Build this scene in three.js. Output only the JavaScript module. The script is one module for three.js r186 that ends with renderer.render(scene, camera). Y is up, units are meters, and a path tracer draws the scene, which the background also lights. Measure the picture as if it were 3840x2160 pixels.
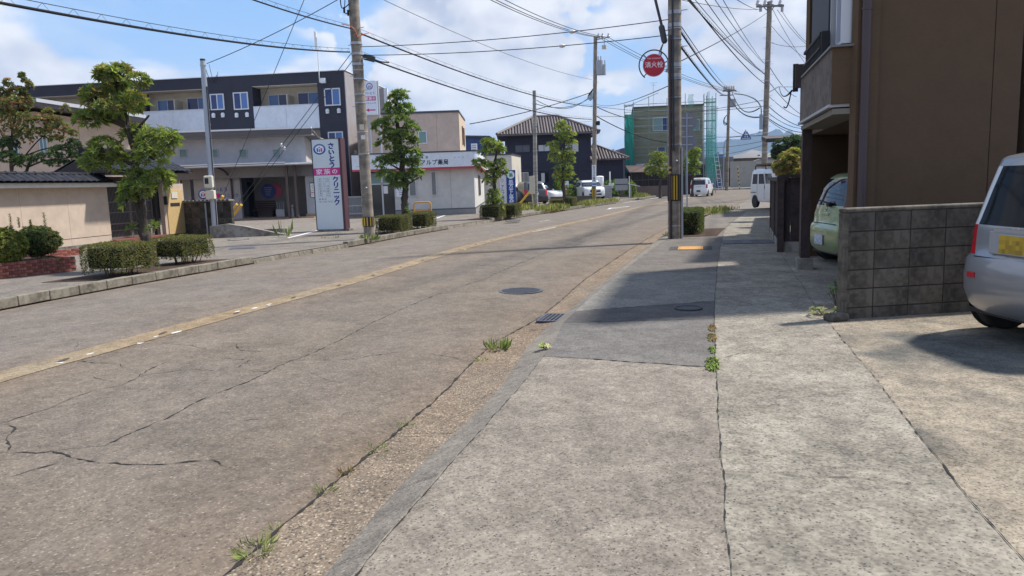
import * as THREE from 'three';
import { mergeGeometries } from 'three/addons/utils/BufferGeometryUtils.js';
import { RoundedBoxGeometry } from 'three/addons/geometries/RoundedBoxGeometry.js';
import { createNoise2D, createNoise3D } from 'simplex-noise';

// ---------------------------------------------------------------- camera, sky, sun, exposure
const scene = new THREE.Scene();
const EYE = new THREE.Vector3(0, 1.5, 0);
const FOCAL = 2790, PITCH = 7.9 * Math.PI / 180, ROLL = 0.0335;
const CF = new THREE.Vector3(0, -Math.sin(PITCH), -Math.cos(PITCH));
const U0 = new THREE.Vector3(0, Math.cos(PITCH), -Math.sin(PITCH)), R0 = new THREE.Vector3(1, 0, 0);
const CR_ = R0.clone().multiplyScalar(Math.cos(ROLL)).addScaledVector(U0, -Math.sin(ROLL));
const CU = U0.clone().multiplyScalar(Math.cos(ROLL)).addScaledVector(R0, Math.sin(ROLL));
const camera = new THREE.PerspectiveCamera(2 * Math.atan(1080 / FOCAL) * 180 / Math.PI, 16 / 9, 0.1, 20000);
camera.position.copy(EYE);
camera.quaternion.setFromRotationMatrix(new THREE.Matrix4().makeBasis(CR_, CU, CF.clone().negate()));

const renderer = new THREE.WebGLRenderer({ antialias: true });
renderer.toneMapping = THREE.LinearToneMapping;
renderer.toneMappingExposure = 1.5;
renderer.shadowMap.enabled = true;

function rng(seed) { let a = seed >>> 0; return () => { a = (a + 0x6D2B79F5) | 0; let t = Math.imul(a ^ (a >>> 15), 1 | a); t = (t + Math.imul(t ^ (t >>> 7), 61 | t)) ^ t; return ((t ^ (t >>> 14)) >>> 0) / 4294967296; }; }
const rand = rng(20240917);
const n2 = createNoise2D(rng(11)), n3 = createNoise3D(rng(7));
const clamp = (x, a = 0, b = 1) => Math.min(b, Math.max(a, x));
const lerp = (a, b, t) => a + (b - a) * t;
const sstep = (a, b, x) => { const t = clamp((x - a) / (b - a)); return t * t * (3 - 2 * t); };
function fbm2(x, y, o = 5) { let s = 0, a = 0.5, f = 1; for (let i = 0; i < o; i++) { s += a * n2(x * f, y * f); f *= 2.03; a *= 0.5; } return s; }
function fbm3(x, y, z, o = 5) { let s = 0, a = 0.5, f = 1; for (let i = 0; i < o; i++) { s += a * n3(x * f, y * f, z * f); f *= 2.03; a *= 0.5; } return s; }
const col = (r, g, b) => new THREE.Color().setRGB(r, g, b);

// pixel of the photograph (2576 pixels wide) -> ray, ground point, point at a depth
function ray(u, v) { const s = 3840 / 2576; return new THREE.Vector3().addScaledVector(CF, FOCAL).addScaledVector(CR_, u * s - 1920).addScaledVector(CU, 1080 - v * s).normalize(); }
function P(u, v, Y = 0) { const d = ray(u, v); return EYE.clone().addScaledVector(d, (Y - EYE.y) / d.y); }
function PZ(u, v, z) { const d = ray(u, v); return EYE.clone().addScaledVector(d, z / d.z); }
const pxm = (z) => 1872 / Math.abs(z);      // photo pixels in a metre at that depth

{ // sky: air and clouds
  const W = 3072, H = 1536, data = new Float32Array(W * H * 4);
  const gapDir = ray(420, 20), gap2 = ray(700, 100), gap3 = ray(250, 110), heap1 = ray(130, 135), heap2 = ray(620, 190), heap3 = ray(1240, 230), heap4 = ray(30, 250), heap5 = ray(400, 185), heap6 = ray(180, 120);
  const lump = (d, c, r) => { const k = 1 - (d.x * c.x + d.y * c.y + d.z * c.z); return Math.exp(-k / (r * r)); };
  const d = new THREE.Vector3();
  for (let j = 0; j < H; j++) for (let i = 0; i < W; i++) {
    const lat = ((j + 0.5) / H - 0.5) * Math.PI, lon = ((i + 0.5) / W - 0.5) * 2 * Math.PI;
    let r, g, b;
    const y = Math.sin(lat);
    if (y < -0.02) { r = 0.3; g = 0.29; b = 0.28; } else {
      d.set(Math.cos(lat) * Math.cos(lon), Math.max(y, 0.0), Math.cos(lat) * Math.sin(lon));
      const e = clamp(d.y, 0, 1), k = Math.pow(1 - e, 3);
      // clear air
      let sr = lerp(0.10, 0.46, k), sg = lerp(0.29, 0.66, k), sb = lerp(0.70, 0.88, k);
      // clouds
      const q = 1 / (e + 0.16), px = d.x * q * 1.15, pz = d.z * q * 1.15;
      let cov = fbm3(px * 1.05 + 3.1, pz * 1.05, 2.2, 6) + 0.42 + 0.16 * k;
      let puff = fbm3(d.x * 6, d.y * 11, d.z * 6, 6);
      cov += 0.22 * puff;
      cov -= 1.15 * lump(d, gapDir, 0.12) + 0.7 * lump(d, gap2, 0.07) + 0.5 * lump(d, gap3, 0.06);
      const hp = fbm3(d.x * 14, d.y * 19, d.z * 14 + 5, 5);
      const heap = Math.max(lump(d, heap1, 0.07), 1.05 * lump(d, heap2, 0.085), lump(d, heap3, 0.10), lump(d, heap4, 0.12), lump(d, heap5, 0.05), 0.95 * lump(d, heap6, 0.05));
      const hm = sstep(0.34, 0.52, heap + 0.55 * hp); cov += hm * 0.9;
      const a = sstep(0.02, 0.62, cov);
      const wisp = 0.22 * sstep(-0.1, 0.5, fbm3(px * 2.4, pz * 0.8 + 9, 1, 4));
      const body = sstep(0.35, 1.1, cov);
      const lit = clamp(0.80 + 0.16 * hm + 0.42 * puff + 0.20 * hp - 0.20 * body * (1 - k) + 0.12 * fbm3(px * 2.2, pz * 2.2, 7, 4), 0.44, 1.02);
      const cr = lerp(0.37, 0.74, (lit - 0.44) / 0.58), cg = lerp(0.425, 0.765, (lit - 0.44) / 0.58), cb = lerp(0.57, 0.82, (lit - 0.44) / 0.58);
      const aa = clamp(Math.max(a, wisp));
      r = lerp(sr, cr, aa); g = lerp(sg, cg, aa); b = lerp(sb, cb, aa);
      const hz = Math.pow(1 - e, 14) * 0.6; r = lerp(r, 0.60, hz); g = lerp(g, 0.66, hz); b = lerp(b, 0.74, hz);
      const G = 0.86; r *= G; g *= G; b *= G;
    }
    const o = (j * W + i) * 4; data[o] = r; data[o + 1] = g; data[o + 2] = b; data[o + 3] = 1;
  }
  const sky = new THREE.DataTexture(data, W, H, THREE.RGBAFormat, THREE.FloatType);
  sky.mapping = THREE.EquirectangularReflectionMapping; sky.magFilter = THREE.LinearFilter; sky.needsUpdate = true;
  scene.background = sky; scene.environment = sky;
}
const SUN_DIR = new THREE.Vector3(0.945, 1.50, -0.33).normalize();   // to the right, a little ahead, 57 degrees high
const sun = new THREE.DirectionalLight(col(1.0, 0.94, 0.86), 4.3);
sun.position.copy(SUN_DIR).multiplyScalar(120).add(new THREE.Vector3(0, 0, -30)); sun.castShadow = true; sun.shadow.radius = 6;
sun.shadow.mapSize.set(4096, 4096); Object.assign(sun.shadow.camera, { left: -70, right: 70, top: 70, bottom: -70, near: 1, far: 320 });
scene.add(sun, sun.target); sun.target.position.set(0, 0, -30);

// ---------------------------------------------------------------- helpers
const used = new Map();
function numbered(n) { const k = used.get(n) || 0; used.set(n, k + 1); return k ? n + '_' + String(k).padStart(3, '0') : n; }
function tag(o, label, category, group, kind) { if (label) o.userData.label = label; if (category) o.userData.category = category; if (group) o.userData.group = group; if (kind) o.userData.kind = kind; return o; }
function thing(name, label, category, pos = [0, 0, 0], ry = 0, group) {
  const o = new THREE.Group(); o.name = numbered(name); scene.add(o);
  if (pos.isVector3) o.position.copy(pos); else o.position.set(...pos);
  o.rotation.y = ry; return tag(o, label, category, group);
}
function part(parent, name, geo, mat, pos) {
  const m = new THREE.Mesh(geo, mat); m.name = name; m.castShadow = m.receiveShadow = true;
  if (pos) m.position.set(...pos); parent.add(m); return m;
}
function solo(name, geo, mat, label, category, group) { const m = part(scene, numbered(name), geo, mat); return tag(m, label, category, group); }
function struct(name, geo, mat, label) { const m = part(scene, numbered(name), geo, mat); m.userData.kind = 'structure'; if (label) m.userData.label = label; return m; }
const M = (...gs) => mergeGeometries(gs.flat().map((g) => { const h = g.index ? g.toNonIndexed() : g; for (const k of Object.keys(h.attributes)) if (!['position', 'normal', 'uv', 'color'].includes(k)) h.deleteAttribute(k); if (!h.attributes.uv) h.setAttribute('uv', new THREE.BufferAttribute(new Float32Array(h.attributes.position.count * 2), 2)); return h; }));
function uvBox(g0, k = 1) { // uv in metres from the dominant axis
  const g = g0.index ? g0.toNonIndexed() : g0, p = g.attributes.position, n = g.attributes.normal, uv = new Float32Array(p.count * 2);
  for (let i = 0; i < p.count; i++) {
    const ax = Math.abs(n.getX(i)), ay = Math.abs(n.getY(i)), az = Math.abs(n.getZ(i)), x = p.getX(i), y = p.getY(i), z = p.getZ(i);
    const [a, b] = ay >= ax && ay >= az ? [x, z] : ax >= az ? [z, y] : [x, y]; uv[2 * i] = a * k; uv[2 * i + 1] = b * k;
  }
  g.setAttribute('uv', new THREE.BufferAttribute(uv, 2)); return g;
}
const shiftUv = (g, du, dv) => { const a = g.attributes.uv; for (let i = 0; i < a.count; i++) a.setXY(i, a.getX(i) + du, a.getY(i) + dv); return g; };
const bx = (w, h, d, x = 0, y = 0, z = 0) => uvBox(new THREE.BoxGeometry(w, h, d).translate(x, y, z));
const bb = (x0, x1, y0, y1, z0, z1) => bx(x1 - x0, y1 - y0, z1 - z0, (x0 + x1) / 2, (y0 + y1) / 2, (z0 + z1) / 2);
const rbx = (w, h, d, x = 0, y = 0, z = 0, r = 0.01, s = 2) => uvBox(new RoundedBoxGeometry(w, h, d, s, r).translate(x, y, z));
const cyl = (r0, r1, h, x = 0, y = 0, z = 0, seg = 20) => new THREE.CylinderGeometry(r1, r0, h, seg).translate(x, y + h / 2, z);
const V = (x, y, z) => new THREE.Vector3(x, y, z);
function tube(pts, r, seg = 6, n) {
  const c = pts.length === 2 ? new THREE.LineCurve3(pts[0], pts[1]) : new THREE.CatmullRomCurve3(pts);
  return new THREE.TubeGeometry(c, n || (pts.length === 2 ? 1 : pts.length * 5), r, seg, false);
}
function rod(a, b, r, seg = 8) {
  const d = b.clone().sub(a), g = new THREE.CylinderGeometry(r, r, d.length(), seg);
  g.applyQuaternion(new THREE.Quaternion().setFromUnitVectors(V(0, 1, 0), d.clone().normalize())); return g.translate((a.x + b.x) / 2, (a.y + b.y) / 2, (a.z + b.z) / 2);
}
function polyGeo(pts, h, y0 = 0, bevel) { // plan outline [x,z] extruded upwards
  const s = new THREE.Shape(pts.map(([x, z]) => new THREE.Vector2(x, -z)));
  const g = new THREE.ExtrudeGeometry(s, { depth: h, bevelEnabled: false }); g.rotateX(-Math.PI / 2).translate(0, y0, 0); return uvBox(g);
}
function profGeo(pts, depth) { // outline [x,y] extruded along -z .. 0
  const g = new THREE.ExtrudeGeometry(new THREE.Shape(pts.map(([x, y]) => new THREE.Vector2(x, y))), { depth, bevelEnabled: false }); g.translate(0, 0, -depth); return uvBox(g);
}
// a facade: local x runs from A to B (left to right as seen), local z points to the viewer
class Fac {
  constructor(A, B) { this.A = A; this.dx = B.x - A.x; this.dz = B.z - A.z; this.L = Math.hypot(this.dx, this.dz); this.ry = Math.atan2(-this.dz, this.dx); this.n = V(Math.sin(this.ry), 0, Math.cos(this.ry)); this.ex = V(this.dx / this.L, 0, this.dz / this.L); }
  at(u, v, off = 0) { const d = ray(u, v), o = V(this.A.x, 0, this.A.z).addScaledVector(this.n, off); const t = o.clone().sub(EYE).dot(this.n) / d.dot(this.n); const p = EYE.clone().addScaledVector(d, t); return [p.clone().sub(V(this.A.x, 0, this.A.z)).dot(this.ex), p.y]; }
  rect(u0, v0, u1, v1, off = 0) { const [a, b] = this.at(u0, v0, off), [c, d] = this.at(u1, v1, off); return [Math.min(a, c), Math.max(a, c), Math.min(b, d), Math.max(b, d)]; }
  thing(name, label, cat, y = 0, group) { return thing(name, label, cat, [this.A.x, y, this.A.z], this.ry, group); }
}

// ---------------------------------------------------------------- textures and materials
function tex(size, fn, { srgb = true, rep = 1, aniso } = {}) {
  const d = new Uint8Array(size * size * 4), o = [0, 0, 0];
  for (let j = 0; j < size; j++) for (let i = 0; i < size; i++) { fn(i / size, j / size, o, i, j); const k = (j * size + i) * 4; for (let c = 0; c < 3; c++) { let v = clamp(o[c]); if (srgb) v = v <= 0.0031308 ? 12.92 * v : 1.055 * Math.pow(v, 1 / 2.4) - 0.055; d[k + c] = Math.round(v * 255); } d[k + 3] = 255; }
  const t = new THREE.DataTexture(d, size, size); t.wrapS = t.wrapT = THREE.RepeatWrapping; t.magFilter = THREE.LinearFilter; t.minFilter = THREE.LinearMipmapLinearFilter; t.generateMipmaps = true;
  if (srgb) t.colorSpace = THREE.SRGBColorSpace; t.repeat.set(rep, rep); t.needsUpdate = true; return t;
}
// tiling noise: lattice values repeat every n cells
function tnoise(n, seed) { const r = rng(seed), v = new Float32Array(n * n); for (let i = 0; i < v.length; i++) v[i] = r(); return (x, y) => { x = ((x % 1) + 1) % 1 * n; y = ((y % 1) + 1) % 1 * n; const i = Math.floor(x), j = Math.floor(y), fx = x - i, fy = y - j, a = fx * fx * (3 - 2 * fx), b = fy * fy * (3 - 2 * fy), i1 = (i + 1) % n, j1 = (j + 1) % n; return lerp(lerp(v[j * n + i], v[j * n + i1], a), lerp(v[j1 * n + i], v[j1 * n + i1], a), b); }; }
function speckle(size, seed, count, rmin, rmax, bias = 0) { // heights of round grains on a tiling field
  const f = new Float32Array(size * size), r = rng(seed);
  for (let k = 0; k < count; k++) {
    const x = r() * size, y = r() * size, rad = lerp(rmin, rmax, r() * r()), v = clamp(r() * 2 - 1 - bias, -1, 1), R = Math.ceil(rad), e = 0.6 + 0.8 * r();
    for (let j = -R; j <= R; j++) for (let i = -R; i <= R; i++) { const q = 1 - Math.hypot(i * e, j / e) / rad; if (q > 0) f[((Math.floor(y) + j + size) % size) * size + (Math.floor(x) + i + size) % size] = v * Math.min(1, q * 2.2); }
  }
  return f;
}
const std = (c, rough = 0.9, o = {}) => new THREE.MeshStandardMaterial({ color: Array.isArray(c) ? col(...c) : c, roughness: rough, ...o });

function gritTex(size, seed, base, lite, dark, count, r0, r1, soft, bias = 0) {
  const f = speckle(size, seed, count, r0, r1, bias), a = tnoise(16, seed + 1), b = tnoise(64, seed + 2), c = tnoise(256, seed + 3), rr = rng(seed + 9);
  const map = tex(size, (u, v, o, i, j) => {
    const s = f[j * size + i], m = 1 + soft * ((a(u, v) - 0.5) * 0.5 + (b(u, v) - 0.5) * 0.5 + (c(u, v) - 0.5) * 0.7) + (rr() - 0.5) * 0.16;
    for (let k = 0; k < 3; k++) { const t = s > 0 ? lerp(base[k], lite[k], s) : lerp(base[k], dark[k], -s); o[k] = t * m; }
  });
  const bump = tex(Math.min(size, 1024), (u, v, o, i, j) => { const q = size / Math.min(size, 1024), s = f[Math.floor(j * q) * size + Math.floor(i * q)]; o[0] = o[1] = o[2] = 0.5 + 0.3 * s + 0.2 * (c(u, v) - 0.5); }, { srgb: false });
  return { map, bump };
}
function gritMat(t, metres, bumpScale, rough = 0.95) { const r = 1 / metres; const map = t.map.clone(), bump = t.bump.clone(); map.repeat.set(r, r); bump.repeat.set(r, r); return new THREE.MeshStandardMaterial({ map, bumpMap: bump, bumpScale, roughness: rough, vertexColors: true }); }
const tAsphalt = gritTex(1536, 21, [0.136, 0.115, 0.093], [0.30, 0.26, 0.21], [0.055, 0.046, 0.037], 105000, 1.0, 3.5, 0.6, 0.08);
const tWalk = gritTex(1536, 41, [0.190, 0.165, 0.133], [0.35, 0.31, 0.26], [0.05, 0.043, 0.037], 90000, 1.2, 3.6, 0.65, 0.3);
const tGravel = gritTex(1024, 61, [0.165, 0.13, 0.092], [0.45, 0.38, 0.285], [0.03, 0.025, 0.02], 52000, 1.5, 4.6, 0.5, 0.1);
const tConc = gritTex(1536, 81, [0.212, 0.19, 0.152], [0.33, 0.30, 0.245], [0.055, 0.05, 0.043], 64000, 1.0, 3.8, 0.85, 0.55);
const mRoad = gritMat(tAsphalt, 4.3, 0.004), mWalk = gritMat(tWalk, 3.7, 0.003), mGutter = gritMat(tGravel, 2.6, 0.006), mConc = gritMat(tConc, 4.1, 0.004), mPatch = gritMat(tAsphalt, 3.1, 0.003);
// plain relief for walls
const tStucco = tex(512, (() => { const a = tnoise(128, 5), b = tnoise(32, 6); return (u, v, o) => { o[0] = o[1] = o[2] = 0.5 + 0.4 * (a(u, v) - 0.5) + 0.3 * (b(u, v) - 0.5); }; })(), { srgb: false });
const tBlotch = tex(512, (() => { const a = tnoise(6, 15), b = tnoise(20, 16), c = tnoise(90, 17); return (u, v, o) => { const q = 0.9 + 0.10 * (a(u, v) - 0.5) + 0.10 * (b(u, v) - 0.5) + 0.07 * (c(u, v) - 0.5); o[0] = q; o[1] = q * 0.995; o[2] = q * 0.985; }; })());
const tGrime = tex(512, (() => { const a = tnoise(4, 115), b = tnoise(17, 116), c = tnoise(80, 117); return (u, v, o) => { const q = 0.72 + 0.5 * (a(u, v) - 0.5) + 0.45 * (b(u, v) - 0.5) + 0.22 * (c(u, v) - 0.5); o[0] = q * 1.02; o[1] = q; o[2] = q * 0.96; }; })());
const tBrush = tex(512, (() => { const a = tnoise(128, 215), b = tnoise(9, 216), c = tnoise(48, 217); return (u, v, o) => { const q = 0.92 + 0.07 * (a(u * 0.25, v) - 0.5) + 0.10 * (b(u, v) - 0.5) + 0.07 * (c(u, v) - 0.5); o[0] = q; o[1] = q * 0.99; o[2] = q * 0.98; }; })());
function wallMat(c, rough = 0.9, metres = 3, bump = 0.002, t = tBlotch) { const m = t.clone(); m.repeat.set(1 / metres, 1 / metres); const b = tStucco.clone(); b.repeat.set(1.4, 1.4); return std(c, rough, { map: m, bumpMap: bump ? b : null, bumpScale: bump }); }
// siding: horizontal or vertical grooves every `pitch` metres
function sidingMat(c, pitch = 0.15, vertical = false, rough = 0.75, depth = 0.006) {
  const t = tex(64, (u, v, o) => { const w = vertical ? u : v; o[0] = o[1] = o[2] = w < 0.08 ? 0 : w < 0.14 ? (w - 0.08) / 0.06 : 1; }, { srgb: false });
  t.repeat.set(1 / pitch, 1 / pitch); const m = tBlotch.clone(); m.repeat.set(0.3, 0.3); return std(c, rough, { bumpMap: t, bumpScale: depth, map: m });
}
const mSteel = std([0.42, 0.43, 0.45], 0.5, { metalness: 0.4 }), mGalv = std([0.40, 0.43, 0.48], 0.55, { metalness: 0.25 }), mDark = std([0.02, 0.02, 0.022], 0.7), mBlackRubber = std([0.018, 0.018, 0.018], 0.85), mWhite = std([0.75, 0.76, 0.77], 0.6), mCream = std([0.62, 0.57, 0.46], 0.7), mYellow = std([0.70, 0.42, 0.04], 0.55), mRed = std([0.55, 0.03, 0.06], 0.5);
const mConcrete = wallMat([0.30, 0.285, 0.26], 0.95, 1.5, 0.003, tGrime), mPole = wallMat([0.30, 0.265, 0.225], 0.95, 1.2, 0.002, tGrime), mAlu = std([0.55, 0.56, 0.58], 0.45, { metalness: 0.5 });
const mFrameW = std([0.62, 0.63, 0.65], 0.5), mGlassBlue = std([0.018, 0.042, 0.15], 0.06), mGlassCurtain = std([0.075, 0.17, 0.40], 0.12), mGlassDark = std([0.012, 0.016, 0.024], 0.05), mGlassGreen = std([0.16, 0.27, 0.27], 0.12), mCurtain = std([0.50, 0.53, 0.57], 0.35);
const mWire = std([0.008, 0.008, 0.01], 1), mWireGrey = std([0.05, 0.055, 0.07], 0.8);
const mSoil = wallMat([0.075, 0.045, 0.028], 1, 0.8, 0.02, tGrime);
// ---------------------------------------------------------------- the ground
// boundaries as x(z), read from the photograph
function lineOf(pix, Y, extra = []) {
  const pts = [...pix.map(([u, v]) => P(u, v, Y)).map((p) => [p.z, p.x]), ...extra].sort((a, b) => b[0] - a[0]);
  return (z) => {
    let i = 0; while (i < pts.length - 2 && z < pts[i + 1][0]) i++;
    const sl = (k) => { const a = pts[Math.max(0, k - 1)], b = pts[Math.min(pts.length - 1, k + 1)]; return (b[1] - a[1]) / (b[0] - a[0]); };
    const [z0, x0] = pts[i], [z1, x1] = pts[i + 1], h = z1 - z0, t = (z - z0) / h;
    if (t < 0) return x0 + (z - z0) * sl(0); if (t > 1) return x1 + (z - z1) * sl(pts.length - 1);
    const m0 = sl(i) * h, m1 = sl(i + 1) * h, t2 = t * t, t3 = t2 * t;
    return (2 * t3 - 3 * t2 + 1) * x0 + (t3 - 2 * t2 + t) * m0 + (3 * t2 - 2 * t3) * x1 + (t3 - t2) * m1;
  };
}
const xRE = lineOf([[562, 1449], [853, 1205], [1107, 997], [1240, 865], [1355, 802], [1487, 693], [1676, 576], [1770, 543], [1850, 520]], -0.08, [[8, -3.5], [-80, 27], [-150, 57]]);
const xRG = lineOf([[816, 1449], [1024, 1205], [1240, 997], [1335, 865], [1405, 802], [1545, 690], [1660, 600]], -0.06, [[8, -3.05], [-32, 8.6]]);
const xRC = lineOf([[885, 1449], [1095, 1205], [1285, 997], [1390, 865], [1427, 802], [1567, 682], [1680, 600]], 0, [[8, -2.9], [-32, 8.8]]);
const xSL = lineOf([[1840, 1449], [1820, 1200], [1800, 930], [1800, 720], [1815, 610], [1830, 570], [1880, 530]], 0, [[8, -1.3]]);
const xCR = lineOf([[2410, 1220], [2200, 950], [2060, 780], [1960, 630], [1938, 585]], 0, [[-2, 1.8], [8, 0.2], [-40, 13.6]]);
const xCL = lineOf([[0, 948], [203, 893], [338, 856], [508, 810], [643, 773], [872, 711], [1200, 614], [1374, 574], [1500, 548], [1620, 519]], -0.03, [[8, -7.4], [-80, 22], [-150, 51]]);
const xLE = lineOf([[0, 782], [490, 690], [880, 622], [1040, 592], [1180, 568], [1413, 531], [1603, 504]], -0.11, [[8, -11.2], [-80, 17.6], [-150, 46.5]]);
const roadY = (x, z) => { const a = xLE(z), b = xCL(z), c = xRE(z); return x < b ? lerp(-0.11, -0.03, clamp((x - a) / (b - a)) ** 0.7) : lerp(-0.08, -0.03, clamp((c - x) / (c - b)) ** 0.7); };

function sheet(rows, cols, at, tint) { // at(i/rows, j/cols) -> Vector3
  const pos = [], uv = [], colr = [], idx = [], c = [1, 1, 1];
  for (let i = 0; i <= rows; i++) for (let j = 0; j <= cols; j++) { const p = at(i / rows, j / cols, i, j); pos.push(p.x, p.y, p.z); uv.push(p.x, -p.z); c[0] = c[1] = c[2] = 1; if (tint) tint(p, c, i / rows, j / cols); colr.push(...c); }
  for (let i = 0; i < rows; i++) for (let j = 0; j < cols; j++) { const a = i * (cols + 1) + j, b = a + cols + 1; idx.push(a, a + 1, b, b, a + 1, b + 1); }
  const g = new THREE.BufferGeometry(); g.setAttribute('position', new THREE.Float32BufferAttribute(pos, 3)); g.setAttribute('uv', new THREE.Float32BufferAttribute(uv, 2)); g.setAttribute('color', new THREE.Float32BufferAttribute(colr, 3)); g.setIndex(idx); g.computeVertexNormals();
  return g;
}
const clump = (p, f = 1) => 1 - 0.11 * sstep(0.12, 0.5, fbm2(p.x * 2.6 * f + 50, p.z * 2.6 * f, 5)) + 0.08 * sstep(0.1, 0.5, fbm2(p.x * 1.3 * f - 20, p.z * 1.3 * f, 4));
const stain = (p, k = 1, f = 1) => 1 + k * (0.16 * fbm2(p.x * 0.5 * f, p.z * 0.5 * f, 4) + 0.10 * fbm2(p.x * 2.1 * f + 9, p.z * 2.1 * f, 3));
function flatPoly(pix, Y, mat, tint) { // polygon of ground points
  const pts = pix.map((q) => (q.isVector3 ? q : P(q[0], q[1], typeof Y === 'number' ? Y : 0)));
  const g = new THREE.ShapeGeometry(new THREE.Shape(pts.map((p) => new THREE.Vector2(p.x, -p.z)))); g.rotateX(-Math.PI / 2);
  const pa = g.attributes.position, uv = new Float32Array(pa.count * 2), c = new Float32Array(pa.count * 3).fill(1);
  for (let i = 0; i < pa.count; i++) { pa.setY(i, typeof Y === 'number' ? Y : Y(pa.getX(i), pa.getZ(i))); uv[2 * i] = pa.getX(i); uv[2 * i + 1] = -pa.getZ(i); if (tint) c.set(tint, 3 * i); }
  g.setAttribute('uv', new THREE.BufferAttribute(uv, 2)); g.setAttribute('color', new THREE.BufferAttribute(c, 3)); g.computeVertexNormals(); return g;
}
struct('ground', flatPoly([V(-9000, 0, 400), V(9000, 0, 400), V(9000, 0, -12000), V(-9000, 0, -12000)], -0.16), wallMat([0.16, 0.15, 0.12], 1, 6, 0, tGrime), 'bare earth plain under the town');

// road
const zRow = (t) => 8 - 158 * (0.28 * t + 0.72 * t * t * t);
const road = struct('road', sheet(420, 40, (a, b) => { const z = zRow(a), l = xLE(z), c = xCL(z), r = xRE(z), x = b < 0.5 ? lerp(l, c, b * 2) : lerp(c, r, b * 2 - 1); return V(x, roadY(x, z), z); }, (p, c, a, b) => {
  const z = p.z, dl = p.x - xLE(z), dc = p.x - xCL(z), dr = xRE(z) - p.x, s = stain(p, 0.42, 1) * (1 + 0.10 * fbm2(dc * 1.6, z * 0.08 + 4, 3));
  const rustG = Math.exp(-dr / 0.55) * (0.75 + 0.5 * fbm2(p.x * 1.3, z * 0.6, 3)), rustC = Math.exp(-Math.abs(dc - 0.15) / 0.6) * (0.65 + 0.7 * fbm2(p.x, z * 0.5 + 40, 3)), rustL = 0.6 * Math.exp(-dl / 0.3);
  const rust = 0.65 * clamp(rustG + rustC + rustL, 0, 1.1), left = sstep(0.3, -0.6, dc), mud = sstep(0.1, 0.55, fbm2(p.x * 0.28 + 7, z * 0.2, 4) + 0.25);
  c[0] = s * (1.0 + 0.06 * left + 0.10 * rust); c[1] = s * (0.99 + 0.07 * left - 0.10 * rust - 0.012 * mud); c[2] = s * (0.98 + 0.10 * left - 0.28 * rust - 0.05 * mud);
}), mRoad, 'weathered brown grey asphalt road curving to the right');
// tan strip of the snow melting pipe along the middle
const mStrip = gritMat(tConc, 2.2, 0.003);
part(road, 'middle_strip', sheet(300, 3, (a, b) => { const z = lerp(7.5, -60, a), x = xCL(z) + lerp(-0.2, 0.2, b) * (1 + 0.02 * n2(z * 2, b)); return V(x, roadY(x, z) + 0.005, z); }, (p, c, a, b) => { const s = 1.12 + 0.22 * fbm2(p.x * 3, p.z * 0.9, 4), r = 0.5 + 0.6 * fbm2(p.x * 0.7 + 3, p.z * 0.35, 3); c[0] = s * 0.98; c[1] = s * lerp(0.90, 0.76, clamp(r)); c[2] = s * lerp(0.76, 0.50, clamp(r)); }), mStrip);
{ const g = new THREE.CircleGeometry(0.028, 12).rotateX(-Math.PI / 2).scale(1.0, 1, 3.2), m = std([0.07, 0.05, 0.036], 0.8); for (let z = -4.5; z > -34; z -= 1.25) part(road, 'spray_nozzle', g, m, [xCL(z) + 0.05, roadY(xCL(z), z) + 0.009, z]); }

// jagged ribbons: cracks and dirt filled joints
function ribbon(pts, w, jit, lift, yOf, seed) {
  const r = rng(seed), P2 = []; for (let k = 0; k < pts.length - 1; k++) { const a = pts[k], b = pts[k + 1], L = Math.hypot(b.x - a.x, b.z - a.z), n = Math.max(2, Math.ceil(L / 0.05)); for (let i = 0; i < n; i++) P2.push([lerp(a.x, b.x, i / n), lerp(a.z, b.z, i / n)]); } P2.push([pts.at(-1).x, pts.at(-1).z]);
  const pos = [], idx = []; let drift = 0;
  P2.forEach(([x, z], i) => { const q = P2[Math.min(i + 1, P2.length - 1)], o = P2[Math.max(i - 1, 0)], dx = q[0] - o[0], dz = q[1] - o[1], L = Math.hypot(dx, dz) || 1; drift = drift * 0.8 + (r() - 0.5) * jit * 0.9; const e = Math.min(1, i / 4, (P2.length - 1 - i) / 4), h = w * (0.12 + 1.9 * r() * r()) * (0.3 + 0.7 * e) / 2; const nx = -dz / L, nz = dx / L; for (const s of [-1, 1]) { const X = x + nx * (drift + s * h), Z = z + nz * (drift + s * h); pos.push(X, yOf(X, Z) + lift, Z); } if (i) { const k = 2 * i; idx.push(k - 2, k - 1, k, k, k - 1, k + 1); } });
  const g = new THREE.BufferGeometry(); g.setAttribute('position', new THREE.Float32BufferAttribute(pos, 3)); g.setAttribute('uv', new THREE.Float32BufferAttribute(new Float32Array(pos.length / 3 * 2), 2)); g.setIndex(idx); g.computeVertexNormals();
  const nn = g.attributes.normal; for (let i = 0; i < nn.count; i++) nn.setXYZ(i, 0, 1, 0); return g;
}
const mCrack = std([0.02, 0.018, 0.016], 1), flat0 = () => 0;
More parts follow.
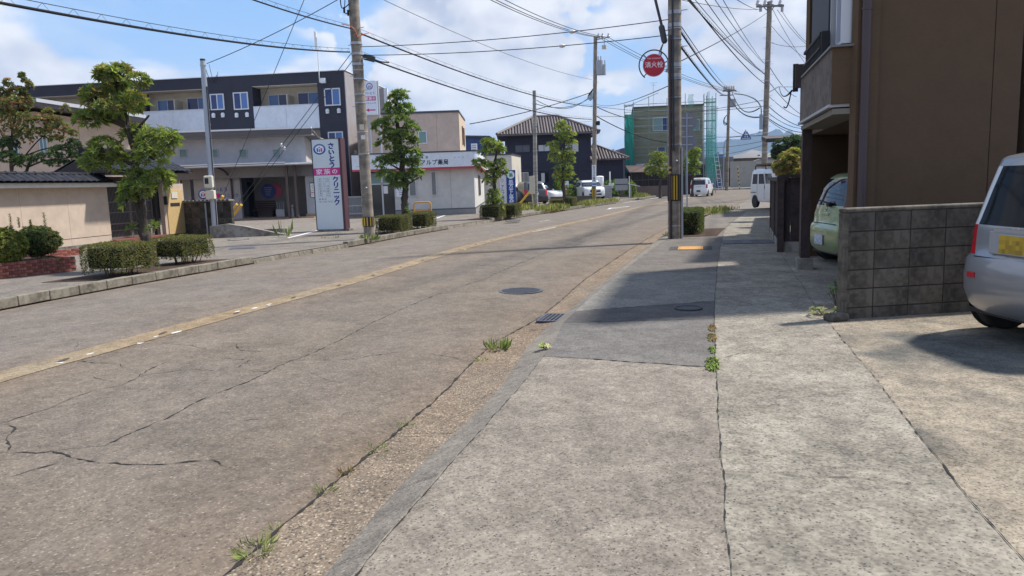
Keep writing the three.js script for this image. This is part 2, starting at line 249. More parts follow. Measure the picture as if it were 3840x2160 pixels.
const cracks = [
  [[95, 1140, 264, 1121, 333, 1087, 433, 1047, 498, 1013, 589, 972, 660, 942, 707, 920, 775, 893, 836, 866, 930, 815, 1010, 778, 1090, 745, 1160, 722, 1231, 697], 0.017],
  [[1231, 697, 1282, 672, 1338, 650, 1382, 632, 1434, 611, 1491, 590, 1541, 575], 0.022],
  [[0, 1069, 51, 1052, 98, 1038, 173, 1009, 227, 986, 298, 972, 338, 955, 376, 930, 416, 913], 0.016],
  [[0, 1070, 14, 1070, 34, 1084, 20, 1104, 25, 1125, 14, 1138], 0.024], [[0, 1140, 95, 1139, 130, 1137, 180, 1150, 250, 1165, 340, 1168, 420, 1166, 470, 1160, 530, 1157, 575, 1174], 0.018],
  [[0, 1208, 90, 1180, 180, 1150], 0.012], [[315, 873, 406, 867, 484, 872, 518, 884, 501, 894], 0.013], [[548, 866, 594, 867, 597, 877, 609, 883, 668, 886], 0.016],
  [[555, 901, 600, 905, 630, 906, 589, 932], 0.013], [[589, 932, 670, 935, 700, 925], 0.012], [[183, 911, 244, 918, 301, 920, 311, 930], 0.013], [[751, 905, 872, 903, 1000, 882, 1100, 888, 1215, 908], 0.012],
  [[1140, 697, 1231, 698, 1322, 700], 0.02], [[338, 955, 372, 944, 410, 940, 470, 930, 540, 934, 589, 932], 0.011], [[235, 951, 262, 960, 292, 962], 0.012], [[1170, 664, 1208, 669, 1282, 672], 0.016], [[700, 720, 780, 700, 850, 690], 0.012], [[190, 880, 200, 868, 195, 862], 0.012], [[0, 918, 60, 905, 120, 890], 0.008],
  [[1000, 730, 1060, 725, 1130, 728], 0.012], [[780, 935, 830, 955, 880, 960], 0.008], [[560, 1065, 640, 1055, 700, 1060], 0.007], [[1262, 728, 1200, 735], 0.01], [[1357, 732, 1400, 738, 1440, 742], 0.012],
];
cracks.forEach(([a, w], k) => { const pts = []; for (let i = 0; i < a.length; i += 2) pts.push(P(a[i], a[i + 1], -0.05)); part(road, 'crack', ribbon(pts, w * 0.72, 0.03, 0.004, roadY, 100 + k), mCrack); });
{ const pts = []; for (let z = 3; z > -32; z -= 0.7) pts.push(V(xRE(z), 0, z)); part(road, 'edge_joint', ribbon(pts, 0.022, 0.012, 0.006, (x, z) => -0.08, 300), mCrack); }

// painted marks
const mPaint = wallMat([0.66, 0.66, 0.66], 0.8, 0.5, 0, tBlotch);
function mark(pix, Y, parent = road) { const g = flatPoly(pix.map(([u, v]) => P(u, v, -0.05)), (x, z) => (parent === road ? roadY(x, z) : 0) + 0.005, mPaint); return part(parent, 'painted_mark', g, mPaint); }
{ // worn flakes of the old centre line
  const r = rng(77);
  for (const [u, v, n, su] of [[645, 781, 7, 22], [355, 868, 7, 26], [232, 895, 6, 20], [92, 938, 5, 16], [600, 790, 3, 20], [450, 838, 2, 10], [398, 853, 2, 10], [670, 772, 4, 14], [150, 920, 2, 9], [1160, 632, 3, 14], [1215, 617, 2, 8], [1385, 557, 3, 12], [1434, 564, 2, 5], [1150, 600, 2, 6], [1175, 590, 2, 5]])
    for (let k = 0; k < n; k += 3) { const du = (r() - 0.5) * 2 * su, c = P(u + du, v - du * 0.2 + (r() - 0.5) * 5, -0.05), s = (k ? 0.012 : 0.03) * (0.5 + r()), pts = []; for (let i = 0; i < 7; i++) { const a = i / 7 * 6.283, q = s * (0.5 + 0.8 * r()); pts.push(V(c.x + Math.cos(a) * q * 0.9 + Math.sin(a) * q * 0.5, 0, c.z - Math.sin(a) * q * 1.9)); } part(road, 'paint_flake', flatPoly(pts, (x, z) => roadY(x, z) + 0.005, mPaint), mPaint); }
}
for (const q of [mark([[1340, 586], [1342, 584.2], [1397, 572.4], [1398, 574]]), mark([[1357, 558], [1358, 556.6], [1384, 552.8], [1385, 554]])]) q.material = wallMat([0.42, 0.40, 0.37], 0.9, 0.3, 0, tGrime);
{ // hollow white bar, built as four strips
  const q = [P(1526, 527.5, -0.06), P(1574, 521.8, -0.06), P(1586, 519, -0.06), P(1534, 523.5, -0.06)], mix = (a, b, t) => a.clone().lerp(b, t), w = 0.2;
  const inn = [mix(mix(q[0], q[1], 0.13), mix(q[3], q[2], 0.13), w), mix(mix(q[0], q[1], 0.9), mix(q[3], q[2], 0.9), w), mix(mix(q[0], q[1], 0.9), mix(q[3], q[2], 0.9), 1 - w), mix(mix(q[0], q[1], 0.13), mix(q[3], q[2], 0.13), 1 - w)];
  for (let k = 0; k < 4; k++) part(road, 'painted_mark', flatPoly([q[k], q[(k + 1) % 4], inn[(k + 1) % 4], inn[k]], (x, z) => roadY(x, z) + 0.005, mPaint), mPaint);
}
for (const [a, b] of [[-52, -54.5], [-60, -63], [-68, -71], [-76, -79]]) part(road, 'painted_mark', sheet(4, 1, (i, j) => { const z = lerp(a, b, i), x = xCL(z) + lerp(-0.08, 0.08, j); return V(x, roadY(x, z) + 0.005, z); }), mPaint);
part(road, 'painted_mark', sheet(60, 1, (i, j) => { const z = lerp(-55, -110, i), x = xLE(z) + 0.5 + lerp(-0.08, 0.08, j); return V(x, roadY(x, z) + 0.005, z); }), mPaint);

// gutter, low kerb, pavement and concrete on the right
const gutter = struct('gutter', sheet(260, 6, (a, b) => { const z = lerp(7, -31, a); return V(lerp(xRE(z), xRG(z), b), lerp(-0.079, -0.058 - 0.03 * sstep(-11, -15, z), b) - 0.008 * Math.sin(b * Math.PI), z); }, (p, c) => { const s = stain(p, 1.2, 1.6) * 0.98, r = clamp(0.45 + 0.9 * fbm2(p.x * 0.9, p.z * 0.35 + 3, 4)) * sstep(-3, -8, p.z); c[0] = s * 1.02; c[1] = s * (1 - 0.10 * r); c[2] = s * (1 - 0.2 * r); }), mGutter, 'tan exposed gravel gutter between road and pavement');
for (const z of [-4.62, -7.95, -11.7, -15.2]) { const pts = [V(xRE(z), 0, z), V(lerp(xRE(z), xRG(z), 0.5), 0, z + 0.02), V(xRG(z), 0, z + 0.03)]; part(gutter, 'joint', ribbon(pts, 0.02, 0.01, 0.008, () => -0.068, 500 + Math.round(-z)), mCrack); }
const mKerbSm = gritMat(tWalk, 2.9, 0.003);
const lowKerb = struct('low_kerb', sheet(260, 4, (a, b) => { const z = lerp(7, -31, a), x = lerp(xRG(z), xRC(z), b), st = sstep(-10.5, -13, z), e = lerp(b, clamp(b * 3.2), st); return V(x, lerp(-0.0575 - 0.03 * sstep(-11, -15, z), 0, e), z); }, (p, c) => { const s = stain(p, 1.3, 2) * 0.93; c[0] = s * 0.97; c[1] = s * 0.985; c[2] = s * 1.0; }), mKerbSm, 'smooth grey cement kerb strip sloping up to the pavement');
for (const z of [-2.2, -2.95, -3.75, -4.9, -6.2, -8.3, -14, -16.5]) part(lowKerb, 'joint', ribbon([V(xRG(z), 0, z + 0.05), V(xRC(z), 0, z)], 0.014, 0.02, 0.007, (x, zz) => lerp(-0.0575, 0, clamp((x - xRG(zz)) / (xRC(zz) - xRG(zz)))), 530 + Math.round(-z * 9)), mCrack);
{ const pts = []; for (let z = 3; z > -7; z -= 0.5) pts.push(V(xRC(z) + 0.01, 0, z)); part(lowKerb, 'joint', ribbon(pts, 0.006, 0.01, 0.006, flat0, 601), mCrack); }

const walk = new THREE.Group(); walk.name = 'pavement'; walk.userData.kind = 'structure'; walk.userData.label = 'right hand pavement of patched asphalt'; scene.add(walk);
function slab(name, zl0, zr0, zl1, zr1, f0, f1, mat, tint, n = 40, m = 12, dy = 0, bow = 0) {
  return part(walk, name, sheet(n, m, (a, b) => { const zl = lerp(zl0, zl1, a), zr = lerp(zr0, zr1, a), z = lerp(zl, zr, b) + bow * Math.sin(b * 3.14) * (1 - a); return V(lerp(f0(z), f1(z), b), dy, z); }, (p, c) => { const s = stain(p, 1.0) * clump(p); c[0] = s * tint[0]; c[1] = s * tint[1]; c[2] = s * tint[2]; }), mat);
}
const zL = (u, v) => P(u, v).z;
const b0 = [zL(1345, 897), zL(1770, 926)], b1 = [zL(1425, 812), zL(1793, 803)], b2 = [zL(1468, 782), zL(1797, 757)], b3 = [zL(1562, 686), zL(1800, 684)], b4 = [zL(1680, 600), zL(1828, 600)];
slab('asphalt_panel', 7, 7, b0[0], b0[1], xRC, xSL, mWalk, [1, 1, 1], 220, 36, 0, 0);
slab('asphalt_patch', b0[0], b0[1], b1[0], b1[1], xRC, xSL, mPatch, [0.84, 0.92, 1.03], 30, 12, 0.001);
slab('asphalt_patch', b1[0], b1[1], b2[0], b2[1], xRC, xSL, mPatch, [0.56, 0.61, 0.71], 20, 12, 0.001);
slab('asphalt_patch', b2[0], b2[1], b3[0], b3[1], xRC, xSL, mPatch, [1.25, 1.38, 1.46], 30, 12, 0.001);
slab('asphalt_patch', b3[0], b3[1], b4[0], b4[1], xRC, xSL, mPatch, [0.88, 0.91, 0.98], 30, 12, 0.001);
slab('asphalt_panel', b4[0], b4[1], -33, -33, xRC, xSL, mPatch, [1.0, 1.03, 1.06], 30, 12, 0.001);
for (const [k, b] of [b0, b1, b2, b3, b4].entries()) part(walk, 'joint', ribbon([V(xRC(b[0]), 0, b[0]), V(lerp(xRC(b[0]), xSL(b[1]), 0.5), 0, (b[0] + b[1]) / 2), V(xSL(b[1]), 0, b[1])], k === 3 ? 0.006 : 0.015, 0.015, 0.005, flat0, 620 + k), mCrack);
part(walk, 'concrete_strip', sheet(420, 24, (a, b) => { const z = lerp(7, -33, a); return V(lerp(xSL(z), xCR(z), b), 0.0, z); }, (p, c) => { const s = stain(p, 1.1, 1.3) * clump(p, 1.3) * (1 + 0.11 * fbm2(p.x * 5, p.z * 2.2, 4)); c[0] = s * 1.0; c[1] = s * 1.0; c[2] = s * 1.0; }), mConc);
{ const pts = []; for (let z = 3; z > -30; z -= 0.6) pts.push(V(xSL(z), 0, z)); part(walk, 'joint', ribbon(pts, 0.008, 0.009, 0.006, flat0, 640), mCrack); const q = []; for (let z = 2; z > -20; z -= 0.6) q.push(V(xCR(z), 0, z)); part(walk, 'joint', ribbon(q, 0.007, 0.009, 0.006, flat0, 641), mCrack); }
part(walk, 'crack', ribbon([[1821, 1192], [1912, 1188], [1956, 1189], [2005, 1198], [2152, 1204], [2232, 1212], [2298, 1218], [2370, 1214], [2423, 1220]].map(([u, v]) => P(u, v)), 0.007, 0.02, 0.005, flat0, 650), mCrack);
part(walk, 'crack', ribbon([[1800, 905], [1860, 890], [1950, 888]].map(([u, v]) => P(u, v)), 0.006, 0.02, 0.005, flat0, 651), mCrack);
// parking place right of the strip
const mYard = gritMat(tConc, 3.3, 0.004);
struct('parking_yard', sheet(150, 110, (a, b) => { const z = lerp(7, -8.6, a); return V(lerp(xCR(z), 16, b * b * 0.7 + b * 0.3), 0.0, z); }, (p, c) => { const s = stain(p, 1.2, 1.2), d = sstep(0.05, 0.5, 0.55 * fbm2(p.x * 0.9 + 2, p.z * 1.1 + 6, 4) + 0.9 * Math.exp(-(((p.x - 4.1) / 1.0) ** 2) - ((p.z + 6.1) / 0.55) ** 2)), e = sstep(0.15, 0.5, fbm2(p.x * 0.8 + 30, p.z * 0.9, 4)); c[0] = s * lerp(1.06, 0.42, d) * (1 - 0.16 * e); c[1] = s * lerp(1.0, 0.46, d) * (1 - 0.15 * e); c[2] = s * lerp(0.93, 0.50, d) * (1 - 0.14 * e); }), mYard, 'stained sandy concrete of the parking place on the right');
struct('garage_floor', sheet(30, 20, (a, b) => { const z = lerp(-8.6, -33, a); return V(lerp(xCR(z), 16 + a * 8, b), 0.0, z); }, (p, c) => { const s = stain(p, 1.3, 1.2); c[0] = s; c[1] = s; c[2] = s * 1.02; }), mConc, 'dark concrete floor of the garage and yard behind the strip');
struct('side_street', sheet(20, 20, (a, b) => { const z = lerp(-33, -150, a); return V(lerp(xRE(z), xRE(z) + 70, b), lerp(-0.08, -0.02, clamp(b * 10)), z); }, (p, c) => { const s = stain(p, 0.8, 0.4); c[0] = s * 1.15; c[1] = s * 1.18; c[2] = s * 1.2; }), mPatch, 'asphalt of the side street mouth on the right');

// pavement and forecourts on the left
const mLot = gritMat(tAsphalt, 3.9, 0.003);
struct('left_pavement', sheet(200, 12, (a, b) => { const z = lerp(9, -112, a * a * 0.6 + a * 0.4); return V(xLE(z) - 0.16 - 3.3 * b, 0.0, z); }, (p, c) => { const s = stain(p, 1.2, 0.9); c[0] = s * 1.15; c[1] = s * 1.17; c[2] = s * 1.2; }), mLot, 'grey asphalt pavement along the left side of the road');
struct('forecourt', sheet(110, 40, (a, b) => { const z = lerp(9, -112, a * a * 0.6 + a * 0.4); return V(xLE(z) - 3.46 - 60 * b, 0.0, z); }, (p, c) => { const s = stain(p, 1.0, 0.5); c[0] = s * 1.3; c[1] = s * 1.34; c[2] = s * 1.38; }), mPatch, 'pale grey asphalt forecourts on the left');
// kerb stones, one by one
const kerb = new THREE.Group(); kerb.name = 'kerb'; kerb.userData = { kind: 'structure', label: 'weathered concrete kerb stones along the left side' }; scene.add(kerb);
const mKerb = [0, 1, 2].map((k) => wallMat([0.215 + 0.012 * k, 0.198 + 0.01 * k, 0.162 + 0.008 * k], 0.95, 0.9 - 0.1 * k, 0.006, tGrime));
{
  const gk = [0, 1, 2, 3].map((k) => shiftUv(rbx(0.155, 0.16, 0.596, 0, -0.04, 0, 0.018), k * 0.37, k * 0.61)), zOf = (u, v) => P(u, v, -0.11).z;
  const low = [[zOf(655, 661), zOf(885, 621)], [zOf(1130, 577), zOf(1244, 558)], [zOf(1470, 523), zOf(1500, 519)], [zOf(1548, 512), zOf(1610, 503)]];
  let z = 4, k = 0; while (z > -100) { const s = (xLE(z - 0.5) - xLE(z + 0.5)), st = 0.6 / Math.hypot(1, s), zc = z - st / 2, inLow = low.some(([a, b]) => zc < a && zc > b); const m = part(kerb, 'kerb_stone', gk[(k * 3 + (k >> 2)) % 4], mKerb[(k * 7) % 3], [xLE(zc) - 0.078, inLow ? -0.052 : 0.02 + 0.003 * (k % 3), zc]); m.rotation.y = -Math.atan(s) + (rand() - 0.5) * 0.02; m.rotation.z = inLow ? 0.25 : 0; z -= st; k++; }
}
// dust line in front of the kerb
// ---------------------------------------------------------------- covers and grates in the ground
const mIron = std([0.10, 0.105, 0.125], 0.55, { metalness: 0.35 }), mPlate = std([0.095, 0.09, 0.115], 0.6, { metalness: 0.3 });
{ // round manhole cover
  const c = P(1310, 730, -0.05), y = roadY(c.x, c.z), t = thing('manhole_cover', 'round cast iron manhole cover with a grid of studs in the road', 'manhole cover', [c.x, y, c.z], 0.3);
  part(t, 'rim', M(new THREE.RingGeometry(0.285, 0.325, 48).rotateX(-Math.PI / 2).translate(0, 0.012, 0), new THREE.CylinderGeometry(0.325, 0.325, 0.012, 48, 1, true).translate(0, 0.006, 0)), mIron);
  part(t, 'lid', new THREE.CircleGeometry(0.288, 48).rotateX(-Math.PI / 2).translate(0, 0.006, 0), std([0.05, 0.052, 0.062], 0.7, { metalness: 0.2 }));
  const g = []; for (let i = -5; i <= 5; i++) for (let j = -8; j <= 8; j++) { const x = i * 0.047, z = j * 0.031; if (Math.hypot(x, z) < 0.265) g.push(bx(0.036, 0.006, 0.017, x, 0.009, z)); }
  const s = part(t, 'studs', M(g), mIron); s.userData.kind = 'stuff';
  part(t, 'lifting_hole', bx(0.05, 0.004, 0.03, 0, 0.0115, 0.24), mDark);
}
{ // drain grate in the gutter
  const z = -8.55, x = lerp(xRE(z), xRG(z), 0.55) + 0.12, t = thing('drain_grate', 'rectangular black iron drain grate set in the gutter', 'drain grate', [x, -0.062, z], -0.3);
  part(t, 'frame', M(bx(0.42, 0.02, 0.03, 0, 0.004, 0.235), bx(0.42, 0.02, 0.03, 0, 0.004, -0.235), bx(0.03, 0.02, 0.44, 0.205, 0.004, 0), bx(0.03, 0.02, 0.44, -0.205, 0.004, 0)), mPlate);
  part(t, 'pit', bx(0.4, 0.004, 0.46, 0, 0.001, 0), mDark);
  for (let i = 0; i < 8; i++) part(t, 'bar', bx(0.014, 0.014, 0.44, -0.165 + i * 0.047, 0.007, 0), mIron);
  for (let i = 0; i < 6; i++) part(t, 'cross_bar', bx(0.38, 0.013, 0.012, 0, 0.0065, -0.18 + i * 0.072), mIron);
}
{ // yellow hydrant cover, worn lettering in the paint
  const q = [P(1703, 630), P(1765, 628), P(1770, 620), P(1710, 620)], c = q[0].clone().add(q[2]).multiplyScalar(0.5), t = thing('hydrant_cover', 'rectangular orange yellow painted hydrant cover in the pavement', 'hydrant cover', [c.x, 0, c.z], -0.25);
  const cv = document.createElement('canvas'); cv.width = 256; cv.height = 256; const g = cv.getContext('2d'); g.fillStyle = '#cf9a4c'; g.fillRect(0, 0, 256, 256); const r = rng(4); for (let k = 0; k < 500; k++) { g.fillStyle = r() < 0.5 ? 'rgba(150,90,30,.25)' : 'rgba(250,190,90,.25)'; g.fillRect(r() * 256, r() * 256, 3 + r() * 8, 2 + r() * 4); } g.strokeStyle = '#9c6420'; g.lineWidth = 6; g.strokeRect(12, 12, 232, 232); g.lineWidth = 5; for (let k = 0; k < 14; k++) { const x = 60 + r() * 120, y = 95 + r() * 60; g.beginPath(); g.moveTo(x, y); g.lineTo(x + (r() - 0.5) * 30, y + (r() - 0.5) * 30); g.stroke(); }
  const tx = new THREE.CanvasTexture(cv); tx.colorSpace = THREE.SRGBColorSpace; const pl = new THREE.PlaneGeometry(0.5, 0.74).rotateX(-Math.PI / 2).translate(0, 0.014, 0);
  part(t, 'lid', pl, std([0.8, 0.8, 0.8], 0.6, { map: tx })); part(t, 'frame', bx(0.53, 0.012, 0.77, 0, 0.006, 0), std([0.35, 0.2, 0.05], 0.7));
  part(t, 'surround', bx(0.9, 0.004, 0.86, 0, 0.002, 0), wallMat([0.07, 0.068, 0.068], 1, 0.6, 0.004, tGrime));
}
{ // steel plate with slots
  const q = [P(1820, 617), P(1938, 611), P(1932, 603), P(1825, 605)], c = q.reduce((a, b) => a.add(b), V(0, 0, 0)).multiplyScalar(0.25), t = thing('steel_drain_plate', 'chequered steel drain plate with four slots across the concrete strip', 'drain plate', [c.x, 0, c.z], -0.2);
  part(t, 'plate', bx(1.12, 0.016, 0.98, 0, 0.008, 0), mPlate);
  for (const x of [-0.22, 0.2]) for (const z of [-0.2, 0.2]) part(t, 'slot', bx(0.19, 0.003, 0.14, x, 0.0175, z), mDark);
  const s = []; for (let i = 0; i < 18; i++) for (let j = 0; j < 14; j++) s.push(bx(0.035, 0.003, 0.008, -0.53 + i * 0.0624, 0.0172, -0.45 + j * 0.0692 + (i % 2) * 0.02)); part(t, 'studs', M(s), mPlate).userData.kind = 'stuff';
}
{ // small flush covers
  const add = (name, lab, u, v, r, m, s = 1) => { const c = P(u, v); const t = thing(name, lab, 'access cover', [c.x, 0.0, c.z]); part(t, 'lid', cyl(r, r, 0.008, 0, 0.002, 0, 32), m); part(t, 'rim', new THREE.TorusGeometry(r, 0.012, 6, 40).rotateX(Math.PI / 2).translate(0, 0.006, 0), mDark); return t; };
  add('valve_cover', 'faint small round valve cover in the dark asphalt patch', 1732, 777, 0.15, std([0.06, 0.06, 0.066], 0.9));
  add('access_cover', 'round cover in the pharmacy forecourt', 1300, 559, 0.32, mIron).position.copy(P(1290, 556));
  add('access_cover', 'round grey cover in the concrete before the block wall', 600, 603, 0.33, mConcrete);
  const c = P(610, 624), t = thing('square_access_cover', 'dark square iron cover in the left pavement', 'access cover', [c.x, 0, c.z], 0.3); part(t, 'lid', bx(0.62, 0.014, 0.62, 0, 0.005, 0), mIron); part(t, 'frame', bx(0.72, 0.008, 0.72, 0, 0.003, 0), std([0.12, 0.11, 0.1], 0.8));
}
// white lines of the parking bays
{ const bay = thing('parking_line', 'long white painted line of the clinic parking bay', 'parking line', [0, 0, 0], 0, 'white parking bay lines'); part(bay, 'painted_strip', flatPoly([[722, 598], [727, 599], [800, 581], [796, 579.5]], 0.006), mPaint);
  const b2 = thing('parking_line', 'short white painted line beside the clinic block wall', 'parking line', [0, 0, 0], 0, 'white parking bay lines'); part(b2, 'painted_strip', flatPoly([[623, 585.5], [626, 586.5], [648, 582], [645, 581]], 0.006), mPaint);
  const b3 = thing('parking_line', 'white painted line running to the pharmacy wall', 'parking line', [0, 0, 0], 0, 'white parking bay lines'); part(b3, 'painted_strip', flatPoly([[1085, 552], [1089, 553.5], [1122, 541.5], [1119, 540.5]], 0.006), mPaint); }

// ---------------------------------------------------------------- foliage
class Leaves {
  constructor() { this.p = []; this.c = []; this.n = 0; }
  add(o, dir, side, len, wid, c, bend = 0.15) { // folded diamond leaf
    const nrm = V(0, 0, 0).crossVectors(side, dir), q = (t, s, h) => [o.x + dir.x * len * t + side.x * wid * s + nrm.x * len * h, o.y + dir.y * len * t + side.y * wid * s + nrm.y * len * h, o.z + dir.z * len * t + side.z * wid * s + nrm.z * len * h];
    const a = q(0, 0, 0), b = q(0.5, 0.5, bend * 0.7), t = q(1, 0, -bend), d = q(0.5, -0.5, bend * 0.7);
    this.p.push(...a, ...b, ...t, ...a, ...t, ...d); for (let i = 0; i < 6; i++) this.c.push(c[0], c[1], c[2]); this.n += 2;
  }
  geo() { const g = new THREE.BufferGeometry(); g.setAttribute('position', new THREE.Float32BufferAttribute(this.p, 3)); g.setAttribute('color', new THREE.Float32BufferAttribute(this.c, 3)); g.setAttribute('uv', new THREE.Float32BufferAttribute(new Float32Array(this.p.length / 3 * 2), 2)); g.computeVertexNormals(); return g; }
}
const mLeaf = new THREE.MeshPhysicalMaterial({ vertexColors: true, roughness: 0.94, transmission: 0.58, side: THREE.DoubleSide, specularIntensity: 0.8 });
const mLeafMatt = new THREE.MeshPhysicalMaterial({ vertexColors: true, roughness: 0.97, transmission: 0.5, side: THREE.DoubleSide, specularIntensity: 0.35 });
const mBark = wallMat([0.085, 0.068, 0.055], 0.95, 0.5, 0.012, tGrime), mTwig = std([0.10, 0.07, 0.045], 0.95);
const rdir = (r) => { const z = r() * 2 - 1, a = r() * 6.283, s = Math.sqrt(1 - z * z); return V(s * Math.cos(a), z, s * Math.sin(a)); };
const pick = (pal, r) => { const k = r(), a = pal[Math.floor(r() * pal.length)], m = 1.45 + 1.5 * k * k; return [a[0] * m, a[1] * m, a[2] * m]; };
function rosette(L, o, axis, len, wid, n, pal, r, open = 0.85) {
  const t = Math.abs(axis.y) < 0.9 ? V(0, 1, 0) : V(1, 0, 0), e1 = V(0, 0, 0).crossVectors(axis, t).normalize(), e2 = V(0, 0, 0).crossVectors(axis, e1), a0 = r() * 6.283, c = pick(pal, r);
  for (let i = 0; i < n; i++) { const a = a0 + i / n * 6.283 + (r() - 0.5) * 0.5, k = open * (0.65 + 0.6 * r()), d = axis.clone().multiplyScalar(Math.cos(k)).addScaledVector(e1, Math.sin(k) * Math.cos(a)).addScaledVector(e2, Math.sin(k) * Math.sin(a)), s = V(0, 0, 0).crossVectors(d, axis).normalize(); const v = 0.85 + 0.3 * r(); L.add(o, d, s, len * (0.7 + 0.5 * r()), wid, [c[0] * v, c[1] * v, c[2] * v]); }
}
function taper(pts, r0, r1, seg = 9, lump = 0.08, seed = 1) { // bent tapering trunk
  const c = new THREE.CatmullRomCurve3(pts), n = pts.length * 6, g = new THREE.TubeGeometry(c, n, 1, seg, false), p = g.attributes.position, q = V(0, 0, 0);
  for (let i = 0; i <= n; i++) { const o = c.getPointAt(i / n), R = lerp(r0, r1, i / n); for (let j = 0; j <= seg; j++) { const k = i * (seg + 1) + j; q.fromBufferAttribute(p, k).sub(o); const f = R * (1 + lump * 2 * n3(o.x * 5 + q.x * 2 + seed, o.y * 5, o.z * 5 + q.z * 2)); p.setXYZ(k, o.x + q.x * f, o.y + q.y * f, o.z + q.z * f); } }
  g.computeVertexNormals(); return g;
}
// tree: everything in pixels at the depth z of its base; clumps [u, v, ru, rv, depth offset]
function tree(name, label, z, base, trunk, r0, r1, limbs, clumps, { leaf = 0.12, wid = 0.045, per = 150, n = 7, pal, seed = 1, mat = mLeaf, group, squash = 0.8, twigs = 0, palTop, vTop = 0 }) {
  const r = rng(seed), W = (u, v, dz = 0) => PZ(u, v, z + dz), b = W(...base); b.y = 0;
  const t = thing(name, label, 'tree', [b.x, 0, b.z], 0, group), loc = (u, v, dz) => W(u, v, dz).sub(b);
  const tp = [V(0, -0.02, 0), ...trunk.map((q) => loc(...q))];
  part(t, 'trunk', M(taper(tp, r0, r1, 10, 0.12, seed), cyl(r0 * 1.35, r0 * 0.9, 0.12, 0, -0.02, 0, 10)), mBark);
  const lg = limbs.map((l, k) => { const pts = l.slice(1).map((q) => loc(...q)); return taper(pts, l[0], l[0] * 0.35, 6, 0.1, seed + k); });
  const L = new Leaves(), s = pxm(z), tw = [];
  for (const [u, v, ru, rv, dz = 0, dens = 1] of clumps) {
    const c = loc(u, v, dz), R = V(0.86 * ru / s, 0.84 * rv / s, 0.9 * ru / s * squash), N = Math.round(per * dens * (ru * rv) / (45 * 30) * (s * s) / (120 * 120) ** 1 * 0 + per * dens);
    for (let k = 0; k < N; k++) {
      const d = rdir(r); if (d.y < -0.25 && r() < 0.55) { k--; continue; }
      const q = 0.55 + 0.5 * Math.sqrt(r()) + 0.18 * n3(d.x * 2.2 + u, d.y * 2.2, d.z * 2.2 + v), o = c.clone().add(V(d.x * R.x * q, d.y * R.y * q, d.z * R.z * q)), ax = V(d.x, d.y + 0.75, d.z).normalize();
      if (twigs && r() < twigs) tw.push(rod(c.clone().lerp(o, 0.2), o, 0.004, 3));
      rosette(L, o, ax, leaf * (0.75 + 0.5 * r()), wid, n, v < vTop && r() < 0.35 ? palTop : pal, r);
    }
    if (!twigs) for (let k = 0; k < 7; k++) { const d = rdir(r), o = c.clone().add(V(d.x * R.x * 0.8, Math.abs(d.y) * R.y * 0.7, d.z * R.z * 0.8)); tw.push(rod(c.clone().add(V(0, -R.y * 0.5, 0)), o, 0.007, 4)); }
  }
  if (lg.length || tw.length) part(t, 'branches', M(...lg, ...tw), mBark);
  part(t, 'crown', L.geo(), mat); return t;
}
const palGreen = [[0.115, 0.155, 0.02], [0.15, 0.20, 0.028], [0.08, 0.12, 0.018], [0.185, 0.22, 0.035]], palOlive = [[0.13, 0.15, 0.025], [0.10, 0.135, 0.025], [0.17, 0.14, 0.03], [0.075, 0.11, 0.02], [0.20, 0.13, 0.035]], palDeep = [[0.065, 0.105, 0.02], [0.095, 0.15, 0.024], [0.115, 0.175, 0.03], [0.05, 0.085, 0.018]], palYel = [[0.16, 0.20, 0.03], [0.11, 0.16, 0.028], [0.19, 0.20, 0.04], [0.09, 0.13, 0.025]];
tree('street_tree', 'pruned evergreen street tree with a gnarled leaning trunk beside two box hedges', -15.8, [374, 640], [[372, 612], [360, 575], [356, 530], [352, 490], [340, 440], [342, 400], [330, 350], [318, 320], [300, 300]], 0.125, 0.055,
  [[0.05, [330, 350], [350, 320], [375, 290]], [0.05, [318, 320], [280, 305], [250, 300], [215, 300]], [0.045, [325, 330], [318, 290], [300, 255]], [0.04, [300, 300], [298, 250], [292, 210]], [0.045, [342, 405], [375, 385], [405, 365]], [0.045, [342, 420], [305, 400], [275, 385]], [0.03, [352, 500], [375, 480], [400, 465]], [0.03, [340, 440], [385, 425]]],
  [[268, 185, 24, 18, 0.1], [305, 182, 26, 20, -0.1], [345, 202, 28, 14, 0.2, 0.55], [292, 212, 34, 14, 0, 0.7], [232, 245, 26, 26, 0.2], [290, 238, 40, 22, -0.2], [335, 258, 38, 26, 0], [285, 270, 46, 16, 0.25], [225, 298, 40, 20, 0.1], [275, 292, 40, 16, -0.2], [395, 355, 55, 34, 0.1, 1.3], [345, 340, 40, 26, -0.2], [425, 352, 30, 16, 0.3, 0.5], [265, 375, 42, 30, 0.2], [285, 405, 42, 26, -0.1], [385, 392, 46, 24, 0.3], [250, 400, 36, 20, 0], [400, 452, 38, 24, 0.2], [360, 475, 26, 22, 0.35], [330, 470, 26, 30, 0.25, 0.7], [318, 500, 18, 26, 0.25, 0.5], [345, 440, 26, 14, 0.2, 0.5], [382, 568, 10, 9, 0.2, 0.12], [330, 572, 8, 5, 0.15, 0.06], [225, 412, 24, 12, 0.3, 0.5]],
  { leaf: 0.135, wid: 0.036, per: 64, n: 7, pal: [...palGreen, ...palOlive.slice(0, 2)], seed: 5, palTop: [[0.16, 0.16, 0.03], [0.19, 0.14, 0.035], [0.13, 0.15, 0.025]], vTop: 290 });
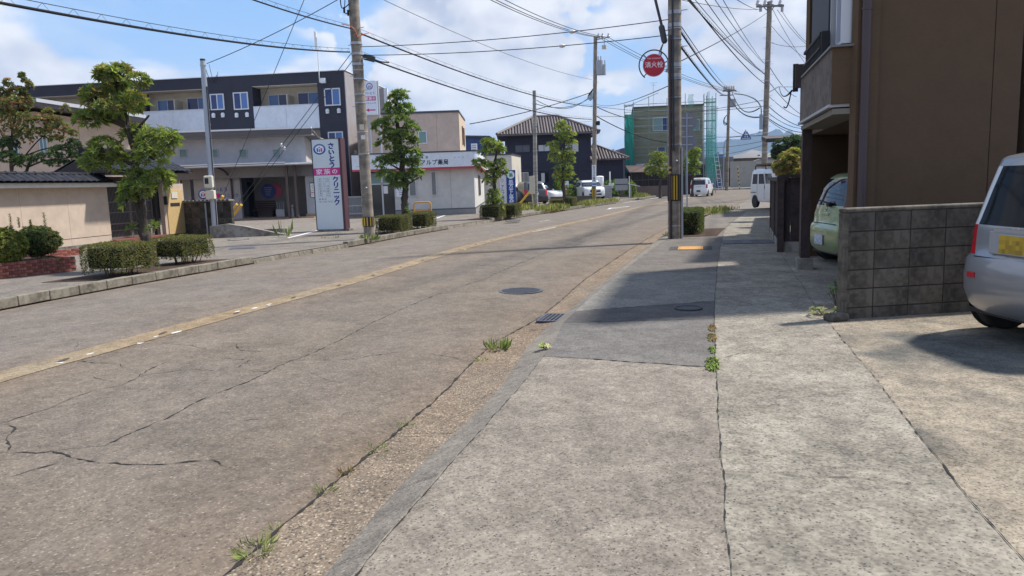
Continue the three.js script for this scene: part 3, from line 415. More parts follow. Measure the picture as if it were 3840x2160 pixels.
tree('street_tree', 'tall tiered evergreen tree before the pharmacy front beside two box hedges', -26.5, [1017, 548], [[1018, 538], [1018, 505], [1020, 470], [1012, 430], [1012, 395], [1003, 350], [1000, 310], [995, 275], [1000, 245]], 0.15, 0.045,
  [[0.04, [1012, 395], [1030, 375], [1045, 365]], [0.04, [1012, 430], [985, 415], [965, 405]], [0.045, [1018, 470], [985, 460], [965, 452]], [0.04, [1018, 468], [1040, 455], [1055, 445]], [0.035, [1003, 350], [975, 335], [955, 318]], [0.035, [1000, 320], [1030, 325]], [0.03, [998, 280], [1020, 285]]],
  [[1005, 238, 18, 9, 0.1, 0.6], [1000, 247, 25, 8, 0, 0.5], [990, 272, 22, 18, 0.2], [1022, 280, 24, 20, -0.1], [1000, 300, 34, 12, 0.2], [958, 316, 22, 15, 0], [1035, 322, 20, 14, 0.1, 0.8], [985, 340, 34, 16, 0.2], [975, 362, 30, 20, -0.1], [1010, 345, 26, 16, 0.2], [1040, 356, 15, 12, 0, 0.6], [1035, 392, 25, 20, 0.1], [1010, 385, 22, 18, 0.2], [965, 408, 26, 14, 0.1], [985, 400, 20, 12, 0.3], [1035, 412, 22, 10, 0], [975, 442, 30, 14, 0.2], [1010, 448, 34, 14, 0.1], [1045, 438, 22, 13, 0], [1000, 468, 20, 8, 0.2, 0.6], [1025, 525, 5, 7, 0.2, 0.08]],
  { leaf: 0.15, wid: 0.044, per: 48, n: 7, pal: [...palDeep, ...palGreen.slice(0, 2)], seed: 9 });
tree('street_tree', 'smaller thin evergreen tree before the blue prescription sign', -34, [1243, 528], [[1243, 505], [1244, 480], [1243, 450], [1240, 425], [1246, 400], [1250, 380]], 0.12, 0.04,
  [[0.035, [1243, 450], [1215, 430], [1205, 415]], [0.035, [1240, 430], [1258, 420], [1268, 412]], [0.03, [1250, 385], [1235, 375]]],
  [[1228, 358, 18, 9, 0, 0.7], [1240, 366, 26, 11, 0.1], [1255, 378, 17, 9, 0, 0.7], [1222, 384, 22, 8, 0.1, 0.6], [1205, 412, 18, 12, 0], [1225, 420, 26, 12, 0.1], [1258, 410, 16, 10, 0, 0.7], [1262, 430, 16, 14, 0.1, 0.7], [1240, 440, 26, 14, 0], [1232, 456, 22, 10, 0.1, 0.7], [1243, 490, 17, 16, 0.1], [1240, 508, 16, 10, 0.2, 0.8], [1258, 515, 8, 14, 0.3, 0.3]],
  { leaf: 0.15, wid: 0.046, per: 54, n: 6, pal: [...palOlive.slice(0, 2), ...palGreen], seed: 13 });
tree('street_tree', 'tall narrow pale green tree before the dark navy house', -46, [1420, 505], [[1420, 490], [1417, 470], [1416, 430], [1418, 395], [1420, 360], [1418, 330]], 0.13, 0.04,
  [[0.035, [1418, 395], [1400, 380], [1390, 370]], [0.035, [1420, 365], [1440, 372]]],
  [[1413, 312, 12, 9, 0, 0.5], [1415, 325, 24, 12, 0], [1425, 340, 24, 12, 0.1], [1408, 342, 16, 8, 0, 0.6], [1392, 366, 17, 10, 0], [1440, 360, 12, 9, 0, 0.5], [1405, 388, 28, 12, 0], [1430, 385, 18, 13, 0.1], [1400, 400, 24, 10, 0], [1432, 402, 18, 10, 0], [1418, 425, 28, 14, 0.1], [1412, 442, 24, 12, 0], [1430, 440, 16, 12, 0], [1415, 455, 16, 8, 0, 0.5], [1418, 350, 14, 20, 0, 0.6], [1450, 455, 4, 4, 0, 0.05]],
  { leaf: 0.17, wid: 0.06, per: 52, n: 6, pal: palYel, seed: 17 });
tree('street_tree', 'small round street tree before the scaffolded house', -62, [1661, 488], [[1660, 475], [1661, 460], [1663, 445], [1662, 430]], 0.13, 0.05, [[0.04, [1662, 450], [1645, 440], [1635, 430]], [0.04, [1662, 445], [1675, 435]]],
  [[1655, 392, 22, 10, 0], [1665, 402, 24, 12, 0.2], [1650, 412, 26, 12, 0], [1635, 428, 15, 8, 0.1], [1665, 425, 26, 12, 0], [1645, 436, 18, 7, 0, 0.7], [1672, 438, 16, 8, 0]], { leaf: 0.19, wid: 0.07, per: 75, n: 6, pal: palYel, seed: 19 });
tree('street_tree', 'street tree half hidden behind the round signs and the right pole', -64, [1742, 485], [[1742, 470], [1743, 450], [1742, 430]], 0.13, 0.05, [[0.04, [1742, 445], [1730, 425]], [0.04, [1742, 445], [1752, 430]]],
  [[1748, 380, 13, 9, 0], [1742, 392, 18, 11, 0], [1735, 405, 20, 10, 0.1], [1748, 414, 13, 10, 0], [1728, 422, 14, 9, 0], [1744, 432, 16, 6, 0, 0.6]], { leaf: 0.19, wid: 0.07, per: 70, n: 6, pal: palGreen, seed: 23 });
// garden trees behind the stucco wall
tree('garden_tree', 'loose garden tree with rusty green leaves rising over the tiled wall', -25.5, [25, 560], [[26, 500], [30, 440], [28, 400], [30, 350], [32, 310]], 0.11, 0.03,
  [[0.04, [30, 420], [60, 395], [95, 380], [130, 370]], [0.03, [28, 380], [10, 350], [-5, 320]], [0.03, [30, 350], [60, 320], [75, 290]], [0.03, [32, 320], [45, 270], [55, 215]], [0.025, [31, 330], [20, 270], [18, 225]], [0.025, [60, 395], [100, 350], [140, 320]], [0.02, [45, 280], [72, 240], [74, 210]]],
  [[55, 195, 8, 12, 0, 0.3], [20, 210, 10, 12, 0, 0.3], [74, 215, 7, 12, 0, 0.3], [5, 240, 18, 24, 0], [45, 235, 22, 18, 0], [30, 260, 34, 20, 0.3], [65, 255, 16, 22, 0, 0.7], [15, 290, 34, 24, 0, 0.9], [55, 300, 34, 20, 0.3, 0.8], [95, 310, 34, 20, 0.2, 0.8], [135, 305, 26, 14, 0, 0.6], [165, 275, 8, 14, 0.2, 0.2], [120, 285, 14, 16, 0, 0.3], [150, 322, 26, 14, 0.2, 0.6], [100, 335, 34, 12, 0, 0.6], [30, 330, 40, 16, 0, 0.5], [60, 350, 30, 14, 0.2, 0.4], [178, 335, 18, 8, 0.2, 0.3], [10, 360, 24, 18, 0, 0.4], [140, 350, 22, 10, 0, 0.3]],
  { leaf: 0.10, wid: 0.05, per: 110, n: 5, pal: [[0.10, 0.11, 0.025], [0.13, 0.085, 0.03], [0.07, 0.095, 0.022], [0.17, 0.10, 0.035], [0.09, 0.12, 0.03]], seed: 29, mat: mLeafMatt, twigs: 0.25 });
tree('garden_pine', 'dark pruned garden pine just behind the tiled wall', -25, [60, 560], [[60, 480], [70, 420], [80, 400]], 0.1, 0.04, [[0.035, [70, 420], [110, 405], [150, 400], [185, 395]], [0.03, [70, 420], [30, 400]]],
  [[20, 365, 26, 24, 0], [20, 395, 34, 16, 0.2], [60, 405, 30, 14, 0.3], [120, 395, 40, 12, 0.2, 0.8], [150, 378, 26, 14, 0, 0.7], [185, 370, 20, 22, 0.2], [195, 395, 22, 12, 0.3, 0.7], [145, 410, 40, 8, 0.2, 0.7]], { leaf: 0.09, wid: 0.02, per: 130, n: 8, pal: [[0.025, 0.05, 0.018], [0.035, 0.07, 0.02], [0.06, 0.09, 0.02], [0.02, 0.04, 0.016]], seed: 31, mat: mLeafMatt, twigs: 0.1 });

// box hedges: a twiggy core and a shell of small leaves
function hedge(label, x, z, w, d, h, yaw, pal, seed, group, low = 0.1) {
  const t = thing('box_hedge', label, 'hedge', [x, 0, z], yaw, group), r = rng(seed), L = new Leaves(), W = w / 2, D = d / 2, inset = 0.07;
  part(t, 'core', rbx(w - 0.16, h - low - 0.12, d - 0.16, 0, (h + low) / 2, 0, 0.05), std([0.018, 0.02, 0.008], 1));
  const st = []; for (let k = 0; k < 16; k++) { const a = (r() - 0.5) * w * 0.75, b = (r() - 0.5) * d * 0.75; st.push(rod(V(a * 0.8, 0, b * 0.8), V(a + (r() - 0.5) * 0.12, low + 0.12, b + (r() - 0.5) * 0.12), 0.009, 5)); } part(t, 'stems', M(st), mTwig);
  const N = Math.round((w * d + 2 * (w + d) * (h - low)) * 2300 * (h > 0.5 ? 1 : 1));
  for (let k = 0; k < N; k++) {
    let q = r() * (w * d + 2 * (w + d) * (h - low)), o, nrm;
    const dep = inset * r() * r();
    if (q < w * d) { o = V((r() - 0.5) * w, h - dep, (r() - 0.5) * d); nrm = V(0, 1, 0); } else { const s = r() * 2 * (w + d), y = lerp(low + 0.06 * n2(s * 6, seed), h, r()); if (s < w) { o = V(s - W, y, D - dep); nrm = V(0, 0.3, 1); } else if (s < w + d) { o = V(W - dep, y, s - w - D); nrm = V(1, 0.3, 0); } else if (s < 2 * w + d) { o = V(s - w - d - W, y, -D + dep); nrm = V(0, 0.3, -1); } else { o = V(-W + dep, y, s - 2 * w - d - D); nrm = V(-1, 0.3, 0); } }
    const e = 0.07, ex = Math.max(0, Math.abs(o.x) - W + e), ez = Math.max(0, Math.abs(o.z) - D + e), ey = Math.max(0, o.y - h + e), cut = Math.hypot(ex, ey, ez); if (cut > e) { const f = e / cut; o.x -= Math.sign(o.x) * ex * (1 - f); o.z -= Math.sign(o.z) * ez * (1 - f); o.y -= ey * (1 - f); }
    const bump = 0.03 * n3(o.x * 4 + x, o.y * 4, o.z * 4); o.addScaledVector(nrm, bump);
    const dir = rdir(r).addScaledVector(nrm, 0.9).normalize(), sd = V(0, 0, 0).crossVectors(dir, rdir(r)).normalize();
    L.add(o, dir, sd, 0.032 + 0.016 * r(), 0.02, pick(pal, r), 0.12);
  }
  part(t, 'foliage', L.geo(), mLeafMatt); return t;
}
const palHedge = [[0.075, 0.095, 0.02], [0.10, 0.105, 0.025], [0.125, 0.115, 0.03], [0.145, 0.115, 0.05], [0.055, 0.075, 0.018]], palHedgeD = [[0.055, 0.08, 0.018], [0.075, 0.09, 0.02], [0.10, 0.095, 0.03], [0.115, 0.09, 0.04]];
hedge('low box hedge with bare twiggy base before the gnarled tree trunk', -7.55, -14.35, 0.92, 1.0, 0.63, -0.22, palHedge, 41, 'clipped box hedges', 0.13);
hedge('low box hedge with stems showing, behind the gnarled tree trunk', -7.25, -16.45, 0.85, 1.05, 0.6, -0.26, palHedge, 42, 'clipped box hedges', 0.14);
hedge('larger box hedge right behind the striped concrete pole by the clinic sign', -3.95, -25.35, 0.95, 0.85, 0.6, -0.32, palHedgeD, 43, 'clipped box hedges', 0.05);
hedge('smaller box hedge beside the orange hoop barrier', -3.2, -27.55, 0.7, 0.9, 0.6, -0.32, palHedgeD, 44, 'clipped box hedges', 0.05);
hedge('box hedge at the foot of the thin tree by the prescription sign', -0.75, -34.0, 0.95, 0.9, 0.6, -0.36, palHedgeD, 45, 'clipped box hedges', 0.04);
hedge('narrow box hedge under the prescription sign', 0.15, -35.0, 0.6, 0.9, 0.62, -0.36, palHedgeD, 46, 'clipped box hedges', 0.04);
{ const c = P(1406, 522), e = P(1438, 522); hedge('low overgrown box hedge beside the slim red and white sign', c.x, c.z - 0.4, 0.9, 0.9, 0.5, -0.4, palHedge, 47, 'clipped box hedges', 0.03); hedge('taller box hedge right of the slim red and white sign', e.x, e.z - 0.4, 0.5, 0.9, 0.62, -0.4, palHedgeD, 48, 'clipped box hedges', 0.03); }
hedge('box hedge standing behind the right concrete pole', 5.04, -20.95, 0.7, 1.9, 0.66, -0.3, [[0.03, 0.06, 0.015], [0.05, 0.075, 0.02], [0.085, 0.1, 0.03], [0.10, 0.105, 0.03]], 49, 'clipped box hedges', 0.05);
{ const c = P(1672, 492); hedge('small box hedge at the kerb before the scaffolded house', c.x, c.z, 1.2, 1.0, 0.7, -0.4, palHedge, 50, 'clipped box hedges', 0.03); }
// soil beds under the hedges
struct('planting_bed', sheet(10, 6, (a, b) => { const z = lerp(-13.6, -17.3, a); return V(xLE(z) - 0.16 - lerp(0.1, 1.5, b), 0.006 + 0.025 * Math.sin(a * 3.14) * Math.sin(b * 3.14), z); }), mSoil, 'dark soil bed under the hedges and the gnarled tree');
struct('planting_bed', sheet(8, 4, (a, b) => { const z = lerp(-24.6, -28.3, a); return V(xLE(z) - 0.16 - lerp(0.05, 1.2, b), 0.006, z); }), mSoil, 'soil bed at the striped pole and hedge');
struct('planting_bed', sheet(8, 4, (a, b) => { const z = lerp(-33, -38, a); return V(xLE(z) - 0.16 - lerp(0.05, 1.3, b), 0.006, z); }), mSoil, 'soil bed before the prescription sign');
struct('planting_bed', sheet(8, 4, (a, b) => { const z = lerp(-19.3, -22.3, a); return V(xRC(z) + lerp(0.02, 1.25, b), 0.007, z); }), mSoil, 'soil bed behind the right pole');
for (const [a, b] of [[-19.25, 1.3], [-22.35, 1.3]]) { }
{ // clipped azaleas in the brick planter
  const bush = (label, u, v, ru, rv, z, pal, seed, n) => {
    const c = PZ(u, v, z), s = pxm(z), t = thing('azalea_bush', label, 'bush', [c.x, 0.28, c.z], 0, 'azalea bushes'), r = rng(seed), L = new Leaves(), R = V(ru / s, rv / s, ru / s * 0.9), cy = c.y - 0.28;
    part(t, 'core', new THREE.SphereGeometry(1, 20, 14).scale(R.x * 0.8, R.y * 0.8, R.z * 0.8).translate(0, cy, 0), std([0.02, 0.025, 0.01], 1));
    part(t, 'stems', M([0, 1, 2, 3, 4].map((k) => rod(V(Math.cos(k * 1.3) * 0.05, 0, Math.sin(k * 1.3) * 0.05), V(Math.cos(k * 1.3) * 0.2, cy, Math.sin(k * 1.3) * 0.2), 0.012, 5))), mTwig);
    for (let k = 0; k < n; k++) { const d = rdir(r), q = 0.86 + 0.16 * r() + 0.14 * n3(d.x * 2.5 + seed, d.y * 2.5, d.z * 2.5), o = V(d.x * R.x * q, cy + d.y * R.y * q, d.z * R.z * q); rosette(L, o, V(d.x, d.y + 0.6, d.z).normalize(), 0.045, 0.02, 5, pal, r); }
    for (const [a, b, h] of [[-0.3, 0.1, 0.22], [0.25, 0.0, 0.3], [0.05, 0.2, 0.16]]) for (let k = 0; k < 12; k++) rosette(L, V(a * R.x * 2, cy + R.y * 0.95 + h * k / 12, b), V(0, 1, 0), 0.05, 0.02, 4, pal, r);
    part(t, 'foliage', L.geo(), mLeafMatt);
  };
  bush('rounded dark green azalea bush in the brick planter', 92, 606, 52, 36, -16.0, [[0.045, 0.075, 0.018], [0.07, 0.095, 0.02], [0.10, 0.085, 0.03], [0.035, 0.06, 0.016]], 61, 2100);
  bush('yellow green azalea bush in front of the darker one in the brick planter', 8, 618, 52, 44, -14.9, [[0.13, 0.15, 0.02], [0.09, 0.12, 0.02], [0.16, 0.15, 0.03], [0.06, 0.08, 0.02]], 62, 2100);
}
// grass tufts
function blades(L, r, n, spread, h, pal, lean = 0.7) { for (let k = 0; k < n; k++) { const a = r() * 6.283, q = spread * Math.sqrt(r()) * 0.4, l = h * (0.5 + 0.7 * r()), o = V(Math.cos(a) * q, 0, Math.sin(a) * q), tilt = lean * (0.25 + r()), d = V(Math.cos(a) * Math.sin(tilt), Math.cos(tilt), Math.sin(a) * Math.sin(tilt)), s = V(-Math.sin(a), 0, Math.cos(a)); const c = pick(pal, r); L.add(o, d, s, l, 0.002 + 0.0018 * r(), c, -0.12); } }
function tuft(label, x, y, z, n, spread, h, pal, seed, lean, group = 'weeds in the joints') { const t = thing('grass_tuft', label, 'weed', [x, y, z], 0, group), L = new Leaves(); blades(L, rng(seed), n, spread, h, pal, lean); part(t, 'blades', L.geo(), mLeafMatt).userData.kind = 'stuff'; return t; }
const palGrass = [[0.14, 0.19, 0.05], [0.19, 0.23, 0.07], [0.11, 0.15, 0.04], [0.27, 0.25, 0.13]], palDry = [[0.22, 0.16, 0.07], [0.16, 0.10, 0.045], [0.14, 0.14, 0.05]];
{
  const e = (z) => xRE(z); let k = 70;
  const at = (u, v) => { const p = P(u, v, -0.07); return [p.x, -0.075, p.z]; };
  tuft('large grass tuft in the road edge joint by the drain grate', ...at(1253, 876), 120, 0.24, 0.11, palGrass, k++, 0.9);
  tuft('bristly grass tuft in the road edge joint at the nearest stretch of gutter', ...at(643, 1380), 95, 0.2, 0.055, palGrass, k++, 1.2);
  tuft('small yellow green tuft low in the gutter joint', ...at(945, 1130), 34, 0.16, 0.045, palGrass, k++, 1.2); tuft('tiny dry green tuft in the gutter joint by the slab joint', ...at(1020, 1068), 24, 0.12, 0.035, palGrass, k++, 1.2); tuft('flat green tuft in the joint before the long road crack', ...at(1212, 905), 40, 0.12, 0.04, palGrass, k++, 1.2); tuft('dry brown tuft in the gutter joint', ...at(870, 1188), 40, 0.1, 0.04, palDry, k++, 1.2); tuft('thin green tuft in the gutter joint', ...at(820, 1232), 40, 0.12, 0.04, palGrass, k++, 1.2); tuft('small grass wisp in the gutter joint', ...at(690, 1330), 24, 0.12, 0.035, palGrass, k++, 1.2);
  const lf = (label, u, v, n, sp, h, pal, seed) => { const p = P(u, v), t = thing('leafy_weed', label, 'weed', [p.x, 0, p.z], 0, 'weeds in the joints'), L = new Leaves(), r = rng(seed), st = []; for (let q = 0; q < n; q++) { const a = r() * 6.283, d = sp * Math.sqrt(r()), o = V(Math.cos(a) * d, h * (0.2 + 0.8 * r()), Math.sin(a) * d); st.push(rod(V(o.x * 0.3, 0, o.z * 0.3), o, 0.003, 3)); rosette(L, o, V(Math.cos(a) * 0.4, 1, Math.sin(a) * 0.4).normalize(), h < 0.03 ? 0.016 : 0.04, h < 0.03 ? 0.009 : 0.026, 5, pal, r, 1.2); } part(t, 'stems', M(st), mTwig); part(t, 'leaves', L.geo(), mLeafMatt); if (h < 0.03) { t.scale.set(0.55, 1, 2.4); t.rotation.y = -0.25; } };
  lf('small leafy weed at the low kerb by the dark asphalt patch', 1371, 876, 9, 0.05, 0.05, palGrass, 81); lf('leafy weed growing against the end of the block wall', 2110, 770, 26, 0.13, 0.28, [[0.06, 0.13, 0.025], [0.10, 0.17, 0.03]], 82); lf('low weed at the foot of the block wall end', 2075, 795, 22, 0.16, 0.1, palGrass, 83); lf('small weed at the foot of the block wall', 2368, 780, 9, 0.07, 0.06, palGrass, 84);
  lf('green mossy weed in the joint of the concrete strip', 1793, 918, 150, 0.10, 0.025, [[0.12, 0.18, 0.03], [0.15, 0.20, 0.04]], 85); lf('smaller mossy weed in the joint of the concrete strip', 1791, 882, 50, 0.05, 0.02, [[0.12, 0.18, 0.03]], 86);
  const dz = lf('dry brown moss in the joint of the concrete strip', 1791, 850, 150, 0.08, 0.012, palDry, 87); lf('dry brown moss further along the joint of the concrete strip', 1792, 826, 110, 0.07, 0.012, palDry, 88);
  tuft('grass at the foot of the striped pole', ...P(930, 604).toArray(), 120, 0.5, 0.22, palGrass, 90, 1.0); tuft('tall thin weed by the clinic parking line', ...P(712, 597).toArray(), 14, 0.5, 0.6, palGrass, 91, 0.5); tuft('grass tuft before the pillar sign of the clinic', ...P(832, 598).toArray(), 70, 0.7, 0.08, palGrass, 92, 1.2); tuft('weed by the right pole base', ...P(1684, 594).toArray(), 60, 0.2, 0.16, palGrass, 93, 1);
}
// long verges of wild grass along the left kerb: nobody could count the blades
function verge(label, quads, n, h, seed) {
  const L = new Leaves(), r = rng(seed); for (const [u0, v0, u1, v1] of quads) { const a = P(u0, v0), b = P(u1, v1); for (let k = 0; k < n; k++) { const t = r(), o = a.clone().lerp(b, t).add(V((r() - 0.5) * 1.1, 0, (r() - 0.5) * 1.6)); const m = 0.5 + 0.5 * n2(o.x * 0.9, o.z * 0.9); if (m < 0.25 && r() < 0.6) continue; const ang = r() * 6.283, tl = 0.15 + 0.6 * r(), d = V(Math.cos(ang) * Math.sin(tl), Math.cos(tl), Math.sin(ang) * Math.sin(tl)); L.add(o, d, V(-Math.sin(ang), 0, Math.cos(ang)), h * (0.3 + 0.7 * m) * (0.4 + 0.8 * r()), 0.011, pick([[0.17, 0.19, 0.05], [0.22, 0.23, 0.07], [0.30, 0.27, 0.13], [0.13, 0.16, 0.04]], r), -0.15); } }
  const o = part(scene, numbered('wild_grass'), L.geo(), mLeafMatt); tag(o, label, 'grass', null, 'stuff');
}
verge('wild grass along the kerb before the parked cars', [[1385, 524, 1432, 518], [1370, 532, 1410, 525]], 2300, 0.42, 101);
verge('wild grass along the kerb at the pole with the advertisement', [[1455, 519, 1500, 511], [1490, 513, 1540, 507]], 2300, 0.38, 102);
verge('wild grass before the dark hut of the scaffolded house', [[1600, 497, 1640, 492], [1630, 493, 1680, 488]], 2200, 0.45, 103);
verge('wild grass on the right kerb end before the white van', [[1782, 540, 1800, 531], [1795, 533, 1822, 526]], 520, 0.28, 104);
verge('wild grass beside the meter box pole', [[1304, 530, 1325, 524]], 1300, 0.45, 105);
verge('wild grass between clinic and pharmacy', [[880, 535, 905, 532]], 900, 0.7, 106);
// ---------------------------------------------------------------- lettering: brush strokes on a 100 x 100 grid
const GLYPH = {
  'さ': '18,28 82,24;48,8 72,56;30,60 26,76 40,90 66,88', 'い': '22,22 22,60 34,80 42,68;68,28 80,46 82,66', 'と': '34,10 44,44;78,34 36,54 24,72 34,88 80,86', 'う': '36,10 64,16;22,42 60,34 76,48 66,78 42,94', 'の': '54,20 44,66 28,78 16,58 26,32 54,20 82,34 82,64 56,86',
  'ク': '40,8 18,46;38,24 80,24 66,64 32,94', 'リ': '28,14 28,58;74,12 74,50 62,80 40,94', 'ニ': '26,28 76,28;14,80 88,80', 'ッ': '22,46 28,62;46,42 52,58;78,44 70,72 42,92', 'ア': '14,18 84,18 62,48;50,34 44,68 24,92', 'ル': '32,16 30,54 12,86;58,12 58,84 90,54', 'プ': '14,24 74,24 66,60 34,90;78,8 88,8 92,16 86,22 78,20 78,8',
  '薬': '8,16 92,16;34,6 34,24;66,6 66,24;50,24 44,32;34,34 66,34 66,56 34,56 34,34;34,45 66,45;16,36 26,46;26,50 12,60;84,36 74,46;74,50 88,60;8,68 92,68;50,58 50,96;46,70 12,92;54,70 88,92', '局': '22,12 80,12 80,34 22,34;22,12 22,60 10,92;22,48 84,48 80,90 68,90;38,62 64,62 64,80 38,80 38,62',
  '処': '30,8 12,44;24,24 46,24 34,60 8,92;16,48 44,78 60,92 94,92;58,16 58,56 48,78;58,16 80,16 80,66 94,68', '方': '50,4 50,20;8,24 92,24;42,24 36,58 12,92;38,48 78,48 72,88 56,88', 'せ': '10,38 90,32;68,10 68,54 58,60;32,14 32,80 44,88 80,86', 'ん': '48,8 14,90 34,54 48,56 54,84 70,86 88,58',
  '受': '80,6 20,14;22,22 28,32;48,20 52,30;80,18 70,32;10,52 10,38 90,38 90,52;24,56 74,56 54,82 14,96;30,62 56,86 90,94', '付': '34,6 8,46;24,34 24,96;42,32 94,32;76,8 76,90 62,88;50,50 58,64',
  '消': '12,12 24,22;6,36 18,46;8,92 26,62;62,6 62,34;42,12 50,28;84,12 74,28;42,38 42,94;42,38 84,38 84,92 74,92;44,56 82,56;44,72 82,72', '火': '50,6 48,50 10,94;50,50 90,94;20,28 26,50;80,26 68,48', '栓': '6,30 44,30;25,6 25,96;25,36 6,64;25,40 42,56;70,6 42,40;70,6 96,40;52,46 88,46;54,64 86,64;70,46 70,90;44,90 96,90',
  '家': '50,4 50,14;10,30 10,16 90,16 90,30;20,32 80,32;46,32 12,56;36,44 54,60 54,90 42,94;46,58 14,72;52,72 12,92;82,42 58,58;56,56 90,88', '族': '28,4 28,18;6,20 50,20;24,20 22,56 6,92;22,42 42,42 38,88 28,88;64,6 52,30;58,18 94,18;62,34 52,54;58,42 92,42;50,62 96,62;74,42 74,62 48,94;74,64 94,94',
  '石': '8,16 92,16;46,16 10,62;34,50 82,50 82,92 34,92 34,50', '川': '22,12 22,60 10,90;50,16 50,80;82,10 82,94', 'ス': '18,18 76,18 56,58 12,92;54,58 86,92', 'ズ': '14,22 70,22 52,60 10,92;50,60 82,92;80,6 86,18;92,2 97,14', 'キ': '18,34 80,26;10,64 90,56;44,8 58,94', '販': '10,12 40,12 40,66 10,66 10,12;10,30 40,30;10,48 40,48;18,72 8,92;32,72 42,90;52,14 92,14;54,14 54,60 44,92;56,38 86,38 52,94;60,48 94,94', '売': '50,4 50,38;12,16 88,16;22,38 78,38;12,64 12,50 88,50 88,62;36,56 32,80 10,94;62,56 62,88 92,88 92,76',
  '内': '14,96 14,24 86,24 86,92 76,92;50,6 50,40 26,70;50,42 74,68', '科': '40,6 8,16;6,32 46,32;26,14 26,96;26,40 6,66;58,16 66,24;54,36 64,44;48,66 96,58;82,6 82,96', '・': '46,48 54,48', 'レ': '30,10 30,88 80,50', 'ギ': '14,32 76,26;8,62 86,56;40,8 54,94;82,4 87,14;93,2 97,12', 'ー': '50,10 50,90', '呼': '8,26 34,26 34,70 8,70 8,26;90,8 46,14;52,24 58,36;86,22 78,36;42,48 96,48;70,14 70,92 58,88', '吸': '8,26 32,26 32,68 8,68 8,26;42,14 82,14 72,42 92,42 46,94;54,14 52,60 38,94;56,50 94,94', '器': '14,8 40,8 40,32 14,32 14,8;60,8 86,8 86,32 60,32 60,8;8,48 92,48;50,36 14,64;54,48 90,64;14,68 40,68 40,92 14,92 14,68;60,68 86,68 86,92 60,92 60,68', '歯': '50,4 50,30;50,16 74,16;8,32 92,32;20,44 20,90 80,90 80,44;50,40 50,84;32,46 42,56;68,46 58,56;26,66 74,66', '訪': '10,16 36,16;6,30 40,30;10,44 36,44;10,58 36,58;12,70 34,70 34,92 12,92 12,70;70,6 70,22;46,26 96,26;64,26 60,60 44,92;62,50 88,50 84,90 72,90', '問': '12,96 12,10 42,10 42,40 12,40;12,25 42,25;58,40 58,10 88,10 88,92 78,92;58,25 88,25;36,54 64,54 64,78 36,78 36,54', '診': '10,16 36,16;6,30 40,30;10,44 36,44;12,60 34,60 34,90 12,90 12,60;70,6 44,40;70,6 96,40;76,36 52,54;82,50 52,72;90,64 50,94', '療': '50,4 50,14;20,16 94,16;22,16 22,60 8,94;34,30 90,30;60,22 36,50;62,30 90,50;44,50 78,50 78,68 44,68 44,50;62,70 62,92 52,92;44,76 36,90;78,76 88,90', '専': '10,16 90,16;50,4 50,56;22,26 78,26 78,50 22,50 22,26;22,38 78,38;6,62 94,62;70,54 70,92 56,90;28,72 38,84', '門': '12,96 12,10 42,10 42,40 12,40;12,25 42,25;58,40 58,10 88,10 88,92 78,92;58,25 88,25', '連': '16,12 26,24;8,40 24,40 20,78 8,90;20,80 50,92 94,92;36,16 92,16;44,28 84,28 84,56 44,56 44,28;44,42 84,42;36,68 92,68;64,6 64,82', '絡': '26,6 10,30 28,34 8,56 40,52;26,54 26,94;14,66 10,84;36,64 40,78;66,6 46,36;58,20 84,20 44,58;60,32 94,56;54,64 86,64 86,92 54,92 54,64', '先': '28,10 14,36;22,26 84,26;52,6 52,48;6,50 94,50;38,50 32,76 8,94;62,50 62,88 92,88 92,76', '須': '36,8 10,28;40,30 8,54;44,52 8,90;52,12 94,12;72,12 66,26;56,26 90,26 90,72 56,72 56,26;56,42 90,42;56,57 90,57;64,74 50,94;80,74 94,94', '田': '14,14 86,14 86,90 14,90 14,14;14,52 86,52;50,14 50,90',
};
function glyph(g, ch, x, y, s, w) {
  const d = GLYPH[ch]; g.lineCap = g.lineJoin = 'round'; g.lineWidth = s * w;
  if (!d) { g.font = `${s}px sans-serif`; g.textBaseline = 'top'; g.fillText(ch, x, y); return; }
  for (const st of d.split(';')) { const p = st.split(' ').map((q) => q.split(',').map(Number)); g.beginPath(); g.moveTo(x + p[0][0] * s / 100, y + p[0][1] * s / 100); if (p.length > 3) { for (let i = 1; i < p.length; i++) g.lineTo(x + p[i][0] * s / 100, y + p[i][1] * s / 100); } else for (let i = 1; i < p.length; i++) g.lineTo(x + p[i][0] * s / 100, y + p[i][1] * s / 100); g.stroke(); }
}
function write(g, text, x, y, s, w, color, vertical = false, gap = 1.06) { g.strokeStyle = g.fillStyle = color; [...text].forEach((c, i) => glyph(g, c, x + (vertical ? 0 : i * s * gap), y + (vertical ? i * s * gap : 0), s, w)); }
function print(w, h, draw, rough = 0.45, o = {}) { const c = document.createElement('canvas'); c.width = w; c.height = h; draw(c.getContext('2d'), w, h); const t = new THREE.CanvasTexture(c); t.colorSpace = THREE.SRGBColorSpace; return new THREE.MeshStandardMaterial({ map: t, roughness: rough, ...o }); }
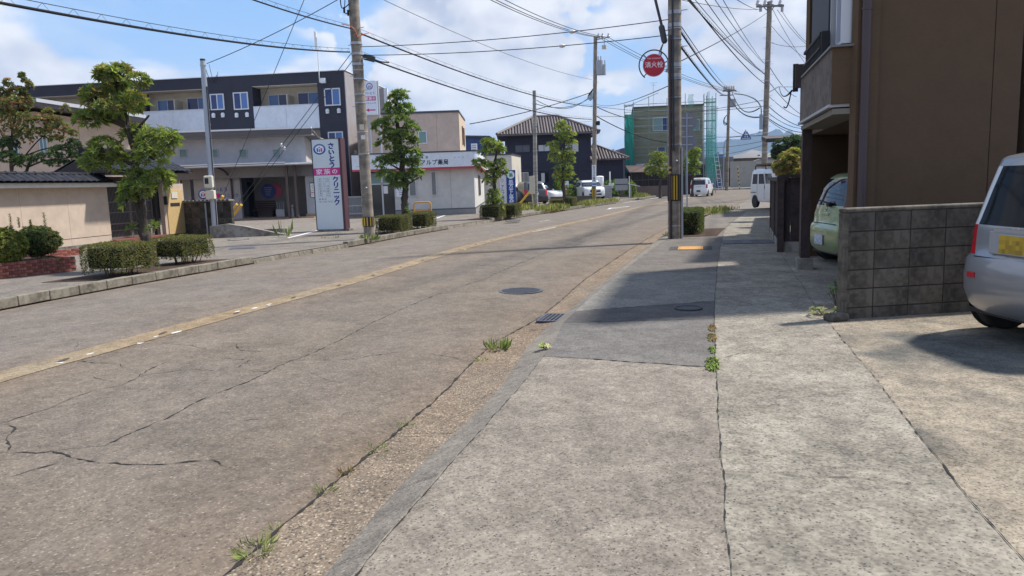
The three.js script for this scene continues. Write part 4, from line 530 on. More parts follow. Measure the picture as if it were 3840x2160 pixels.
function emblem(g, x, y, R) { // blue ring with three small figures and a heart
  g.fillStyle = '#2a4f9e'; g.beginPath(); g.arc(x, y, R, 0, 7); g.fill(); g.fillStyle = '#e8eef4'; g.beginPath(); g.arc(x, y, R * 0.72, 0, 7); g.fill();
  g.strokeStyle = '#9fb4dd'; g.lineWidth = R * 0.08; for (let k = 0; k < 15; k++) { const a = Math.PI * (1.08 + k * 0.06); g.beginPath(); g.moveTo(x + Math.cos(a) * R * 0.8, y + Math.sin(a) * R * 0.8); g.lineTo(x + Math.cos(a) * R * 0.92, y + Math.sin(a) * R * 0.92); g.stroke(); }
  for (const [dx, c, k] of [[-0.32, '#2e6fb4', 1], [0.32, '#d23a58', 1], [0, '#39499a', 0.65]]) { g.fillStyle = c; const yy = y + R * (k < 1 ? 0.18 : 0); g.beginPath(); g.arc(x + dx * R, yy - R * 0.08, R * 0.13 * (k + 0.2), 0, 7); g.fill(); g.beginPath(); g.ellipse(x + dx * R, yy + R * 0.24 * k, R * 0.15 * k, R * 0.26 * k, 0, 0, 7); g.fill(); }
  g.fillStyle = '#c42a3c'; g.beginPath(); g.arc(x - R * 0.06, y - R * 0.36, R * 0.08, 0, 7); g.arc(x + R * 0.06, y - R * 0.36, R * 0.08, 0, 7); g.fill(); g.beginPath(); g.moveTo(x - R * 0.13, y - R * 0.33); g.lineTo(x + R * 0.13, y - R * 0.33); g.lineTo(x, y - R * 0.18); g.fill();
}
const NAVY = '#173a86', PINK = '#c62a86';

// ---------------------------------------------------------------- windows
function win(parent, s0, s1, y0, y1, off, { panes = 2, fr = mFrameW, glass = [mGlassBlue, mGlassCurtain], t = 0.05, depth = 0.06, name = 'window', sill } = {}) {
  const g = [bb(s0, s1, y0, y0 + t, off, off + depth), bb(s0, s1, y1 - t, y1, off, off + depth), bb(s0, s0 + t, y0 + t, y1 - t, off, off + depth), bb(s1 - t, s1, y0 + t, y1 - t, off, off + depth)];
  const w = (s1 - s0) / panes; for (let k = 1; k < panes; k++) g.push(bb(s0 + w * k - t * 0.45, s0 + w * k + t * 0.45, y0 + t, y1 - t, off, off + depth * 0.9));
  const f = part(parent, name, M(g), fr);
  for (let k = 0; k < panes; k++) part(f, 'pane', bb(s0 + w * k + (k ? t * 0.45 : t), s0 + w * (k + 1) - (k === panes - 1 ? t : t * 0.45), y0 + t, y1 - t, off + 0.004, off + depth * (0.35 + 0.2 * (k % 2))), glass[k % glass.length]);
  return f;
}
// curved roof tiles laid one by one on a slope: local s along the eave, q up the slope
function tiles(parent, s0, s1, q0, q1, place, mat, pw = 0.27, ph = 0.25, name = 'roof_tile') {
  const g = new THREE.CylinderGeometry(pw * 0.5, pw * 0.54, ph * 1.12, 7, 1, true, -Math.PI * 0.5, Math.PI).rotateX(-Math.PI / 2); g.scale(1, 0.42, 1); // half round along z
  const mats = Array.isArray(mat) ? mat : [mat], n = Math.round((s1 - s0) / pw), m = Math.max(1, Math.round((q1 - q0) / ph)); let k = 0;
  for (let i = 0; i < n; i++) for (let j = 0; j < m; j++) { const o = part(parent, name, g, mats[(k++ * 5 + i) % mats.length]); place(o, s0 + (i + 0.5) * (s1 - s0) / n, q0 + (j + 0.5) * (q1 - q0) / m, j); }
}
const mTileBlack = [0, 1, 2].map((k) => new THREE.MeshPhysicalMaterial({ color: col(0.010 + 0.004 * k, 0.011 + 0.004 * k, 0.016 + 0.005 * k), roughness: 0.5 + 0.06 * k, specularIntensity: 0.5 })), mTileBrown = [0, 1, 2].map((k) => std([0.10 + 0.02 * k, 0.082 + 0.016 * k, 0.08 + 0.015 * k], 0.6));

// ---------------------------------------------------------------- stucco garden wall with tiled top, gate, mailbox panel
const mStucco = wallMat([0.53, 0.43, 0.345], 0.95, 2.4, 0.002), mFoot = wallMat([0.17, 0.18, 0.16], 0.95, 1, 0.004, tGrime), mCoping = wallMat([0.62, 0.60, 0.54], 0.8, 1.2, 0.001), mDarkWood = wallMat([0.035, 0.028, 0.026], 0.7, 0.7, 0.002), mBrownWood = wallMat([0.075, 0.042, 0.036], 0.65, 0.8, 0.002);
const WA = V(-14.6, 0, -15.8), WB = V(-13.05, 0, -24.45), wallF = new Fac(WA, WB);
{
  const t = wallF.thing('garden_wall', 'beige stucco garden wall with white coping and black roof tiles', 'wall'), L = wallF.L, H = 1.86;
  for (let k = 0; k < 5; k++) { const a = k * L / 5, b = (k + 1) * L / 5; part(t, 'stucco_panel', bb(a + 0.004, b - 0.004, 0.32, H, -0.18, 0), mStucco); part(t, 'lower_band', bb(a + 0.004, b - 0.004, 0.1, 0.30, -0.18, -0.004), mStucco); }
  part(t, 'joint_backing', bb(0.01, L - 0.01, 0, H, -0.17, -0.02), std([0.10, 0.075, 0.06], 1));
  part(t, 'footing', bb(0, L + 0.02, -0.05, 0.1, -0.2, 0.025), mFoot);
  part(t, 'coping', M(bb(-0.1, L + 0.12, H, H + 0.1, -0.4, 0.3), bb(-0.1, L - 0.05, H + 0.1, H + 0.13, -0.42, 0.33)), mCoping);
  part(t, 'roof_bed', profGeo([[-0.45, H + 0.13], [0.38, H + 0.13], [-0.02, H + 0.36]], L).rotateY(-Math.PI / 2), mDark);
  const sl = Math.atan2(0.23, 0.42);
  tiles(t, 0, L - 0.2, 0.02, 0.47, (o, s, q) => { o.position.set(s, H + 0.15 + q * Math.sin(sl) * 0.97, 0.40 - q * Math.cos(sl)); o.rotation.x = sl; }, mTileBlack, 0.245, 0.225);
  const ridge = new THREE.CylinderGeometry(0.062, 0.062, 0.32, 10).rotateZ(Math.PI / 2), cap = new THREE.TorusGeometry(0.066, 0.012, 6, 14).rotateY(Math.PI / 2);
  for (let s = 0.15; s < L - 0.25; s += 0.33) { const r = part(t, 'ridge_tile', ridge, mTileBlack[Math.round(s * 7) % 3], [s, H + 0.40, -0.02]); part(r, 'tile_rim', cap, mTileBlack[2], [0.16, 0, 0]); }
}
{ // gate in the same line: posts, lattice doors, tiled roof
  const GA = V(-13.05, 0, -24.45), GB = V(-12.55, 0, -27.1), F = new Fac(GA, GB), t = F.thing('gate', 'dark wooden gate with lattice sliding doors under a black tiled roof', 'gate'), L = F.L;
  part(t, 'step', M(bb(0, L, 0, 0.13, -0.6, 0.15)), wallMat([0.22, 0.075, 0.055], 0.9, 0.6, 0.003));
  for (const s of [0.08, L - 0.08]) part(t, 'post', bb(s - 0.08, s + 0.08, 0.0, 2.45, -0.35, -0.15), mDarkWood);
  part(t, 'lintel', bb(-0.1, L + 0.1, 2.0, 2.2, -0.36, -0.14), mDarkWood); part(t, 'back_panel', bb(0.16, L - 0.16, 0.15, 2.0, -0.75, -0.7), std([0.03, 0.03, 0.032], 0.9));
  const mLat = std([0.15, 0.125, 0.11], 0.6);
  for (let d = 0; d < 2; d++) { const a = 0.18 + d * (L - 0.36) / 2, b = a + (L - 0.36) / 2 - 0.02; const dr = part(t, 'sliding_door', M(bb(a, b, 0.14, 0.2, -0.28, -0.24), bb(a, b, 1.92, 2.0, -0.28, -0.24), bb(a, a + 0.05, 0.2, 1.92, -0.28, -0.24), bb(b - 0.05, b, 0.2, 1.92, -0.28, -0.24), bb(a, b, 0.62, 0.66, -0.28, -0.245), bb(a, b, 1.0, 1.03, -0.28, -0.245), bb(a, b, 1.35, 1.38, -0.28, -0.245), bb(a, b, 0.4, 0.43, -0.28, -0.245)), mLat); for (let k = 1; k < 16; k++) { const s = a + 0.05 + (b - a - 0.1) * k / 16; part(dr, 'lattice_bar', bb(s - 0.007, s + 0.007, 0.2, 1.92, -0.262, -0.25), mLat); } }
  // roof: two slopes along the gate
  const sl = 0.42, W = 1.15, y0 = 2.3, ya = y0 + W * Math.tan(sl);
  part(t, 'roof_deck', profGeo([[-W - 0.25, y0], [W - 0.25, y0], [-0.25, ya]], L + 1.3).rotateY(-Math.PI / 2).translate(-0.65, 0, 0), mDarkWood);
  for (const sd of [1, -1]) tiles(t, -0.6, L + 0.6, 0.0, W / Math.cos(sl), (o, s, q) => { o.position.set(s, y0 + 0.05 + q * Math.sin(sl), -0.25 + sd * (W + 0.04 - q * Math.cos(sl))); o.rotation.x = sd * sl; }, mTileBlack, 0.26, 0.25);
  part(t, 'ridge', M(bb(-0.65, L + 0.65, ya - 0.02, ya + 0.2, -0.36, -0.14), new THREE.CylinderGeometry(0.09, 0.09, L + 1.3, 10).rotateZ(Math.PI / 2).translate(L / 2, ya + 0.24, -0.25)), mTileBlack[1]);
  const gp = bb(-0.02, 0.0, 0, 1, 0, 1);
}
{ // side panel with mailbox
  const A = V(-12.5, 0, -27.15), B = V(-12.25, 0, -28.3), F = new Fac(A, B), t = F.thing('gate_side_wall', 'beige stucco gate side wall with a pale wooden panel, mail slot and intercom', 'wall'), L = F.L;
  part(t, 'wall', bb(0, L, 0, 1.95, -0.16, 0), mStucco); part(t, 'plinth', bb(0, L + 0.01, 0, 0.12, -0.17, 0.02), wallMat([0.13, 0.07, 0.055], 0.9, 0.6, 0.003));
  part(t, 'wooden_panel', bb(0.15, L - 0.12, 0.12, 1.72, 0, 0.03), wallMat([0.60, 0.43, 0.20], 0.6, 0.5, 0.001)); part(t, 'mail_slot', bb(0.33, L - 0.32, 1.13, 1.25, 0.03, 0.04), mDark); part(t, 'intercom', bb(0.42, L - 0.42, 1.42, 1.64, 0.03, 0.055), mCoping); part(t, 'lantern', bb(0.02, 0.1, 1.2, 1.5, 0, 0.1), mDark);
}
{ // block wall with tile cap, facing us
  const A = V(-12.25, 0, -28.2), B = V(-9.95, 0, -27.1), F = new Fac(A, B), t = F.thing('block_wall', 'dark weathered concrete block wall with a grey tile cap by the clinic forecourt', 'wall'), L = F.L;
  const mB = [0, 1, 2, 3].map((k) => wallMat([[0.105, 0.095, 0.085], [0.085, 0.078, 0.072], [0.06, 0.055, 0.052], [0.12, 0.108, 0.095]][k], 0.98, 0.7, 0.006, tGrime)), gv = [0, 1, 2, 3, 4].map((k) => shiftUv(rbx(0.392, 0.192, 0.12, 0, 0, 0, 0.008), k * 0.31, k * 0.53)), n = Math.floor(L / 0.4);
  part(t, 'mortar', bb(0.01, n * 0.4 - 0.01, 0, 1.25, -0.11, -0.01), std([0.05, 0.047, 0.044], 1));
  for (let j = 0; j < 6; j++) for (let i = 0; i < n; i++) part(t, 'block', gv[(i * 3 + j * 2) % 5], mB[Math.floor(rand() * 4)], [0.2 + i * 0.4, 0.15 + j * 0.2, -0.06]);
  const cp = new THREE.CylinderGeometry(0.16, 0.16, 0.2, 8, 1, true, -Math.PI / 2, Math.PI).rotateX(-Math.PI / 2).scale(0.8, 0.3, 1.2); for (let i = 0; i < n * 2; i++) part(t, 'cap_tile', cp, mTileBrown[i % 3], [0.1 + i * 0.2, 1.27, -0.06]).scale.set(0.8, 1, 1);
  part(t, 'cap_bed', bb(0, n * 0.4, 1.25, 1.28, -0.2, 0.08), mConcrete);
  part(t, 'post', rod(V(1.2, 0.05, 0.06), V(1.2, 1.2, 0.06), 0.03), mGalv); part(t, 'post', rod(V(1.62, 0.0, 0.08), V(1.62, 1.25, 0.08), 0.035), mGalv);
  // mortar ramp running down to the pavement
  const r0 = P(575, 598), sm = thing('concrete_ramp', 'grey mortared concrete ramp sloping down from the block wall', 'ramp', [r0.x, 0, r0.z], 0.15); part(sm, 'body', profGeo([[-0.6, 0], [-0.6, 0.42], [0.0, 0.48], [0.6, 0.36], [1.6, 0.1], [2.1, 0]], 0.35), mConcrete);
  const k0 = P(695, 585), ks = thing('kerb_block', 'single dark concrete wheel stop in the clinic forecourt', 'wheel stop', [k0.x, 0, k0.z], 0.1); part(ks, 'body', rbx(0.85, 0.16, 0.22, 0, 0.08, 0, 0.02), mConcrete);
}
{ // brick planter, brick by brick
  const A = P(-110, 714), B = P(193, 681), F = new Fac(A, B), t = F.thing('brick_planter', 'low red brick planter with azaleas at the left pavement', 'planter'), L = F.L;
  const mBr = [0, 1, 2, 3].map((k) => wallMat([[0.38, 0.125, 0.095], [0.33, 0.11, 0.085], [0.42, 0.15, 0.115], [0.29, 0.10, 0.08]][k], 0.92, 0.4, 0.004, tGrime)), g = rbx(0.206, 0.054, 0.1, 0, 0, 0, 0.004, 1), row = (tt, len, rows, pl) => { const n = Math.floor(len / 0.214); for (let j = 0; j < rows; j++) for (let i = 0; i < n; i++) { const m = part(tt, 'brick', g, mBr[Math.floor(rand() * 4)]); pl(m, (i + 0.5 + (j % 2 ? 0.5 : 0) - 0.25) * 0.214, 0.03 + j * 0.0615); m.rotation.y += (rand() - 0.5) * 0.02; } };
  row(t, L, 5, (m, s, y) => m.position.set(s, y, -0.05));
  part(t, 'mortar', bb(0, L, 0, 0.30, -0.09, -0.012), wallMat([0.16, 0.09, 0.075], 1, 0.4, 0));
  row(t, 2.4, 5, (m, s, y) => { m.position.set(L - 0.05, y, -0.1 - s); m.rotation.y = Math.PI / 2; }); part(t, 'mortar', bb(L - 0.09, L - 0.012, 0, 0.3, -2.5, -0.1), wallMat([0.16, 0.09, 0.075], 1, 0.4, 0));
  part(t, 'soil', bb(0, L - 0.1, 0.02, 0.25, -2.4, -0.1), mSoil);
  const A2 = P(100, 650), B2 = P(210, 640), F2 = new Fac(A2, B2), t2 = F2.thing('brick_edging', 'second lower red brick edging in front of the stucco wall', 'planter'); row(t2, F2.L, 3, (m, s, y) => m.position.set(s, y, -0.05)); part(t2, 'mortar', bb(0, F2.L, 0, 0.17, -0.09, -0.012), wallMat([0.16, 0.09, 0.075], 1, 0.4, 0)); part(t2, 'soil', bb(0, F2.L, 0.0, 0.12, -0.8, -0.1), mSoil);
  const h = PZ(140, 652, -15.6), tr = thing('trailing_plant', 'small grey green plant trailing over the brick planter', 'plant', [h.x, 0.2, h.z]), Lv = new Leaves(), r = rng(66); for (let k = 0; k < 90; k++) rosette(Lv, V((r() - 0.5) * 0.35, 0.1 - 0.25 * r() * r() * 1.2, 0.12 * r() + 0.05), V(0, 0.6, 1).normalize(), 0.05, 0.016, 4, [[0.10, 0.12, 0.06], [0.08, 0.10, 0.04]], r); part(tr, 'leaves', Lv.geo(), mLeafMatt);
}
{ // house behind the garden wall
  const A = PZ(-60, 400, -32), B = PZ(352, 400, -35.9), F = new Fac(V(A.x, 0, A.z), V(B.x, 0, B.z)), t = F.thing('garden_house', 'cream house with a white edged sloping roof behind the garden wall', 'house'), L = F.L;
  const [sr, yr] = F.at(85, 254), [se, ye] = F.at(352, 293), [sl0] = F.at(-60, 300), yl = yr - (yr - ye) * 0.45, mC = wallMat([0.66, 0.50, 0.385], 0.9, 3, 0.002);
  part(t, 'wall', profGeo([[0, 0], [L - 0.3, 0], [L - 0.3, ye - 0.45], [sr, yr - 0.45], [0, yl - 0.45]], 7), mC);
  part(t, 'roof', M(profGeo([[sr, yr - 0.3], [sr, yr - 0.12], [L + 0.2, ye - 0.16], [L + 0.2, ye - 0.36]], 8.2).translate(0, 0, 0.8), profGeo([[sr, yr - 0.3], [sr, yr - 0.12], [-0.8, yl - 0.1], [-0.8, yl - 0.3]], 8.2).translate(0, 0, 0.8)), wallMat([0.16, 0.145, 0.14], 0.8, 1.5, 0.002));
  const fs = part(t, 'fascia', M(profGeo([[sr, yr - 0.12], [sr, yr + 0.03], [L + 0.25, ye], [L + 0.25, ye - 0.15]], 0.1).translate(0, 0, 0.86)), mWhite); part(t, 'bargeboard', profGeo([[sr, yr - 0.12], [sr, yr + 0.0], [-0.85, yl + 0.02], [-0.85, yl - 0.1]], 0.1).translate(0, 0, 0.86), std([0.16, 0.15, 0.16], 0.6));
  const w = F.rect(95, 345, 122, 385); win(t, ...w, 0.0, { glass: [mGlassGreen], fr: mAlu }); const w2 = F.rect(20, 345, 50, 400); win(t, ...w2, 0.0, { glass: [mGlassDark, mGlassGreen], fr: mAlu });
  part(t, 'joint', bb(F.at(200, 350)[0] - 0.01, F.at(200, 350)[0] + 0.01, 0.2, 4.8, 0, 0.006), std([0.3, 0.22, 0.17], 1));
}
// ---------------------------------------------------------------- apartment block
{
  const A = PZ(45, 212, -51.5), B = PZ(866, 176, -49), F = new Fac(V(A.x, 0, A.z), V(B.x, 0, B.z)), t = F.thing('apartment_block', 'long three storey navy apartment block with white balcony parapets', 'apartment block'), L = F.L, H = B.y, D = 1.25;
  const mNavy = sidingMat([0.030, 0.031, 0.05], 0.45, true, 0.7, 0.004), mCreamW = wallMat([0.60, 0.54, 0.44], 0.9, 3, 0), mPan = sidingMat([0.70, 0.735, 0.80], 0.3, false, 0.75, 0.002), mGreyS = sidingMat([0.33, 0.31, 0.32], 0.45, true, 0.8, 0.004);
  const rec = [[F.at(80, 260)[0], F.at(310, 260)[0]], [F.at(349, 260)[0], F.at(517, 260)[0]], [F.at(637, 260)[0], F.at(801, 260)[0]]];
  const yT = F.at(720, 213)[1], yP = F.at(720, 266)[1], yB = F.at(720, 325)[1], st = 2.9;
  part(t, 'recessed_wall', bb(0.2, L - 0.05, 0, H - 0.3, -9, -D), mCreamW);
  part(t, 'side_wall', bb(L - 0.05, L, 0, H - 0.02, -9.5, 0), mGreyS);
  let p = 0; for (const [a, b] of [...rec, [L - 0.05, L]]) { part(t, 'front_wall', bb(p, a, 0, H - 0.02, -D - 0.05, 0), mNavy); p = b; }
  for (const [a, b] of rec) {
    part(t, 'top_band', bb(a, b, yT, H - 0.02, -D - 0.05, 0), mNavy); part(t, 'soffit', bb(a, b, yT - 0.03, yT, -D, -0.01), mCreamW);
    for (const dy of [0, -st]) { const m = (a + b) / 2; for (const [q0, q1] of [[a, m - 0.006], [m + 0.006, b]]) part(t, 'parapet', bb(q0, q1, yB + dy, yP + dy, -0.12, 0.03), mPan); part(t, 'parapet_rail', bb(a, b, yP + dy, yP + dy + 0.05, -0.14, 0.05), mAlu); part(t, 'balcony_floor', bb(a, b, yB + dy - 0.02, yB + dy + 0.12, -D, -0.12), mCreamW); part(t, 'partition', bb(m - 0.03, m + 0.03, yB + dy + 0.12, yP + dy + 0.75, -D, -0.25), mCreamW); }
    const q = (b - a); for (const dy of [0, -st]) { win(t, a + q * 0.12, a + q * 0.44, yB + 0.14 + dy, yT - 0.42 + dy, -D, { glass: [mGlassCurtain, mGlassBlue] }); win(t, a + q * 0.58, a + q * 0.92, yB + 0.14 + dy, yT - 0.38 + dy, -D, { glass: [mGlassBlue, mGlassCurtain] }); part(t, 'outlet_pipe', cyl(0.06, 0.06, 0.12, a + 0.35, yT - 0.35 + dy, -D + 0.15, 8), mSteel); }
  }
  part(t, 'roof_edge', M(bb(-0.04, L + 0.04, H - 0.02, H + 0.02, -0.1, 0.04), bb(L - 0.1, L + 0.05, H - 0.02, H + 0.02, -9.5, -0.1), bb(0, L - 0.1, H - 0.25, H - 0.02, -9.5, -D - 0.05)), mWhite);
  for (const [u0, v0, u1, v1] of [[528, 237, 566, 276], [586, 233, 627, 275], [815, 223, 858, 265], [825, 332, 866, 380]]) { const [a, b, c, d] = F.rect(u0, v0, u1, v1); win(t, a, b, c, d, 0.0, { t: 0.07 }); for (const s of [a + 0.15, b - 0.15]) part(t, 'vent_hood', M(new THREE.SphereGeometry(0.13, 10, 8).translate(s, c - 0.3, 0.05), bx(0.2, 0.2, 0.12, s, c - 0.38, 0.05)), mWhite); }
  const [as, ay] = F.at(805, 200); part(t, 'antenna', M(rod(V(as, ay - 0.2, 0.1), V(as, ay + 2.6, 0.1), 0.03), bx(0.12, 1.1, 0.1, as - 0.08, ay + 2.4, 0.1), bx(0.3, 0.3, 0.3, as + 0.25, ay - 0.1, 0.12)), mWhite);
  // side windows and a drain pipe on the grey gable end
  part(t, 'side_pipe', M(rod(V(L + 0.08, 0, -2.2), V(L + 0.08, H - 1.5, -2.2), 0.05)), mSteel); part(t, 'side_light', bb(L, L + 0.12, 3.2, 4.1, -1.4, -1.0), mCream);
}
{ // grey stair tower carrying the arrow sign
  const z = -54, a = PZ(893, 300, z), b = PZ(948, 300, z), top = PZ(920, 196, z).y, t = thing('stair_tower', 'plain grey stair tower behind the apartment block', 'building', [a.x, 0, z]); const w = b.x - a.x; part(t, 'wall', bb(0, w + 0.6, 0, PZ(960, 222, z).y, -6, 0), sidingMat([0.36, 0.33, 0.33], 0.45, true, 0.8, 0.004)); part(t, 'corner_trim', bb(w + 0.6, w + 0.85, 0, PZ(960, 222, z).y, -0.3, 0.02), mWhite);
  const z2 = -45.5, F = new Fac(V(PZ(914, 250, z2).x, 0, z2), V(PZ(948, 250, z2).x, 0, z2 - 0.1)), s = thing('arrow_sign_box', 'white clinic sign box with blue emblem and pink arrow high beside the pharmacy', 'sign', [F.A.x, 0, z2]); const [x0, x1, y0, y1] = F.rect(914, 204, 946, 289);
  part(s, 'box', bb(0, F.L, y0, y1, -0.35, 0), mWhite);
  const pl = new THREE.PlaneGeometry(F.L - 0.06, y1 - y0 - 0.06).translate(F.L / 2, (y0 + y1) / 2, 0.008);
  part(s, 'face', pl, print(256, 660, (g, W, H) => { g.fillStyle = '#dfe4ee'; g.fillRect(0, 0, W, H); emblem(g, 128, 96, 66); write(g, 'さいとう', 22, 210, 50, 0.12, NAVY); g.fillStyle = '#b8467e'; g.fillRect(12, 300, 232, 84); write(g, '家族の', 28, 308, 66, 0.12, '#f4e6ee'); write(g, 'クリニック', 16, 410, 44, 0.12, NAVY); g.fillStyle = '#c8326e'; g.fillRect(86, 560, 140, 26); g.beginPath(); g.moveTo(30, 573); g.lineTo(96, 535); g.lineTo(96, 611); g.fill(); }));
  part(s, 'bracket', M(bb(F.L, F.L + 0.1, 0, y1, -0.3, -0.1), bb(0.2, 0.3, 0, y0, -0.25, -0.12)), mGalv);
}
// ---------------------------------------------------------------- clinic
{
  const z = -42.5, F = new Fac(V(PZ(366, 480, z).x, 0, z), V(PZ(800, 480, z).x, 0, z + 0.0)), t = F.thing('clinic', 'low grey clinic with a shed roof, small square windows and recessed entrance', 'clinic'), L = F.L, off = -1.4;
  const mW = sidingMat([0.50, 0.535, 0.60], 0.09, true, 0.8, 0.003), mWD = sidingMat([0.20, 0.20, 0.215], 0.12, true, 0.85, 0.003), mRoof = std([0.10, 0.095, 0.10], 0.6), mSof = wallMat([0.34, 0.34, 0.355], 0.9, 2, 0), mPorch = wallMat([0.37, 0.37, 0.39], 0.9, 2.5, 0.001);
  const ye = F.at(545, 415)[1], [ux1] = F.at(768, 380, off), yu = F.at(650, 340, off)[1], yt = F.at(650, 330, off)[1];
  const rx0 = F.at(606, 500, off)[0], rx1 = F.at(770, 500, off)[0];
  part(t, 'upper_wall', bb(0.3, ux1, ye - 0.1, yu, -9, off), mW); part(t, 'upper_wall_end', bb(ux1 - 0.05, ux1 + 0.02, ye, yu, -9, off - 0.02), wallMat([0.55, 0.5, 0.46], 0.9, 2, 0));
  part(t, 'main_roof', M(profGeo([[off + 1.0, yt - 0.12], [off + 1.0, yt - 0.02], [-9.5, yt - 2.0], [-9.5, yt - 2.15]], ux1 + 1.2).rotateY(-Math.PI / 2).translate(-0.5, 0, 0)), mRoof);
  part(t, 'roof_edge', bb(-0.5, ux1 + 0.7, yt - 0.02, yt + 0.07, off + 0.9, off + 1.05), mWhite); part(t, 'roof_soffit', bb(-0.4, ux1 + 0.65, yt - 0.36, yt - 0.13, off, off + 0.95), mSof); part(t, 'roof_fascia', bb(-0.5, ux1 + 0.7, yt - 0.34, yt - 0.02, off + 0.95, off + 1.02), mRoof);
  for (const u of [462, 540, 612, 697]) { const [a, b] = F.at(u, 386, off); win(t, a - 0.24, a + 0.24, b - 0.26, b + 0.26, off, { panes: 1, glass: [mGlassGreen], fr: std([0.40, 0.42, 0.47], 0.6), depth: 0.05 }); }
  // canopy over the forecourt side
  part(t, 'canopy', M(bb(0, L + 0.2, ye - 0.14, ye, off, 0.0)), mSof); part(t, 'canopy_edge', M(bb(-0.02, L * 0.82, ye + 0.0, ye + 0.055, 0.0, 0.05), bb(L * 0.82, L + 0.25, ye - 0.06, ye - 0.01, 0.0, 0.05)), mWhite); part(t, 'gutter', new THREE.CylinderGeometry(0.05, 0.05, L, 8).rotateZ(Math.PI / 2).translate(L / 2, ye - 0.1, 0.08), mSteel);
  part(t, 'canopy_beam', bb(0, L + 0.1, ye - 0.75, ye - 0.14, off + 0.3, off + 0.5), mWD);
  // ground floor walls
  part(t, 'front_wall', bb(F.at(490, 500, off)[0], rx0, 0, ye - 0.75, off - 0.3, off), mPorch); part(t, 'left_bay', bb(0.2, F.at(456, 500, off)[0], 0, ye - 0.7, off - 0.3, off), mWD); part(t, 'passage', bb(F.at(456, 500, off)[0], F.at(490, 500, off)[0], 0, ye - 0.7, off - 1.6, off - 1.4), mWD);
  const wl = F.rect(437, 448, 458, 505, off); win(t, wl[0], wl[1], 0.9, wl[3], off, { panes: 1, glass: [mGlassGreen], fr: mAlu });
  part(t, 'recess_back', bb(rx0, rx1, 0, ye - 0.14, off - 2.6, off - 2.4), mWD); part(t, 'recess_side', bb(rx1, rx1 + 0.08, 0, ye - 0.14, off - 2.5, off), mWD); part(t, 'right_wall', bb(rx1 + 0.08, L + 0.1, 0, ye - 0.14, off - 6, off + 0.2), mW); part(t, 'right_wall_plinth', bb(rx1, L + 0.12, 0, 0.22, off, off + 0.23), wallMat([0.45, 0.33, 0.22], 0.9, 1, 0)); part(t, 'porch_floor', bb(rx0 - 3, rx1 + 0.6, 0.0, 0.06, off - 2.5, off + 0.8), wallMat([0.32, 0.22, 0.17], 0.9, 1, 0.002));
  for (const u of [725, 746]) part(t, 'column', bb(F.at(u, 500, -0.5)[0] - 0.07, F.at(u, 500, -0.5)[0] + 0.07, 0.06, ye - 0.14, -0.6, -0.46), wallMat([0.12, 0.09, 0.085], 0.8, 0.6, 0.001));
  part(t, 'drain_pipe', M(tube([V(F.at(545, 432)[0], ye - 0.1, 0.05), V(F.at(556, 440)[0], ye - 0.35, -0.6), V(F.at(560, 455)[0], ye - 0.8, off + 0.1)], 0.06, 6, 12), rod(V(F.at(560, 455)[0], ye - 0.8, off + 0.1), V(F.at(560, 455)[0], 1.2, off + 0.1), 0.06)), std([0.05, 0.035, 0.033], 0.6));
  const dr = F.rect(622, 466, 645, 552, off - 2.4); win(t, dr[0], dr[1], 0.06, ye - 0.9, off - 2.4, { panes: 1, glass: [mGlassDark], fr: mDark, name: 'entrance_door' });
  part(t, 'ceiling_lamp', new THREE.SphereGeometry(0.09, 10, 8).translate(F.at(666, 446, -1.5)[0], ye - 0.25, -1.5), mWhite);
  // bench, boards, lettering
  const bn = F.rect(640, 518, 695, 548, off - 1.9), bt = F.thing('porch_bench', 'dark red wooden bench in the recessed clinic entrance', 'bench'); for (const k of [0, 1, 2, 3]) part(bt, 'back_slat', bb(bn[0], bn[1], 0.55 + k * 0.13, 0.64 + k * 0.13, off - 2.0, off - 1.96), wallMat([0.06, 0.02, 0.022], 0.6, 0.5, 0)); part(bt, 'seat', bb(bn[0], bn[1], 0.42, 0.5, off - 1.95, off - 1.5), wallMat([0.06, 0.02, 0.022], 0.6, 0.5, 0)); for (const s of [bn[0] + 0.1, bn[1] - 0.1]) part(bt, 'leg', bb(s - 0.04, s + 0.04, 0.06, 0.55, off - 1.98, off - 1.55), mDark);
  const bd = F.thing('entrance_board', 'round blue and pink notice on the clinic entrance wall', 'notice board'), [cx, cy] = F.at(676, 481, off - 2.4); part(bd, 'pink_disc', new THREE.CylinderGeometry(0.42, 0.42, 0.03, 32).rotateX(Math.PI / 2).translate(cx + 0.42, cy, off - 2.37), std([0.42, 0.06, 0.15], 0.6)); part(bd, 'blue_disc', new THREE.CylinderGeometry(0.46, 0.46, 0.03, 32).rotateX(Math.PI / 2).translate(cx, cy, off - 2.335), std([0.035, 0.06, 0.26], 0.6)); part(bd, 'print_lines', M([0, 1, 2, 3, 4].map((k) => bx(0.5 - 0.06 * k, 0.03, 0.006, cx - 0.02, cy + 0.22 - k * 0.11, off - 2.316))), std([0.35, 0.4, 0.6], 0.7));
  const sg = F.thing('wall_lettering', 'blue emblem and clinic lettering on the grey entrance wall', 'sign'), w0 = F.at(492, 505, off)[0], w1 = F.at(608, 505, off)[0], wy = F.at(550, 488, off)[1], pw = w1 - w0 - 0.25; const face = print(1024, 384, (g, W, H) => { g.clearRect(0, 0, W, H); emblem(g, 150, 190, 118); write(g, 'さいとう', 330, 30, 105, 0.12, NAVY); g.fillStyle = PINK; g.beginPath(); g.arc(500, 235, 62, 0, 7); g.fill(); write(g, 'クリニック', 540, 190, 92, 0.13, NAVY); write(g, '家族の', 330, 190, 60, 0.12, PINK); }, 0.9, { transparent: true }); part(sg, 'plate', bb(w0 + 0.12, w0 + 0.12 + pw, wy - pw * 0.19, wy + pw * 0.19, off, off + 0.02), mPorch); part(sg, 'lettering', new THREE.PlaneGeometry(pw, pw * 0.375).translate(w0 + 0.12 + pw / 2, wy, off + 0.026), face);
